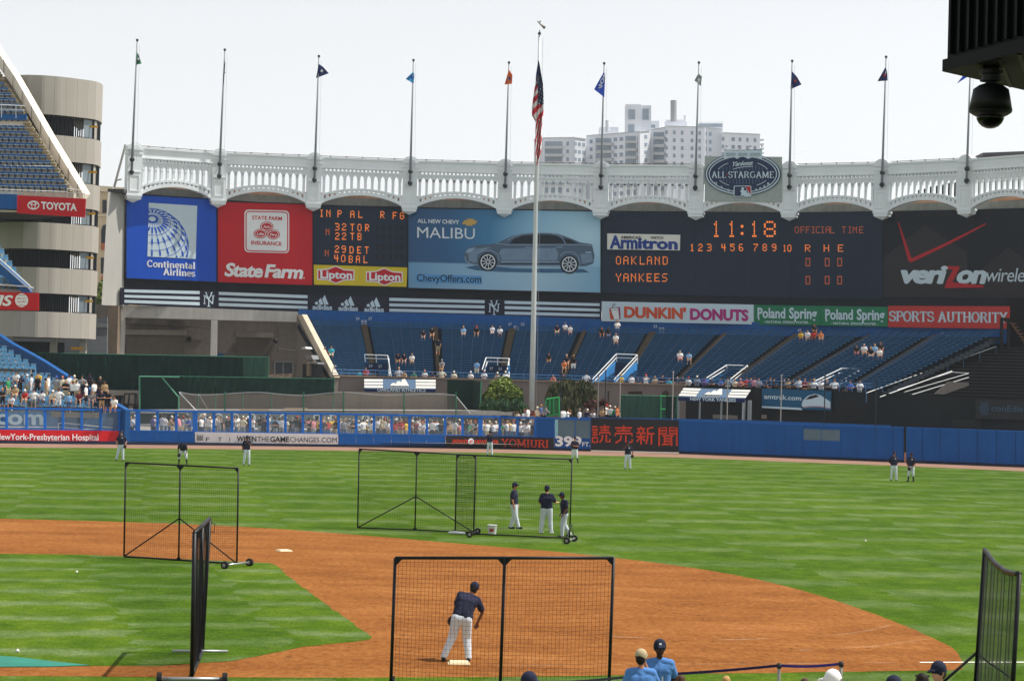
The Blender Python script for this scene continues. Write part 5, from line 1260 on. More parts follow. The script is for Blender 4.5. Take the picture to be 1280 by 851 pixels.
# ---- oval sign on the frieze
i0 = PPX.index(871); SP = VPlane(871, fy(871) - .62, 988, fy(988) - .62)
o = thing('oval_emblem_sign', 'navy oval all star emblem on a grey backing sheet fixed to the frieze', 'sign', SP.hit(929, 262))
slab_px(SP, [(881, 195.6), (977.6, 196.2), (977.2, 252), (881, 251)], .1, 0).build('backing_sheet', pmat('sheet_grey', 'aab3b0', rough=.6, var=.08, streak=.1), o)
def oo(x, y): return (860 + x / 9.143, 180 + y / 9.143)
def oe(rx, ry, n=40): return [oo(627 + rx * math.cos(2 * math.pi * i / n), 345 + ry * math.sin(2 * math.pi * i / n)) for i in range(n)]
PNAV = pmat('print_navy', '1d3154', rough=.5, var=.04); EMW = PALE
slab_px(SP, oe(435, 244), .1, .14).build('oval', PNAV, o)
mb = MB(); line_px(mb, oe(417, 230), 1.5, SP, .17, True); line_px(mb, oe(385, 205), 1.1, SP, .17, True)
for s_ in (1, -1):
    pts = [oo(627 + 300 * math.cos(R(a)), 345 - s_ * 150 * math.sin(R(a))) for a in (range(20, 62, 6) if s_ == 1 else range(28, 62, 6))]; line_px(mb, pts, .7, SP, .17)
    pts = [oo(627 - 300 * math.cos(R(a)), 345 - s_ * 150 * math.sin(R(a))) for a in (range(20, 62, 6) if s_ == 1 else range(28, 62, 6))]; line_px(mb, pts, .7, SP, .17)
serif_px(mb, 'ALL', *oo(270, 388), *oo(438, 388), 8.0, SP, .19, w=.17, serif=.08); serif_px(mb, 'STAR', *oo(458, 388), *oo(700, 388), 8.0, SP, .19, w=.17, serif=.08); serif_px(mb, 'GAME', *oo(705, 388), *oo(985, 388), 8.0, SP, .19, w=.17, serif=.08)
for s_, x, y in (('N', 318, 450), ('Y', 385, 495), ('C', 462, 530), ('2', 778, 530), ('0', 826, 514), ('0', 872, 490), ('8', 916, 460)): 
    X_, Y_ = oo(x, y); text_px(mb, s_, X_ - 1.4, Y_ + 1, X_ + 1.4, Y_ + 1 + (.5 if x < 627 else -.5), 2.7, SP, .19, .02)
text_px(mb, 'Yankees', *oo(510, 255), *oo(745, 238), 5.4, SP, .19, .01, .35, .85); line_px(mb, [oo(515, 292), oo(560, 276), oo(640, 262), oo(740, 256)], .7, SP, .19)
mb.build('lettering', EMW, o)
mb = MB()
for k in range(13):
    x = 405 + k * 37; hgt = 120 * math.sqrt(max(0, 1 - ((x - 627) / 290) ** 2))
    for a, b in ((345 - hgt, 300), (400, 345 + hgt)):
        if b > a + 4: line_px(mb, [oo(x, a), oo(x, b)], .45, SP, .165)
mb.build('pinstripes', pmat('print_steel', '6d86a6', rough=.5), o)
slab_px(SP, [oo(*p) for p in ((410, 70), (425, 75), (555, 78), (690, 74), (835, 68), (848, 75), (846, 175), (820, 165), (790, 150), (740, 148), (690, 172), (640, 148), (600, 150), (560, 172), (520, 148), (470, 150), (425, 172), (410, 165))], .1, .16).build('mini_frieze', EMW, o)
mb = MB(); 
for a, b in ((430, 550), (568, 685), (702, 835)):
    line_px(mb, [oo(a + 5, 108), oo(b - 8, 108)], .35, SP, .19); line_px(mb, [oo(a + 5, 135), oo(b - 8, 133)], .35, SP, .19)
    for k in range(8): x = a + 8 + k * (b - a - 20) / 7; line_px(mb, [oo(x, 110), oo(x, 133)], .3, SP, .192)
line_px(mb, [oo(410, 68), oo(555, 74), oo(690, 70), oo(848, 66)], .6, SP, .19)
for x in (432, 570, 702, 838): line_px(mb, [oo(x, 20), oo(x, 72)], .3, SP, .17); poly_px(mb, [oo(x, 20), oo(x + 22, 24), oo(x + 20, 34), oo(x, 32)], SP, .17)
mb.build('mini_details', PNAV, o)
mb = MB(); poly_px(mb, rrect(*oo(522, 478), *oo(724, 604), 1.6), SP, .195); mb.build('league_badge', EMW, o)
mb = MB(); poly_px(mb, rrect(*oo(532, 486), *oo(645, 596), 1.0), SP, .21); poly_px(mb, [oo(600, 486), oo(652, 486), oo(690, 560), oo(640, 596), oo(590, 596)], SP, .212); mb.build('league_badge', PNAV, o)
mb = MB(); poly_px(mb, [oo(655, 486), oo(716, 486), oo(716, 580), oo(700, 560)], SP, .21); poly_px(mb, ell(*oo(446, 349), 1.0, 1.0, 6), SP, .2); mb.build('league_badge', RED2, o)
mb = MB(); poly_px(mb, ell(*oo(625, 512), 1.9, 1.7, 12), SP, .23); poly_px(mb, [oo(602, 530), oo(625, 522), (lambda p: p)(oo(650, 534)), oo(672, 530), oo(668, 545), oo(700, 590), oo(600, 590), oo(612, 560), oo(598, 548)], SP, .228); mb.build('league_badge', EMW, o)

# ---- flag poles on the frieze
STEEL = pmat('pole_steel', '8d9298', rough=.5, var=.05); DKBALL = pmat('ball_dark', '33363c', rough=.5)
FC = {'green': '3f7f62', 'white': 'd8dcdf', 'navy': '1f2f66', 'sky': '3f9fd4', 'orange': 'e0692a', 'blue': '2a55c8', 'red': 'a8323a', 'purple': '5a3a66', 'grey': '9ba0a2'}
def flag_mesh(pl, tris, mats):
    mb = MB()
    for k, pts in enumerate(tris):
        mb.cur = k
        # cloth subdivided as a strip between hoist and fly with a ripple
        (a, b, c, d) = pts; nu, nv = 6, 8
        g = [[None] * (nv + 1) for _ in range(nu + 1)]
        for i in range(nu + 1):
            for j in range(nv + 1):
                u, v = i / nu, j / nv
                x = (a[0] * (1 - u) + b[0] * u) * (1 - v) + (d[0] * (1 - u) + c[0] * u) * v; y = (a[1] * (1 - u) + b[1] * u) * (1 - v) + (d[1] * (1 - u) + c[1] * u) * v
                g[i][j] = pl.hit(x, y, .05 + .16 * math.sin(u * 6 + v * 4 + k))
        for i in range(nu):
            for j in range(nv): mb.poly([g[i][j], g[i + 1][j], g[i + 1][j + 1], g[i][j + 1]])
    return mb
poles = [
 (171.5, 52, 164.5, 215, 'green and white flag hanging limp on the leftmost frieze pole', [[(171, 65), (173, 68), (177, 80), (170.6, 81)]], 'green', 'white'),
 (281, 64, 274, 220, 'dark narrow furled flag on the second frieze pole from the left', [[(280.8, 74), (281.6, 80), (279.6, 108), (278.6, 100)]], 'purple', 'grey'),
 (398.6, 72, 393, 225, 'navy flag blowing right on the third frieze pole from the left', [[(398.4, 80), (404, 84), (411, 92), (395, 98)]], 'navy', 'white'),
 (516.8, 77, 512.6, 229, 'sky blue flag on the frieze pole above the car billboard left end', [[(516.4, 90), (518, 93), (517, 105), (507, 99)]], 'sky', 'blue'),
 (636.2, 80, 631.4, 232, 'orange flag on the frieze pole just left of the tall flagpole', [[(636, 87), (640.6, 94), (640, 105), (630.6, 106)]], 'orange', 'navy'),
 (755.2, 81, 751, 234, 'bright blue flag with white marks right of the tall flagpole', [[(754.8, 90), (756.4, 96), (755.4, 122), (742.6, 112)]], 'blue', 'white'),
 (873.6, 80, 869, 235, 'pale grey flag on the frieze pole left of the oval emblem', [[(873, 92), (877.4, 96), (876, 108), (868, 101)]], 'grey', 'white'),
 (990.2, 78, 986.6, 234, 'dark blue flag with red edge on the pole right of the oval emblem', [[(989.8, 89), (996, 96), (1002, 106), (988, 112)]], 'navy', 'red'),
 (1107.6, 73, 1102.4, 231, 'red and navy flag on the second frieze pole from the right', [[(1106.8, 84), (1109, 90), (1109.6, 101), (1096.8, 102)]], 'navy', 'red'),
 (1213.6, 70, 1208.2, 226, 'blue flag partly hidden behind the hanging black box', [[(1212.6, 84), (1206, 92), (1195.8, 105), (1211.6, 95)]], 'blue', 'navy'),
]
for (xt, yt, xb, yb, lb, fl, c1, c2) in poles:
    Y = fy(xb) - .9; pl = VPlane(xb - 10, Y, xb + 10, Y); base = pl.hit(xb, yb); top = pl.hit(xt, yt)
    t = thing('flagpole', 'steel pole under the ' + lb.split(' on ')[0].replace('flag hanging limp', 'flag').replace(' blowing right', '') + ' on the frieze', 'flagpole', base, 'flagpoles along the frieze')
    t['label'] = 'slim steel pole flying the ' + lb.split(' on the')[0].split(' hanging')[0].split(' blowing')[0].split(' with ')[0].split(' partly')[0].replace(' right of the tall flagpole', '').split(' on ')[0] + {171.5: ', leftmost on the frieze', 1213.6: ', behind the hanging black box', 990.2: ', just right of the oval emblem', 1107.6: ', second from the right edge'}.get(xt, ' above the frieze')
    MB().tube([base + Vector((0, 0, -.3)), base.lerp(top, .5), top], [.13, .1, .06], 8).build('shaft', STEEL, t, True)
    MB().ball(top + Vector((0, 0, .12)), .14).build('finial', DKBALL, t, True)
    for k in (0, 1):
        c = base.lerp(top, k * .095); d = Vector((c.x, c.y + .5, c.z)); b = MB(); b.ball(c, .25, 10, 6); b.tube([c, d], .07, 6); b.build('bracket', DKBALL, t)
    hx = top + Vector((.25, 0, -.3)); MB().tube([hx, base + Vector((.45, 0, 1.0))], .012, 3).build('halyard', STEEL, t)
    f = flag_mesh(VPlane(xb - 10, Y - .1, xb + 10, Y - .1), fl, None)
    o = f.build('flag', pmat('cloth_' + c1, FC[c1], rough=.8, var=.1), origin=pl.hit(*fl[0][0])); tag(o, lb, 'flag', 'small flags on the frieze poles')
    a, b, c, d = fl[0]; ctr = ((a[0] + b[0] + c[0] + d[0]) / 4, (a[1] + b[1] + c[1] + d[1]) / 4)
    mk = MB(); 
    if xt in (755.2,):
        for k in range(3): text_px(mk, 'SOX'[k], ctr[0] - 4 + k * 2, ctr[1] + 4 - k * 6 + 2, ctr[0] + 1 + k * 2, ctr[1] + 4 - k * 6, 5, pl, .45, .03)
    else: mk.poly([pl.hit(ctr[0] + dx, ctr[1] + dy, .45) for dx, dy in ((-1.8, 1), (0, -2.2), (2, .6), (.4, 2.4))])
    mk.build('flag_print', pmat('cloth_' + c2, FC[c2], rough=.8, var=.1), o)
# ================================================================== BLEACHERS
BA = [(373, 221, 415, 203), (455, 222, 469, 204.5), (545, 222.5, 548, 205), (640, 222.5, 625, 205), (730, 221, 700, 204.5), (815, 219.5, 775, 203), (905, 216, 835, 200.5), (995, 212, 900, 197.5), (1085, 207, 965, 194), (1168, 200.5, 1050, 188), (1245, 192.5, 1092, 184.5)]
ZF, ZB = 5.1, 10.45
BFp = [XZ(r[2], r[3], 5.5) for r in BA]; BBp = [XZ(r[0], r[1], ZB) for r in BA]
for p in BFp: p.z = ZF
def bl(a, t, dz=0.0):
    a = max(0, min(len(BA) - 1, a)); i = min(int(a), len(BA) - 2); k = a - i
    f = BFp[i].lerp(BFp[i + 1], k); b = BBp[i].lerp(BBp[i + 1], k); p = f.lerp(b, t); return Vector((p.x, p.y, p.z + dz))
NB = 24
bleach = thing('bleacher_stand', 'wide bleachers with long blue benches rising behind the outfield to the scoreboard', 'stand', XZ(640, 205, 0))
DECKT = pmat('bleacher_deck', '232c36', rough=.9, var=.2, scale=.6); BENCHM = pmat('bench_blue', '24597f', rough=.5, var=.12, scale=.5); STEPT = pmat('step_brown', '64594b', rough=.9, var=.2)
for r in range(NB):
    t0, t1 = r / NB + .03, (r + 1) / NB + .03; mb = MB()
    for i in range(len(BA) - 1):
        q = [bl(i, t0), bl(i + 1, t0), bl(i + 1, t1), bl(i, t1)]; z = bl(i, t0).z
        mb.hexa([Vector((p.x, p.y, z - .45)) for p in q] + [Vector((p.x, p.y, z)) for p in q])
    mb.build('tier', DECKT, bleach)
gap = .07
for i in range(len(BA) - 1):
    for r in range(NB):
        t = r / NB + .045; g0, g1 = (gap if i > 0 else .03), (gap if i < len(BA) - 2 else .02)
        if i in (0, 2, 3, 5, 6, 7) and r < 2: g1 = g1 * 1.0
        a, b = bl(i + g0, t), bl(i + 1 - g1, t); d = (bl(i + .5, t + .3 / 18) - bl(i + .5, t)); d.z = 0; z = bl(i, t).z
        A = [Vector((p.x, p.y, z + .30)) for p in (a, b, b + d, a + d)]; mb = MB().hexa(A + [p + Vector((0, 0, .05)) for p in A])
        A2 = [Vector((p.x, p.y, z + .35)) for p in (a + d * .8, b + d * .8, b + d, a + d)]; mb.hexa(A2 + [p + Vector((0, 0, .09)) for p in A2])
        mb.build('bench', BENCHM, bleach)
dv = MB(); stp = MB()
for i in range(len(BA) - 1):
    for k in range(1, 6):
        a = i + gap + (1 - 2 * gap) * k / 6
        for r in range(0, NB, 2): dv.beam(bl(a, r / NB + .05, .36), bl(a, (r + 2) / NB + .05, .33), .035, .08)
for i in range(1, len(BA) - 1):
    w_ = .045 if i % 2 else .025
    for r in range(NB * 2):
        t = r / NB / 2 + .03; a, b, c, d = bl(i - w_, t), bl(i + w_, t), bl(i + w_, t + .012), bl(i - w_, t + .012); z = bl(i, t).z
        stp.hexa([Vector((p.x, p.y, z - .02)) for p in (a, b, c, d)] + [Vector((p.x, p.y, z + .12)) for p in (a, b, c, d)])
dv.build('bench_supports', pmat('support_blue', '12304f', rough=.6), bleach, stuff=True); stp.build('aisle_steps', STEPT, bleach, stuff=True)
# front walkway rail
fr = MB()
for i in range(len(BA) - 1):
    for dz in (.75, 1.05): fr.tube([bl(i, -.01, dz), bl(i + 1, -.01, dz)], .025, 4)
    for k in range(5): fr.tube([bl(i + k / 5, -.01, .3), bl(i + k / 5, -.01, 1.05)], .025, 4)
fr.build('front_rail', pmat('rail_blue_dull', '4a78a8', rough=.5), bleach)
# rear blue wall
bw = [(373, 222.2), (455, 222.8), (545, 223.3), (640, 223.6), (752, 223.4), (815, 221.9), (871, 220.2), (930, 217.6), (988, 214.8), (1050, 211), (1109, 207), (1168, 202.8), (1209, 199.2), (1262, 194.4)]
wbm = MB()
for (p, Yp), (q, Yq) in zip(bw, bw[1:]):
    a0, b0 = XZ(p, Yp, 9.9), XZ(q, Yq, 9.9); top = lambda px: (interp(px, BB_) if px < 752 else interp(px, [(752, 402), (1109, 408.4), (1262, 411)])) - 3
    a1, b1 = P(p, top(p), Yp), P(q, top(q), Yq); d = Vector((0, .4, 0)); wbm.hexa([a0, b0, b0 + d, a0 + d, a1, b1, b1 + d, a1 + d])
wbm.build('rear_wall', pmat('rear_wall_blue', '175a9e', rough=.6, var=.1, streak=.12), bleach)
for (px, py, s1, s2) in ((455, 400, '59', '57'), (645.5, 407, '57', '55'), (827, 409.5, '53', '51'), (1007, 414.5, '43', '41'), (1186, 417.5, '37', '43')):
    Yq = interp(px, bw) - .15; pl = VPlane(px - 10, Yq, px + 10, Yq)
    o = slab_px(pl, [(px - 3.4, py), (px + 3.4, py), (px + 3.4, py + 8), (px - 3.4, py + 8)], .04, .0).build('notice_board', pmat('notice_white', 'b9c6d2', rough=.6), bleach)
    mb = MB(); line_px(mb, [(px - 3.4, py + 4), (px + 3.4, py + 4)], 1, pl, .03); line_px(mb, [(px, py), (px, py + 8)], 1, pl, .034); line_px(mb, [(px - 3.2, py + 1.6), (px + 3.2, py + 1.6)], .6, pl, .036); line_px(mb, [(px - 3.2, py + 6.4), (px + 3.2, py + 6.4)], .6, pl, .036); mb.build('notice_cross', MATS['rear_wall_blue'], o)
    mb = MB(); text_px(mb, s1, px - 10, py, px - 5.6, py, 3.4, pl, .03, .02); text_px(mb, s2, px + 5.6, py, px + 10, py, 3.4, pl, .03, .02); mb.build('section_lettering', MATS['notice_white'], bleach)
# side wall of the bleachers at left with twin rails
SW = VPlane(370, 222.4, 416, 203.4); SWM = pmat('side_concrete', '857c74', rough=.9, var=.12, streak=.15)
zb_ = SW.hit(416, 520).z
pts = [SW.hit(371, 394), SW.hit(378, 394), SW.hit(418, 471)]; g0, g1 = SW.hit(418, 500), SW.hit(371, 500); pts += [Vector((g0.x, g0.y, .02)), Vector((g1.x, g1.y, .02))]
MB().prism(pts, (.35, .15, 0)).build('side_wall', SWM, bleach)
slab_px(SW, [(371, 393), (377.5, 393), (418, 471.5), (411.5, 471.5)], .5, .04).build('side_coping', pmat('coping_cream', 'c9bda8', rough=.85), bleach)
rail_set([(SW.hit(373, 389, -.5), SW.hit(417, 462, -.5)), (SW.hit(375, 396, -.5), SW.hit(417, 468, -.5)), (SW.hit(373, 389, -.5), SW.hit(373.4, 397, -.5)), (SW.hit(417, 457, -.5), SW.hit(417, 472, -.5)), (SW.hit(414, 457, -.5), SW.hit(420, 457.4, -.5)), (SW.hit(395, 425, -.5), SW.hit(395, 436, -.5))], bleach, r=.06)
# front wall of the bleachers
TAUPE = pmat('wall_taupe', '7f7672', rough=.9, var=.08, scale=.4, streak=.12); BLK2 = pmat('wall_black', '1e2225', rough=.8, var=.15, scale=.4)
fw = MB(); fb_ = MB()
fpts = [(415, 203), (469, 204.5), (548, 205), (625, 205), (700, 204.5), (775, 203), (835, 200.5), (858, 199.4)]
for (p, Yp), (q, Yq) in zip(fpts, fpts[1:]):
    a, b = XZ(p, Yp - .3, 0), XZ(q, Yq - .3, 0); d = Vector((0, .3, 0)); fw.hexa([Vector((a.x, a.y, .02)), Vector((b.x, b.y, .02)), Vector((b.x, b.y, .02)) + d, Vector((a.x, a.y, .02)) + d, Vector((a.x, a.y, 5.5)), Vector((b.x, b.y, 5.5)), Vector((b.x, b.y, 5.5)) + d, Vector((a.x, a.y, 5.5)) + d])
fw.build('front_wall', TAUPE, bleach)
cpm = MB()
for (p, Yp), (q, Yq) in zip(fpts, fpts[1:]): cpm.beam(XZ(p, Yp - .35, 5.55), XZ(q, Yq - .35, 5.55), .5, .1)
cpm.build('wall_coping', pmat('coping_tan', '9c8b7d', rough=.9), bleach)
bkp = [(858, 199.4, 481.6), (900, 197.5, 482.8), (965, 194, 485), (1040, 189, 488), (1083, 185, 490.5), (1180, 180, 494.5), (1290, 176.2, 499.5), (1400, 174, 503)]
for (p, Yp, yp), (q, Yq, yq) in zip(bkp, bkp[1:]):
    a, b = P(p, yp, Yp - .3), P(q, yq, Yq - .3); d = Vector((0, .3, 0)); fb_.hexa([Vector((a.x, a.y, .02)), Vector((b.x, b.y, .02)), Vector((b.x, b.y, .02)) + d, Vector((a.x, a.y, .02)) + d, a, b, b + d, a + d])
fb_.build('black_front_wall', BLK2, bleach)
# plaques and arched niches on the taupe wall
def wall_decal(name, px0, px1, y0, y1, mat, arch=False, Y=203.6):
    pl = VPlane(px0 - 20, Y, px1 + 20, Y); pts = [(px0, y1), (px1, y1), (px1, y0)] + ([((px0 + px1) / 2 + (px1 - px0) / 2 * math.cos(R(a)), y0 - (px1 - px0) / 2 * math.sin(R(a))) for a in range(15, 180, 15)] if arch else []) + [(px0, y0)]
    return slab_px(pl, pts, .1, .0).build(name, mat, bleach)
BRZ = pmat('bronze_dark', '3c2b26', rough=.5, var=.3, scale=3)
wall_decal('arched_plaque', 647.6, 653.6, 488, 501, BRZ, True); wall_decal('arched_plaque', 637, 641, 487, 497, BRZ, True); wall_decal('plaque', 759.4, 767.6, 488.5, 503, BRZ, False, 203); wall_decal('plaque', 785, 808.6, 489, 492.6, BRZ, False, 201.6); wall_decal('arched_plaque', 827.6, 835.6, 492, 497, BRZ, True, 200)
# stair entrances with white rails
ENT = pmat('entry_blue', '3f87c6', rough=.5, var=.1); ENTD = pmat('entry_dark', '152a4a', rough=.7)
def entrance(label, pts, bars, walls, dark, Yf, text=None, gr=True):
    t = thing('stair_entrance', label, 'stair entrance', P(*pts, Yf), 'stair entrances cut into the bleachers')
    for q in walls: slab_px(q[0], q[1], .12).build('side_panel', ENT, t)
    for q in dark: o = slab_px(q[0], q[1], .1, q[2] if len(q) > 2 else 0).build('dark_opening', ENTD, t)
    for a, b in bars:
        MB().tube([P(*a), P(*b)], .05, 6).build('rail', RAILW, t)
    if text:
        pl, arr = text; mb = MB()
        for s_, x, y in arr: text_px(mb, s_, x, y, x + 4.5, y, 3.2, pl, .05, .01)
        mb.build('section_lettering', MATS['notice_white'], t)
V = lambda Y, a=0, b=1280: VPlane(a, Y, b, Y)
pl = V(206.6); entrance('white railed stair entrance at the left end of the bleachers above the left awning', (471, 470), [((455.6, 443.2, 208), (484.6, 444.2, 208)), ((456, 447.6, 208), (485, 448.6, 208)), ((484.6, 444.2, 208), (489, 470.5, 205.4)), ((486, 448, 208), (486.4, 470, 205.4)), ((455.6, 443.2, 208), (456.6, 452, 208)), ((470, 443.6, 208), (470.4, 453, 208))],
    [], [(pl, [(457.5, 453.5), (484.5, 454), (486, 470), (457, 470)])], 205.2, (pl, [('59', 461, 459), ('57', 473, 459.4)]))
pl = V(206.8); entrance('white railed stair entrance between the leaning fans left of the tall flagpole', (620, 471), [((607.6, 447, 208.4), (636.6, 448, 208.4)), ((607.6, 451.6, 208.4), (636.6, 452.6, 208.4)), ((607.6, 447, 208.4), (602.6, 462, 205.6)), ((636.6, 448, 208.4), (634, 462, 206)), ((622, 447.4, 208.4), (622, 457, 208.4)), ((609, 452, 208.4), (605, 466, 205.6)), ((636, 448, 208.4), (636.4, 472, 205.6))],
    [(V(206.4), [(608, 456), (606, 473), (601, 473)]), (V(206.4), [(634, 457), (638, 456), (637, 474), (633, 474)])], [(pl, [(608.6, 456.5), (634.6, 457), (634, 473), (607, 473)])], 205.4, (pl, [('57', 612, 462), ('55', 623, 462.4)]))
def slant(label, bl_, tl_, tr_, br_, Yb, Yt, px_label):
    (x0, y0), (x1, y1), (x2, y2), (x3, y3) = bl_, tl_, tr_, br_; D = 4.6
    bars = [((x0, y0, Yb), (x1, y1, Yt)), ((x0 + 3, y0 + 2, Yb), (x1, y1 + D, Yt)), ((x1, y1, Yt), (x2, y2, Yt)), ((x1, y1 + D, Yt), (x2, y2 + D, Yt)), ((x2, y2, Yt), (x3, y3, Yb)), ((x2, y2 + D, Yt), (x3 + 3, y3 + 2, Yb)), ((x1, y1, Yt), (x1 + .4, y1 + 10, Yt)), ((x2, y2, Yt), (x2 + .3, y2 + 11, Yt))]
    pa = VPlane(x0, Yb - .1, x1, Yt - .1); pb = VPlane(x3, Yb - .1, x2, Yt - .1); pd = VPlane(x0, Yt - .3, x2, Yt - .3)
    return entrance(label, (px_label, y0), bars, [(pa, [(x0 + 1, y0 + 3), (x1, y1 + 9.5), (x1, y0 + 5), (x0 + 1, y0 + 5)]), (pb, [(x3 + 1, y3 + 2), (x2, y2 + 9.5), (x2, y3 + 5), (x3 + 1, y3 + 5)])],
        [(VPlane(x1 - 10, Yt - 1.2, x2 + 10, Yt - 1.2), [(x1 - 1, y1 + 10), (x2 - 10, y2 + 10.5), (x3 + 4, y3 + 2), (x3 + 2, y3 + 5), (x1 - 4, y0 + 5)])], Yb)
slant('slanting white railed stair entrance right of the tall flagpole', (740.5, 474), (770.6, 442.3), (796.6, 443.4), (767.6, 474.5), 203, 207, 768)
slant('slanting white railed stair entrance above the right awning', (883, 472.4), (908.4, 456.2), (934.6, 456.8), (913, 473.8), 199.4, 203.4, 905)
slant('slanting white railed stair entrance above the train poster, rightmost of the white ones', (1019, 476.2), (1052, 460.4), (1077, 461.4), (1046, 479), 191, 195.4, 1046)
# long slanting rail at the right end and the dark stairs beside it
rail_set([(P(1083, 491, 184.4), P(1245, 433, 193)), (P(1100, 496, 183), P(1190, 463.5, 188.5))], bleach, 'slanting_rail', .04)
rr_ = MB()
for k in range(9):
    t = k / 8; a = P(1083 + 162 * t, 491 - 58 * t, 184.4 + 8.6 * t); rr_.tube([a, a - Vector((0, 0, .8))], .035, 5)
rr_.build('rail_posts', MATS['rail_blue_dull'], bleach)
# black bleachers (batter's eye)
be = thing('black_bleachers', 'empty black bleachers in shade at the right edge beside the blue ones', 'stand', Vector((XZ(1200, 180, 0).x, 180, 0)))
BKB = pmat('bench_black', '2c2e30', rough=.45, var=.15, scale=.7); BKD = pmat('deck_black', '1c1c1d', rough=.9)
for r in range(17):
    t = r / 16; yl, yr = 493.5 + (433 - 493.5) * t, 497.5 + (430 - 497.5) * t; xl = 1104 + (1232 - 1104) * t; Yl = 186 + 8 * t; Yr = 179.5 + 8 * t
    a, b = P(xl, yl, Yl), P(1400, yr + 2, Yr); b.z = a.z; d = Vector((.15, .3, 0))
    MB().hexa([a - Vector((0, 0, .12)), b - Vector((0, 0, .12)), b + d - Vector((0, 0, .12)), a + d - Vector((0, 0, .12)), a, b, b + d, a + d]).build('bench', BKB, be)
    d2 = Vector((.2, .62, 0)); MB().hexa([a - Vector((0, 0, 1.0)), b - Vector((0, 0, 1.0)), b + d2 - Vector((0, 0, 1.0)), a + d2 - Vector((0, 0, 1.0)), a - Vector((0, 0, .3)), b - Vector((0, 0, .3)), b + d2 - Vector((0, 0, .3)), a + d2 - Vector((0, 0, .3))]).build('tier', BKD, be)
slab_px(VPlane(1060, 205, 1400, 197), [(1085, 428), (1400, 420), (1400, 520), (1085, 520)], .3).build('rear_mass', BKD, be)
for rws in ([(P(1122, 487, 185.6), P(1190, 465, 188))], [(P(1130, 490, 185), P(1211, 466.5, 187.4)), (P(1190, 465, 188), P(1211, 466.5, 187.4))], [(P(1140, 493, 184), P(1211, 471.5, 187))]): rail_set(rws, be, 'hand_rail', .028)
slab_px(VPlane(1160, 184, 1215, 186), [(1168, 492), (1186, 477), (1211, 478), (1211, 482), (1180, 493)], .1).build('entry_wall', pmat('entry_grey', '5a5552'), be)
# dark frame and stairs at the right end of the red banner
ef = thing('service_stair_tower', 'black steel stair frame in shade right of the red banner sign', 'stair tower', XZ(1265, 193, P(1265, 432, 193).z)); 
fm = MB()
for x in (1252, 1260.5): fm.beam(P(x, 398, 192.6), P(x, 436, 192.6), .25, .25, (0, 1, 0))
fm.beam(P(1251, 399, 192.5), P(1262, 400, 192.5), .3, .3); fm.build('steel_frame', BLK2, ef)
slab_px(VPlane(1255, 196, 1400, 190), [(1259, 372), (1400, 370), (1400, 440), (1259, 436)], .3).build('dark_backing', BKD, ef)
st_ = MB()
for k in range(7): st_.beam(P(1262 + k * 3, 404 + k * 4.2, 192.4), P(1270 + k * 3, 404.5 + k * 4.2, 192.4), .3, .08)
st_.beam(P(1264, 403, 192.2), P(1284, 432, 192.2), .1, .1); st_.build('stair_flight', pmat('stair_rust', '6a4a38'), ef)

# ================================================================== BUILDING UNDER THE LEFT BILLBOARDS
lb_ = thing('bullpen_building', 'grey concrete building with two roller doors under the left billboards', 'building', XZ(265, 221, 0))
LF = VPlane(148, 218.6, 400, 223.8); LBk = VPlane(148, 223.5, 400, 229)
slab_px(LF, [(148, 381), (372, 389.6), (374, 402.5), (148, 396.5)], 1.2).build('beam', CONCL, lb_)
slab_px(LBk, [(120, 380), (420, 392), (420, 520), (120, 520)], .4).build('back_wall', pmat('recess_wall', '7a726b', rough=.9, var=.1, streak=.15), lb_)
for x0, x1, y0 in ((148, 155.6, 396.7), (264, 271.6, 400)):
    a, b = LF.hit(x0, y0), LF.hit(x1, y0); MB().hexa([Vector((a.x, a.y, .02)), Vector((b.x, b.y, .02)), Vector((b.x, b.y + .7, .02)), Vector((a.x, a.y + .7, .02)), a, b, b + Vector((0, .7, 0)), a + Vector((0, .7, 0))]).build('column', CONCL, lb_)
DOOR = pmat('roller_door', '6f675f', rough=.7, var=.08)
for (x0, x1, y0, hx1) in ((157.5, 230.5, 418.6, 233.4), (295.6, 339.6, 421.5, 342)):
    dm = slab_px(LBk, [(x0, y0), (x1, y0 + .8), (x1, 500), (x0, 500)], .2, .25).build('roller_door', DOOR, lb_)
    for k in range(12):
        z = LBk.hit(x0, y0 + 2.4 * k + 2); mb = MB(); line_px(mb, [(x0, y0 + 2.2 * k + 1.5), (x1, y0 + 2.2 * k + 2.2)], .35, LBk, .28); mb.build('door_slat', pmat('door_seam', '5a534c'), dm)
    slab_px(LBk, [(x0 - 1, y0 - 6.8), (hx1, y0 - 6), (hx1, y0 + .4), (x0 - 1, y0 - .4)], .6, .8).build('door_hood', pmat('door_hood', '8d857c', rough=.6), lb_)
for x, y in ((236, 424), (344.5, 426)):
    p = LBk.hit(x, y, .5); b = MB().ball(p, .28); b.beam(p, p + Vector((0, .5, .1)), .1, .1); b.build('wall_lamp', pmat('lamp_dark', '2e2c2b'), lb_)
mb = MB()
for p, q in (((155, 405), (262, 409.6)), ((345, 436), (368, 438)), ((347, 408), (347, 440))): mb.tube([LBk.hit(*p, .15), LBk.hit(*q, .15)], .04, 4)
mb.build('conduit', pmat('conduit', '4c4742'), lb_)
tag(slab_px(LBk, [(271, 441.5), (279, 441.8), (279, 449), (271, 449)], .8, 1.4).build('blue_crate', BLUEW), 'small blue crate beside the column left of the second roller door', 'crate')
gt = thing('steel_gate', 'grey steel gate frame right of the second roller door', 'gate', LBk.hit(355, 475, 2.0)); gt_ = MB()
for p, q in (((343.5, 452), (366, 452.8)), ((343.5, 452), (343.5, 476)), ((366, 452.8), (366, 476)), ((354, 452), (354, 476))): gt_.tube([LBk.hit(*p, 2), LBk.hit(*q, 2)], .06, 5)
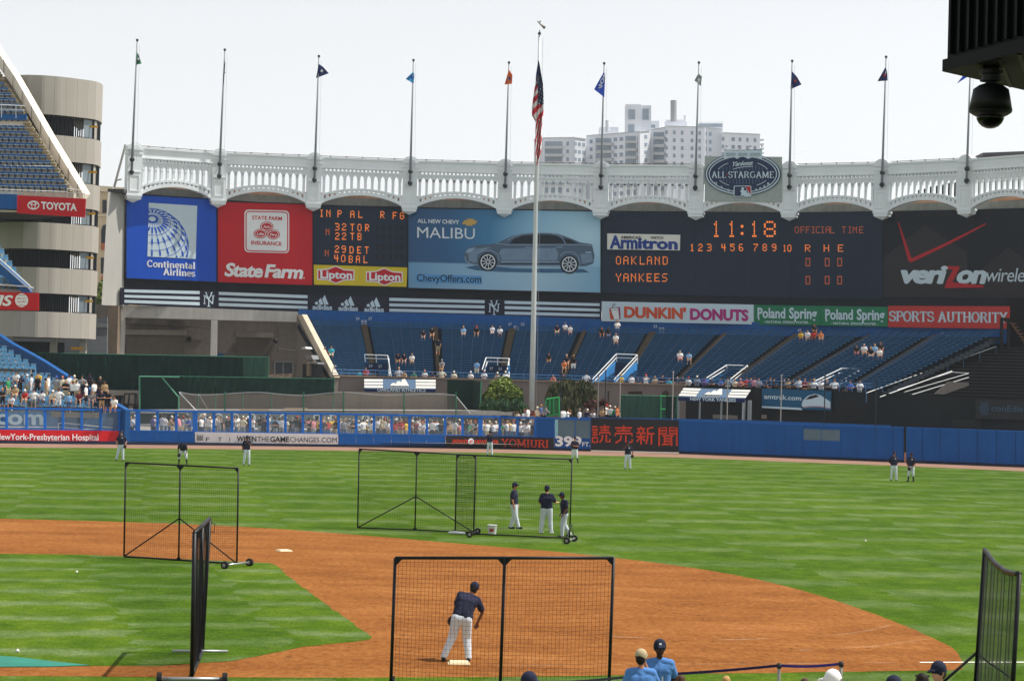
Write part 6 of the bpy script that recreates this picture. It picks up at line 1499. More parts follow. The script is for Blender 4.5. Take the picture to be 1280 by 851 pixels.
gt_.build('gate_frame', GREYP, gt); slab_px(LBk, [(344, 453), (365.6, 453.6), (365.6, 476), (344, 476)], .05, 1.9).build('gate_panel', pmat('gate_panel', '5d6468'), gt)
un = thing('camera_platform', 'small platform with grey housings on the side wall below the slanting rail', 'platform', SW.hit(388, 458, .3))
for pts, mt, dd in (([(376, 434.6), (381, 433.4), (383, 436), (378, 436.4)], RAILW, 1.2), ([(381, 443.6), (389, 443.8), (391, 449), (383, 449)], GREYP, 1.6), ([(383, 449), (387, 449), (387, 470), (383, 470)], BRN, 1.4), ([(384, 452), (397, 453), (397, 455), (384, 454)], GREYP, 1.5), ([(378, 455), (382, 455), (382, 474), (378, 474)], BLK2, 1.2), ([(388, 455), (395, 455), (395, 473), (388, 473)], BLK2, 1.2)):
    slab_px(SW, pts, .6, dd).build('housing', mt, un)
tag(slab_px(VPlane(330, 214, 370, 214), [(335, 468), (366, 466.5), (366, 476), (335, 476)], 1.5).build('rubble_pile', pmat('rubble', 'b09a88', rough=.95, var=.5, scale=3, bump=.8)), 'heap of pale rubble beside the end of the tall green fence', 'rubble pile')

# fences of the bullpens
GRF = pmat('windscreen_green', '17332c', rough=.9, var=.2, scale=.5, streak=.2); GRF2 = pmat('windscreen_green_light', '35564a', rough=.9, var=.15, scale=.6, streak=.15); GRP = pmat('post_green', '2f6b52', rough=.5)
TANW = pmat('bullpen_tan', '8f867b', rough=.9, var=.12, scale=.5, streak=.15)
def fence(label, pl, xs, ytop, ybot, mat, lastmat=None, grd=True, rail=True):
    t = thing('windscreen_fence', label, 'fence', pl.hit((xs[0] + xs[-1]) / 2, ybot((xs[0] + xs[-1]) / 2)), 'green screened fences behind the wall')
    for i, (a, b) in enumerate(zip(xs, xs[1:])):
        m_ = lastmat if (lastmat and i == len(xs) - 2) else mat; mb = MB(); n = 10
        g = [[pl.hit(a + (b - a) * u / n, (ytop(a + (b - a) * u / n) * (1 - v / 4) + ybot(a + (b - a) * u / n) * v / 4), .05 * math.sin(u * 1.9 + v + a)) for v in range(5)] for u in range(n + 1)]
        for u in range(n):
            for v in range(4): mb.poly([g[u][v], g[u + 1][v], g[u + 1][v + 1], g[u][v + 1]])
        mb.build('screen_panel', m_, t, True)
    for x in xs: 
        a, b = pl.hit(x, ytop(x) - 1.2, -.1), pl.hit(x, ybot(x), -.1); MB().tube([Vector((b.x, b.y, .02)) if grd else b, a], .07, 6).build('post', GRP, t)
    if rail: MB().tube([pl.hit(xs[0], ytop(xs[0]), -.1), pl.hit(xs[-1], ytop(xs[-1]), -.1)], .05, 5).build('top_rail', GRP, t)
    return t
f1 = V(196); fence('tall dark green screened fence in front of the roller doors', f1, [37, 66, 98, 132, 168, 204, 238, 275, 304, 335], lambda x: interp(x, [(37, 441), (200, 444), (304, 447), (335, 446.5)]), lambda x: interp(x, [(37, 487), (335, 489)]), GRF, GRF2)
f2 = V(192.5); fence('lower dark green screened fence right of the green shed', f2, [224, 248, 270, 304, 340, 379.6, 417.5], lambda x: interp(x, [(224, 470.5), (417, 473.6)]), lambda x: interp(x, [(224, 491.5), (417, 493)]), GRF)
tw_ = thing('bullpen_wall', 'low tan concrete wall behind the bullpen netting', 'wall', V(194).hit(300, 530)); slab_px(V(194), [(60, 487), (600, 491), (600, 535), (60, 528)], .4).build('wall_face', TANW, tw_)
slab_px(V(187.6), [(100, 512), (620, 513.2), (640, 516), (640, 519), (100, 516)], 5, .0).build('wall_ledge', CONCL, tw_)
sh = thing('green_shed', 'dark green screened enclosure with a cut corner left of the bullpen netting', 'shed', V(190).hit(199, 520))
slab_px(V(190), [(174.4, 471), (200.5, 471.4), (222.6, 496), (223.6, 530), (174.4, 530)], .1).build('screen_panel', GRF, sh); slab_px(V(191), [(200, 470.6), (224, 471), (224, 520), (200, 520)], .1).build('screen_panel', GRF, sh)
mb = MB(); 
for p, q in (((174.4, 470.4), (224, 471)), ((174.4, 470), (174.4, 530)), ((203, 472), (223, 496)), ((223.4, 495), (223.4, 530))): mb.tube([V(189.8).hit(*p), V(189.8).hit(*q)], .07, 5)
mb.build('frame', pmat('frame_green', '4f8a70', rough=.5), sh)
# bullpen netting
NETG = seethrough('net_haze', '8c857c', .38, .9)
bn = thing('bullpen_net', 'low grey protective net sagging in front of the left bullpen', 'net', V(187).hit(400, 525))
npl = V(187); nt_ = lambda x: interp(x, [(224, 490), (245, 493), (330, 491), (379, 493.6), (430, 491), (480, 493), (545, 493.4), (569, 493.6)]) + 1.0 * math.sin(x / 18)
mb = MB(); xs = [224 + i * (569 - 224) / 40 for i in range(41)]
for a, b in zip(xs, xs[1:]):
    ba = min(517, 490 + (a - 224) * 1.15 + 2) if a < 248 else 517; mb.poly([npl.hit(a, nt_(a)), npl.hit(b, nt_(b)), npl.hit(b, 517), npl.hit(a, 517)])
mb.poly([npl.hit(569, nt_(569)), npl.hit(588, 517), npl.hit(569, 517)]); mb.build('net_panel', NETG, bn)
for x in (281, 379.6, 429.4, 505, 570): MB().tube([npl.hit(x, 530, .1), npl.hit(x, 489.5, .1)], .06, 6).build('post', GRP, bn)
MB().tube([npl.hit(x, nt_(x)) for x in xs], .03, 4).build('top_cable', GREYP, bn); MB().tube([npl.hit(569, nt_(569)), npl.hit(588, 517)], .03, 4).build('top_cable', GREYP, bn); MB().tube([npl.hit(224, 490), npl.hit(247, 515)], .05, 4).build('top_cable', RAILW, bn)
for pts in (((248, 492), (262, 515)),): MB().tube([npl.hit(*pts[0], -.2), npl.hit(*pts[1], -.2)], .02, 4).build('stay', GREYP, bn)
for x, y, w_ in ((212, 512.6, 22), (300, 511, 36), (355, 509.6, 28)): tag(slab_px(V(188.5), [(x, y), (x + w_, y + .4), (x + w_, y + 2.4), (x, y + 2)], .6).build('plank', pmat('plank_pale', 'c2ad92', rough=.9)), {212: 'short pale plank', 300: 'long pale plank', 355: 'pale plank beside the post'}[x] + ' lying at the foot of the bullpen net', 'plank', 'planks at the foot of the bullpen net')
# left yard: bin, cart
bi = thing('rubbish_bin', 'dark rubbish bin standing left of the green enclosure', 'bin', V(189.5).hit(148, 513)); pl = V(189.5)
slab_px(pl, [(143.6, 496), (153, 496), (151, 508), (145.6, 508)], .6).build('bin_body', BLK2, bi); slab_px(pl, [(143, 494), (153.6, 494), (153.6, 496), (143, 496)], .7).build('bin_lid', BLK2, bi)
ct_ = thing('utility_cart', 'dark utility cart with upright bars between the bin and the green enclosure', 'cart', pl.hit(164, 513)); mb = MB()
for p, q in (((156, 492), (154, 510)), ((162, 492), (160, 510)), ((169, 492), (169, 510)), ((156, 492), (171, 492)), ((171, 492), (172, 510)), ((154, 505), (173, 506))): mb.tube([pl.hit(*p), pl.hit(*q)], .07, 5)
mb.build('cart_frame', BLK2, ct_)
for x in (157, 170): c = pl.hit(x, 510); MB().tube([c - Vector((0, .1, 0)), c + Vector((0, .1, 0))], .25, 12).build('wheel', rubber, ct_)
# awnings
SLATE = pmat('awning_slate', '48617c', rough=.7, var=.06); NAVC = pmat('awning_navy', '1a2456', rough=.7); AWW = pmat('awning_white', 'cdc8c0', rough=.7, var=.04)
def awning(label, x0, x1, yt, yb, yv, Yb_, Yf_, word, posts_, sk, dirx=0):
    t = thing('dugout_awning', label, 'awning', XZ((x0 + x1) / 2, Yf_, 0), 'team awnings behind the outfield wall')
    A = lambda u, v: P(x0 + (x1 - x0) * u + dirx * (1 - v), (yt * (1 - v) + yb * v) + sk * (x1 - x0) * u, Yb_ + (Yf_ - Yb_) * v)
    mb = MB()
    for i in range(12): mb.poly([A(i / 12, 0), A((i + 1) / 12, 0), A((i + 1) / 12, 1), A(i / 12, 1)])
    cv = mb.build('canopy', SLATE, t)
    up = Vector((0, -.02, .03))
    for (u0, u1) in ((.0, .26), (.72, 1.0)):
        for k in range(3):
            v0 = .06 + k * .32; q = [A(u0, v0), A(u1, v0), A(u1, v0 + .23), A(u0, v0 + .23)]; MB().poly([p + up for p in q]).build('stripe', AWW, t)
    mk = MB(); cx = .49
    for k, (du, hh) in enumerate(((-.13, .36), (-.06, .62), (.01, .9))):
        MB().poly([A(cx + du, .72) + up * 1.5, A(cx + du + .03, .72 - hh * .72) + up * 1.5, A(cx + du + .07, .72 - hh * .78) + up * 1.5, A(cx + du + .065 + hh * .07, .72) + up * 1.5]).build('bar_mark', AWW, t)
    pf = VPlane(x0, Yf_ - .04, x1, Yf_ - .04); text_px(mk, 'adidas', x0 + (x1 - x0) * .36, yb - .4 + sk * (x1 - x0) * .4, x0 + (x1 - x0) * .62, yb - .2 + sk * (x1 - x0) * .6, 3.2, pf, .0, .03); mk.build('lettering', AWW, t)
    slab_px(pf, [(x0, yb), (x1, yb + sk * (x1 - x0)), (x1 - .5, yv + sk * (x1 - x0)), (x0 + .5, yv)], .05, .0).build('valance', NAVC, t)
    mk = MB(); text_px(mk, word, x0 + (x1 - x0) * .18, yv - .9 + sk * (x1 - x0) * .18, x0 + (x1 - x0) * .86, yv - .7 + sk * (x1 - x0) * .86, 3.8, pf, .03, .04); mk.build('lettering', PALE, t)
    for px in posts_:
        a = P(px, yv - .5, Yf_ + .2); MB().tube([Vector((a.x, a.y, .02)), a], .09 if px != 929.8 else .16, 6).build('post', GREYP, t)
    return t
awning('striped team awning over the left dugout behind the bullpen net', 455.4, 544.6, 473.4, 485.6, 489.6, 202.6, 199.4, 'OAKLAND ATHLETICS', (456.4, 485.6, 513.9, 542.8), .010)
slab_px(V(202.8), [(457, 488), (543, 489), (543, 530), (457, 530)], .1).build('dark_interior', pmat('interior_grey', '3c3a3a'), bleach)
awning('striped team awning over the right dugout beside the train poster', 847.5, 931.5, 484.6, 495.6, 500.6, 195.0, 192.2, 'NEW YORK YANKEES', (848.5, 875, 902, 929.8, 936, 938.6), .03, 7.5)
for x0, x1 in ((891, 922), (952, 981)):
    o = thing('bench', 'pale bench under the ' + ('right awning' if x0 == 891 else 'train poster'), 'bench', V(194).hit((x0 + x1) / 2, 530), 'dugout benches'); slab_px(V(194), [(x0, 518), (x1, 519), (x1, 524), (x0, 523)], .1).build('backrest', pmat('bench_grey', '8a8278', rough=.8), o); slab_px(V(193.6), [(x0, 526), (x1, 527), (x1, 528), (x0, 527)], .5).build('seat', MATS['bench_grey'], o)
# train poster
TR = VPlane(940, 195, 1045, 188.2); o = tag(slab_px(TR, [(952.4, 485.4), (1038.4, 488.8), (1038.2, 513), (952.4, 509)], .1, .1).build('poster', pmat('print_teal', '14587e', rough=.5, var=.06)), 'teal poster with pale web address and a white train below the bleacher rail', 'poster')
mb = MB(); text_px(mb, 'amtrak.com', 955, 498, 1001.6, 500.4, 5.6, TR, .13, .022); poly_px(mb, [(952.4, 507.3), (1001, 509.6), (1003, 512.4), (952.4, 509.6)], TR, .125); mb.build('lettering', PALE, o)
mb = MB(); poly_px(mb, [(1002, 506), (1003.5, 500.5), (1010, 494.5), (1019, 492), (1026, 494), (1038, 502), (1038, 511), (1025, 508.4), (1012, 508.4), (1004, 509.4)], TR, .13); mb.build('printed_train', PALE, o)
mb = MB(); poly_px(mb, [(1006.5, 499.5), (1012, 495), (1020, 492.8), (1024, 495.5), (1014, 498.4)], TR, .14); mb.build('printed_windscreen', INK, o)
mb = MB(); line_px(mb, [(1003, 508.6), (1013, 507.6), (1025, 507.8), (1038, 510.2)], .6, TR, .14); mb.build('printed_line', REDP, o)
# dim sign on the black wall at right
DS = VPlane(1180, 179.4, 1400, 173.2); o = tag(slab_px(DS, [(1219.4, 498.8), (1300, 501.4), (1300, 526), (1219.4, 523)], .1, .5).build('dim_sign', pmat('sign_dim', '2b2c2f', rough=.7)), 'very dim sign with a striped round emblem on the black wall at the right edge', 'sign')
mb = MB(); text_px(mb, 'conEdison', 1239, 513.4, 1292, 515.4, 7.6, DS, .53, .02)
mb.build('lettering', pmat('print_dim', '3d5468', rough=.7), o); mb = MB()
for k in range(6): line_px(mb, [(1223.5 + abs(k - 2.5), 503.6 + k * 2.7), (1236 - abs(k - 2.5) * .3, 504 + k * 2.7)], 1.5, DS, .53)
mb.build('emblem_stripe', MATS['print_dim'], o)
o = tag(slab_px(DS, [(1190, 524), (1226, 525), (1226, 536), (1190, 535)], .1, .5).build('window_box', pmat('dark_glass', '15181c', rough=.2, var=.4, scale=2)), 'dark window low in the black wall above the padded wall at right', 'window')
# second low blue wall behind the outfield wall, green gate and green fence
sb2 = thing('inner_wall', 'low blue inner wall just behind the padded outfield wall', 'wall', XZ(900, 187, 0)); mb = MB(); pv = None
for x, y in ((700, 520.8), (775, 522), (846, 523.2), (930, 524.8), (1000, 527.4), (1070, 530), (1114, 531.6)):
    Y = Yw(x) + 5; a = P(x, y, Y); 
    if pv: 
        d = Vector((0, .25, 0)); f = lambda p: Vector((p.x, p.y, .02)); mb.hexa([f(pv), f(a), f(a) + d, f(pv) + d, pv, a, a + d, pv + d])
    pv = a
mb.build('wall_panel', BLUEW, sb2)
pl = V(188); gg = thing('green_gate', 'open bright green gate standing on edge right of the tall flagpole', 'gate', pl.hit(690, 522)); slab_px(pl, [(683.5, 498.5), (698, 496.5), (698.6, 517), (682, 519.5)], .06).build('gate_panel', pmat('gate_green', '3d7048', rough=.7, var=.1), gg)
for p, q in (((682.6, 498.8), (698.8, 496.4)), ((682.6, 498.8), (681, 521)), ((698.8, 496.4), (699, 521)), ((681, 520), (699, 517.4)), ((687.5, 498), (687, 519)), ((692, 497.4), (692, 518.4))): MB().tube([pl.hit(*p, .1), pl.hit(*q, .1)], .06, 5).build('gate_bar', pmat('gate_bright', '2fa35c', rough=.5), gg)
pl = V(189.6); fence('green screened fence between the monument trees and the right awning', pl, [776, 803, 832, 846], lambda x: 494 + (x - 776) * .02, lambda x: 527, GRF2, GRF); 
mb = MB()
for p, q in (((826, 494.6), (826, 526)), ((826, 494.6), (832, 495)), ((826, 511), (832, 511.4))): mb.tube([pl.hit(*p, .15), pl.hit(*q, .15)], .05, 5)
mb.build('hinge_frame', MATS['gate_bright'], gg)
pl = V(193); db = thing('green_enclosure', 'dark green enclosure left of the round tree', 'shed', pl.hit(580, 520)); slab_px(pl, [(559, 474.6), (590.6, 475.4), (590.6, 525), (559, 525)], .1).build('screen_panel', GRF, db); pl2 = VPlane(590, 193, 602, 189.5); slab_px(pl2, [(590.6, 475.4), (601, 477), (600.6, 520), (590.6, 525)], .1).build('screen_panel', GRF, db)
MB().tube([pl2.hit(601.6, 476.5), pl2.hit(600, 521)], .07, 5).build('post', pmat('frame_green', '4f8a70'), db)
# retired-number wall
nw = thing('number_wall', 'grey wall of round number discs seen through the wall windows', 'wall', XZ(420, 189, 0)); NWp = VPlane(240, Yw(240) + 10, 600, Yw(600) + 8)
slab_px(NWp, [(236, 515), (600, 517.5), (600, 560), (236, 556)], .3).build('wall_face', pmat('number_grey', '6e7574', rough=.8), nw)
DISC = pmat('disc_white', 'c9d2d2', rough=.5)
for x, s_ in ((254, '4'), (273.2, '3'), (294, '5'), (315, '7'), (334.5, '37'), (354.5, '8'), (396, '1'), (415, '15'), (457, '9'), (480, '10'), (501, '32'), (520.4, '44'), (541.6, '23'), (562.4, '49')):
    y = 521.5 + (x - 254) * .008; dk_ = slab_px(NWp, ell(x, y, 5, 5.2, 18), .06, .08).build('number_disc', DISC, nw); mb = MB(); w_ = 2.3 if len(s_) == 1 else 4.2; text_px(mb, s_, x - w_ / 1, y + 3.2, x + w_ / 1, y + 3.2, 6.2, NWp, .1, .03); mb.build('number_lettering', INK, dk_)
rail_set([(NWp.hit(240, 535, 2), NWp.hit(600, 538.6, 2)), (NWp.hit(240, 541, 2), NWp.hit(600, 544, 2))], nw, 'queue_rail', .06)
# thin poles
def pole(label, px, y0, y1, Y, mat, r=.05):
    a = P(px, y0, Y); b = P(px - .02 * (y1 - y0), y1, Y); t = thing('net_pole', label, 'pole', Vector((b.x, b.y, 0)), 'slim poles behind the outfield wall'); MB().tube([Vector((b.x, b.y, .02)), a], r, 6).build('shaft', mat, t); MB().ball(a, r * 1.6, 8, 5).build('cap', mat, t)
WOODP = pmat('pole_grey', 'a29c94', rough=.6); DKP = pmat('pole_dark', '202a34', rough=.6)
for x, y0, Y, mt, lb in ((701.4, 465, 186, DKP, 'slim dark pole beside the green gate'), (748.4, 471, 187, WOODP, 'slim grey pole in front of the drooping tree, left of a dark one'), (757.2, 463, 187, DKP, 'slim dark pole between two grey ones near the monument plaques'), (775.4, 479, 187, WOODP, 'slim grey pole at the left end of the green screened fence'), (841.6, 465, 187, WOODP, 'slim grey pole at the left of the right awning'),
                       (909.8, 476, 186, WOODP, 'slim grey pole in front of the right awning'), (977, 469, 184, WOODP, 'slim grey pole in front of the train poster'), (1031.4, 470, 182, DKP, 'slim dark pole over the printed train'), (1095.4, 473, 180, DKP, 'slim dark pole in front of the black wall, rightmost')):
    pole(lb, x, y0, 526, Y, mt)
# ================================================================== TREES
LEAFS = {}
def foliage(mb, blobs, n, size, seed=1, droop=0.0):
    rnd = random.Random(seed)
    for (c, r_, w_) in blobs:
        for _ in range(int(n * w_)):
            d = Vector((rnd.gauss(0, 1), rnd.gauss(0, 1), rnd.gauss(0, 1))).normalized() * rnd.uniform(.35, 1.0) ** .5
            p = Vector((c[0] + d.x * r_[0], c[1] + d.y * r_[1], c[2] + d.z * r_[2])); p += Vector((noise.noise(p * 1.5), noise.noise(p * 1.5 + Vector((3, 0, 0))), noise.noise(p * 1.5 + Vector((0, 7, 0))))) * .35
            n1 = Vector((rnd.gauss(0, 1), rnd.gauss(0, 1) - .5, rnd.gauss(0, 1) + .8)).normalized(); a = n1.cross(Vector((rnd.random() - .5, rnd.random() - .5, rnd.random() + .2))).normalized(); b = n1.cross(a)
            s_ = size * rnd.uniform(.6, 1.3); mb.cur = rnd.choice((0, 0, 1, 2)); a, b = a * s_, b * s_ * .7
            if droop: b = Vector((b.x * .3, b.y * .3, -s_ * (1 + droop)))
            mb.poly([p - a, p + b, p + a, p - b])
    return mb
def leafm(name, cs): return [pmat(f'{name}_{i}', c, rough=.6, var=.25, scale=1.5) for i, c in enumerate(cs)]
LG = leafm('leaf_green', ((.15, .21, .035), (.26, .31, .06), (.08, .13, .028))); LO = leafm('leaf_olive', ((.08, .09, .035), (.17, .16, .09), (.035, .055, .02))); LD = leafm('leaf_cedar', ((.05, .11, .05), (.08, .16, .07), (.03, .06, .03))); LR = leafm('leaf_red', ((.12, .04, .035), (.18, .07, .06), (.06, .03, .025)))
BARK = pmat('bark', '4a3a2c', rough=.9, var=.25, bump=.5)
def tree(label, name, base, blobs, n, size, mats, seed, droop=0, trunk=.18, limbs=5):
    t = thing(name, label, 'tree' if 'tree' in name else 'shrub', base)
    zc_ = sum(b[0][2] for b in blobs) / len(blobs); tb = MB().tube([base, base + Vector((.1, 0, (zc_ - base.z) * .5)), Vector((blobs[0][0][0], blobs[0][0][1], zc_))], [trunk, trunk * .8, trunk * .4], 8)
    for k in range(limbs):
        b = blobs[k % len(blobs)]; tb.tube([base + Vector((.05, 0, (zc_ - base.z) * .45)), Vector(b[0])], [trunk * .45, trunk * .15], 5)
    tb.build('trunk', BARK, t, True); foliage(MB(), blobs, n, size, seed, droop).build('crown', mats, t, stuff=False); return t
def bp(x, y, Y, rx, ry, w_=1.0): # blob given by photo place and photo radii
    c = P(x, y, Y); k = Y / 2800; return ((c.x, c.y, c.z), (rx * k, rx * k, ry * k), w_)
tree('round bright green tree standing right of the dark green enclosure', 'round_tree', G(628, 545).copy() if False else XZ(630, 191, .02), [bp(628, 488, 191, 16, 14, 1.6), (bp(614, 496, 190.5, 11, 10, .8)), bp(641, 497, 190.5, 12, 10, .9), bp(632, 480, 191.5, 10, 8, .5), bp(619, 484, 191, 8, 8, .5), bp(644, 490, 191, 8, 8, .5)], 1500, .13, LG, 3)
tree('low blue green cedar shrub spreading in front of the round tree', 'cedar_shrub', XZ(622, 188.6, .02), [bp(612, 508, 188.6, 12, 7), bp(630, 507, 188.6, 12, 8), bp(645, 506, 188.6, 11, 7, .8), bp(652, 511, 188.6, 7, 4, .4)], 900, .12, LD, 4, .6)
tree('olive green tree with drooping branches behind the green gate', 'drooping_tree', XZ(712, 191, .02), [bp(695, 494, 191, 12, 14), bp(712, 492, 191, 13, 16, 1.2), bp(729, 492, 191, 12, 14), bp(741, 496, 190.5, 6, 9, .4), bp(706, 507, 190, 12, 10, .5), bp(722, 508, 190, 6, 12, .4)], 1300, .11, LO, 5, 1.6)
tree('low reddish shrub right of the drooping tree', 'red_shrub', XZ(750, 190, .02), [bp(744, 505, 190, 9, 5), bp(756, 503, 190, 8, 5), bp(735, 508, 190, 6, 4, .5)], 500, .09, LR, 6)
mo = tag(slab_px(V(188), [(661, 513), (672, 513.4), (672, 520), (661, 520)], .5).build('monument_block', pmat('granite_red', '7c4a44', rough=.5, var=.2, scale=4)), 'small reddish granite block at the foot of the tall flagpole', 'monument')
# ================================================================== TALL FLAGPOLE
fb0 = XZ(663.6, 190, .02); ftop = P(674.3, 43, 190)
t = thing('tall_flagpole', 'tall white flagpole standing in front of the bleachers', 'flagpole', fb0)
MB().tube([fb0, fb0.lerp(ftop, .35), fb0.lerp(ftop, .7), ftop], [.25, .22, .16, .09], 14).build('shaft', pmat('pole_white', 'c8cdd0', rough=.4, var=.05, streak=.1), t, True)
MB().tube([ftop, ftop + Vector((.02, 0, .35))], .05, 6).build('spindle', STEEL, t); MB().ball(ftop + Vector((0, 0, .05)), .14).build('collar', DKBALL, t)
MB().tube([P(671.6, 26.6, 190), P(676, 31, 190), P(681.4, 35.4, 190)], [.04, .07, .14], 7).build('bat_weathervane', pmat('vane', '8a8378', rough=.5), t, True); MB().ball(P(675.2, 27, 190), .08).build('vane_ball', STEEL, t)
MB().tube([ftop + Vector((.3, -.1, -.3)), fb0 + Vector((.4, -.1, 1.2))], .014, 3).build('halyard', STEEL, t)
# the stars and stripes, hanging in folds
fpl = V(189.6); Lb = [(75, 672.8), (92, 670.2), (105, 669), (118, 667), (135, 664.8), (145, 665), (153, 669.6), (175, 668.8), (195, 669.4), (205, 670.4)]; Rb = [(75, 673.6), (92, 676.4), (105, 678.8), (125, 679.6), (140, 679.4), (150, 678.6), (160, 677), (175, 677.2), (190, 676.4), (205, 672.6)]
mb = MB(); NU, NV = 14, 64; g = []
for j in range(NV + 1):
    y = 76 + 130 * j / NV; l, r_ = interp(y, Lb), interp(y, Rb); g.append([fpl.hit(l + (r_ - l) * i / NU, y, .22 * math.sin(i * 1.35 + j * .08) + .1 * math.sin(i * .5)) for i in range(NU + 1)])
for j in range(NV):
    for i in range(NU):
        u, v = i / NU, j / NV
        canton = v < .42 and (u > .45 or v < .16 + .3 * (u - .0))
        if v > .55: s_ = (u * 5 + v * 16) % 2
        else: s_ = (u * 2.2 + v * 17) % 2
        if canton: mb.cur = 2 if not ((i * 3 + j * 5) % 7 == 0 and j > 8) else 1
        else: mb.cur = 0 if s_ < 1.05 else 1
        mb.poly([g[j][i], g[j][i + 1], g[j + 1][i + 1], g[j + 1][i]])
o = mb.build('national_flag', [pmat('flag_red', 'd42c3e', rough=.8, var=.08), pmat('flag_white', 'f0f2f3', rough=.8, var=.04), pmat('flag_blue', '2c3f74', rough=.8, var=.08)], origin=fpl.hit(673.5, 76)); tag(o, 'large stars and stripes flag hanging in limp folds from the tall flagpole', 'flag')
# ================================================================== FAR BUILDINGS
AW = pmat('apartment_white', 'dfe3ea', rough=.8, var=.04, scale=.1); AWs = pmat('apartment_side_shaded', 'd0d4da', rough=.8, var=.04, scale=.1); AWIN = pmat('apartment_glass', '7f90a4', rough=.3, var=.25, scale=.3); ABAL = pmat('balcony_shade', '8f9ba8', rough=.7, var=.15, scale=.2); ASLB = pmat('balcony_slab', 'b9bcbc', rough=.8)  # side colour is the wall colour darkened, painting shade on turned faces
ap = thing('apartment_block', 'large pale apartment block with rows of small windows beyond the frieze', 'building', XZ(800, 850, 0))
def aa(x, y): return 660 + x / 4, 100 + y / 4
facs = [ # x0,x1 (crop px), top left, top right, Y0, Y1, window columns, balcony ranges, side?
 (30, 75, 298, 292, 868, 858, [], [], 1), (75, 235, 290, 288, 858, 856, [198], [(84, 172)], 0), (235, 292, 288, 296, 856, 862, [238, 258, 280], [], 1), (292, 560, 279, 258, 860, 842, [315, 436, 466, 553], [(338, 416), (486, 540)], 0), (560, 612, 258, 252, 842, 850, [590], [], 1),
 (612, 690, 250, 236, 846, 840, [], [(627, 680)], 0), (690, 885, 231, 236, 840, 838, [692, 731, 771, 820, 858], [], 0), (885, 972, 238, 246, 842, 842, [887, 911], [], 1), (972, 1160, 264, 272, 838, 838, [975, 1026, 1060, 1097, 1135], [], 0)]
for (x0, x1, t0, t1, Y0, Y1, wc, bc, sd_) in facs:
    X0, yt0 = aa(x0, t0); X1, yt1 = aa(x1, t1); pl = VPlane(X0, Y0, X1, Y1)
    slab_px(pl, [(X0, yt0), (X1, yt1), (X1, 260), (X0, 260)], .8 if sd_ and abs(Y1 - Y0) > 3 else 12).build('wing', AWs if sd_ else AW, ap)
    slab_px(pl, [(X0, yt0 - .5), (X1, yt1 - .5), (X1, yt1 + .3), (X0, yt0 + .3)], .5, .4).build('parapet', ASLB, ap)
    for row in range(8):
        for w in wc:
            X, _ = aa(w, 0); k = (w - x0) / (x1 - x0); y = (yt0 + (yt1 - yt0) * k) + 5.4 + row * 9.7
            if y > 245: continue
            ww = 1.6 if w not in (1026, 436, 466) else 2.1
            wo = slab_px(pl, [(X - ww, y), (X + ww, y), (X + ww, y + 4.2), (X - ww, y + 4.2)], .1, .12).build('window', AWIN, ap)
            mb = MB(); line_px(mb, [(X - ww, y + 2.1), (X + ww, y + 2.1)], .4, pl, .16); line_px(mb, [(X - ww - .2, y + 4.5), (X + ww + .2, y + 4.5)], .5, pl, .3); mb.build('window_bar', ASLB, wo)
        for (b0, b1) in bc:
            A, _ = aa(b0, 0); B, _ = aa(b1, 0); k = ((b0 + b1) / 2 - x0) / (x1 - x0); y = (yt0 + (yt1 - yt0) * k) + 4.6 + row * 9.7
            if y > 245: continue
            slab_px(pl, [(A, y), (B, y), (B, y + 5.6), (A, y + 5.6)], .1, .08).build('balcony_recess', ABAL, ap); slab_px(pl, [(A - .3, y + 5.6), (B + .3, y + 5.6), (B + .3, y + 9.2), (A - .3, y + 9.2)], 1.2, 1.3).build('balcony_front', ASLB, ap)
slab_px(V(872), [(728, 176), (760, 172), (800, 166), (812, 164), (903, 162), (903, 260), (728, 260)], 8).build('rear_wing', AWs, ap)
def roofbox(x0, x1, y0, y1, Y, th=8, mat=AW):
    (A, a), (B, b) = aa(x0, y0), aa(x1, y1); return slab_px(V(Y), [(A, a), (B, a), (B, b), (A, b)], th).build('roof_house', mat, ap)
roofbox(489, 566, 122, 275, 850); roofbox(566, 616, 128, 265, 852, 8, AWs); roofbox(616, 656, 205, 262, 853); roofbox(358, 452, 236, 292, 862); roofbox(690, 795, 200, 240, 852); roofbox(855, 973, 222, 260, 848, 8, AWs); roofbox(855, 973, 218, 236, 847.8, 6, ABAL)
for (a, b, c, d) in ((503, 535, 148, 196), (572, 604, 144, 200), (503, 532, 224, 262), (616, 636, 224, 240)): roofbox(a, b, c, d, 849.5, .3, ABAL)
def chim(px, y0, y1, r_, mat): a, b = V(849).hit(px, y1), V(849).hit(px, y0); MB().tube([a, b], r_, 14).build('chimney', mat, ap)
X_, Y_ = aa(728, 103); chim(X_, Y_, 152, 1.2, pmat('stack_grey', '9b9c9e', rough=.8, var=.1)); X_, Y_ = aa(787, 178); chim(X_, Y_, 152, .65, AW); X_, Y_ = aa(397, 203); chim(X_, Y_, 165, .8, AW)
mb = MB()
for k in range(13): X_, Y_ = aa(858 + k * 9.5, 208); mb.beam(V(848).hit(X_, Y_), V(848).hit(X_, Y_ + 4), .12, .12)
mb.build('roof_railing', ABAL, ap)
for row in range(5): X_, Y_ = aa(1160, 296 + row * 22); slab_px(V(842), [(X_, Y_), (X_ + 5, Y_), (X_ + 5, Y_ + 1.4), (X_, Y_ + 1.4)], 3).build('side_balcony', ASLB, ap)
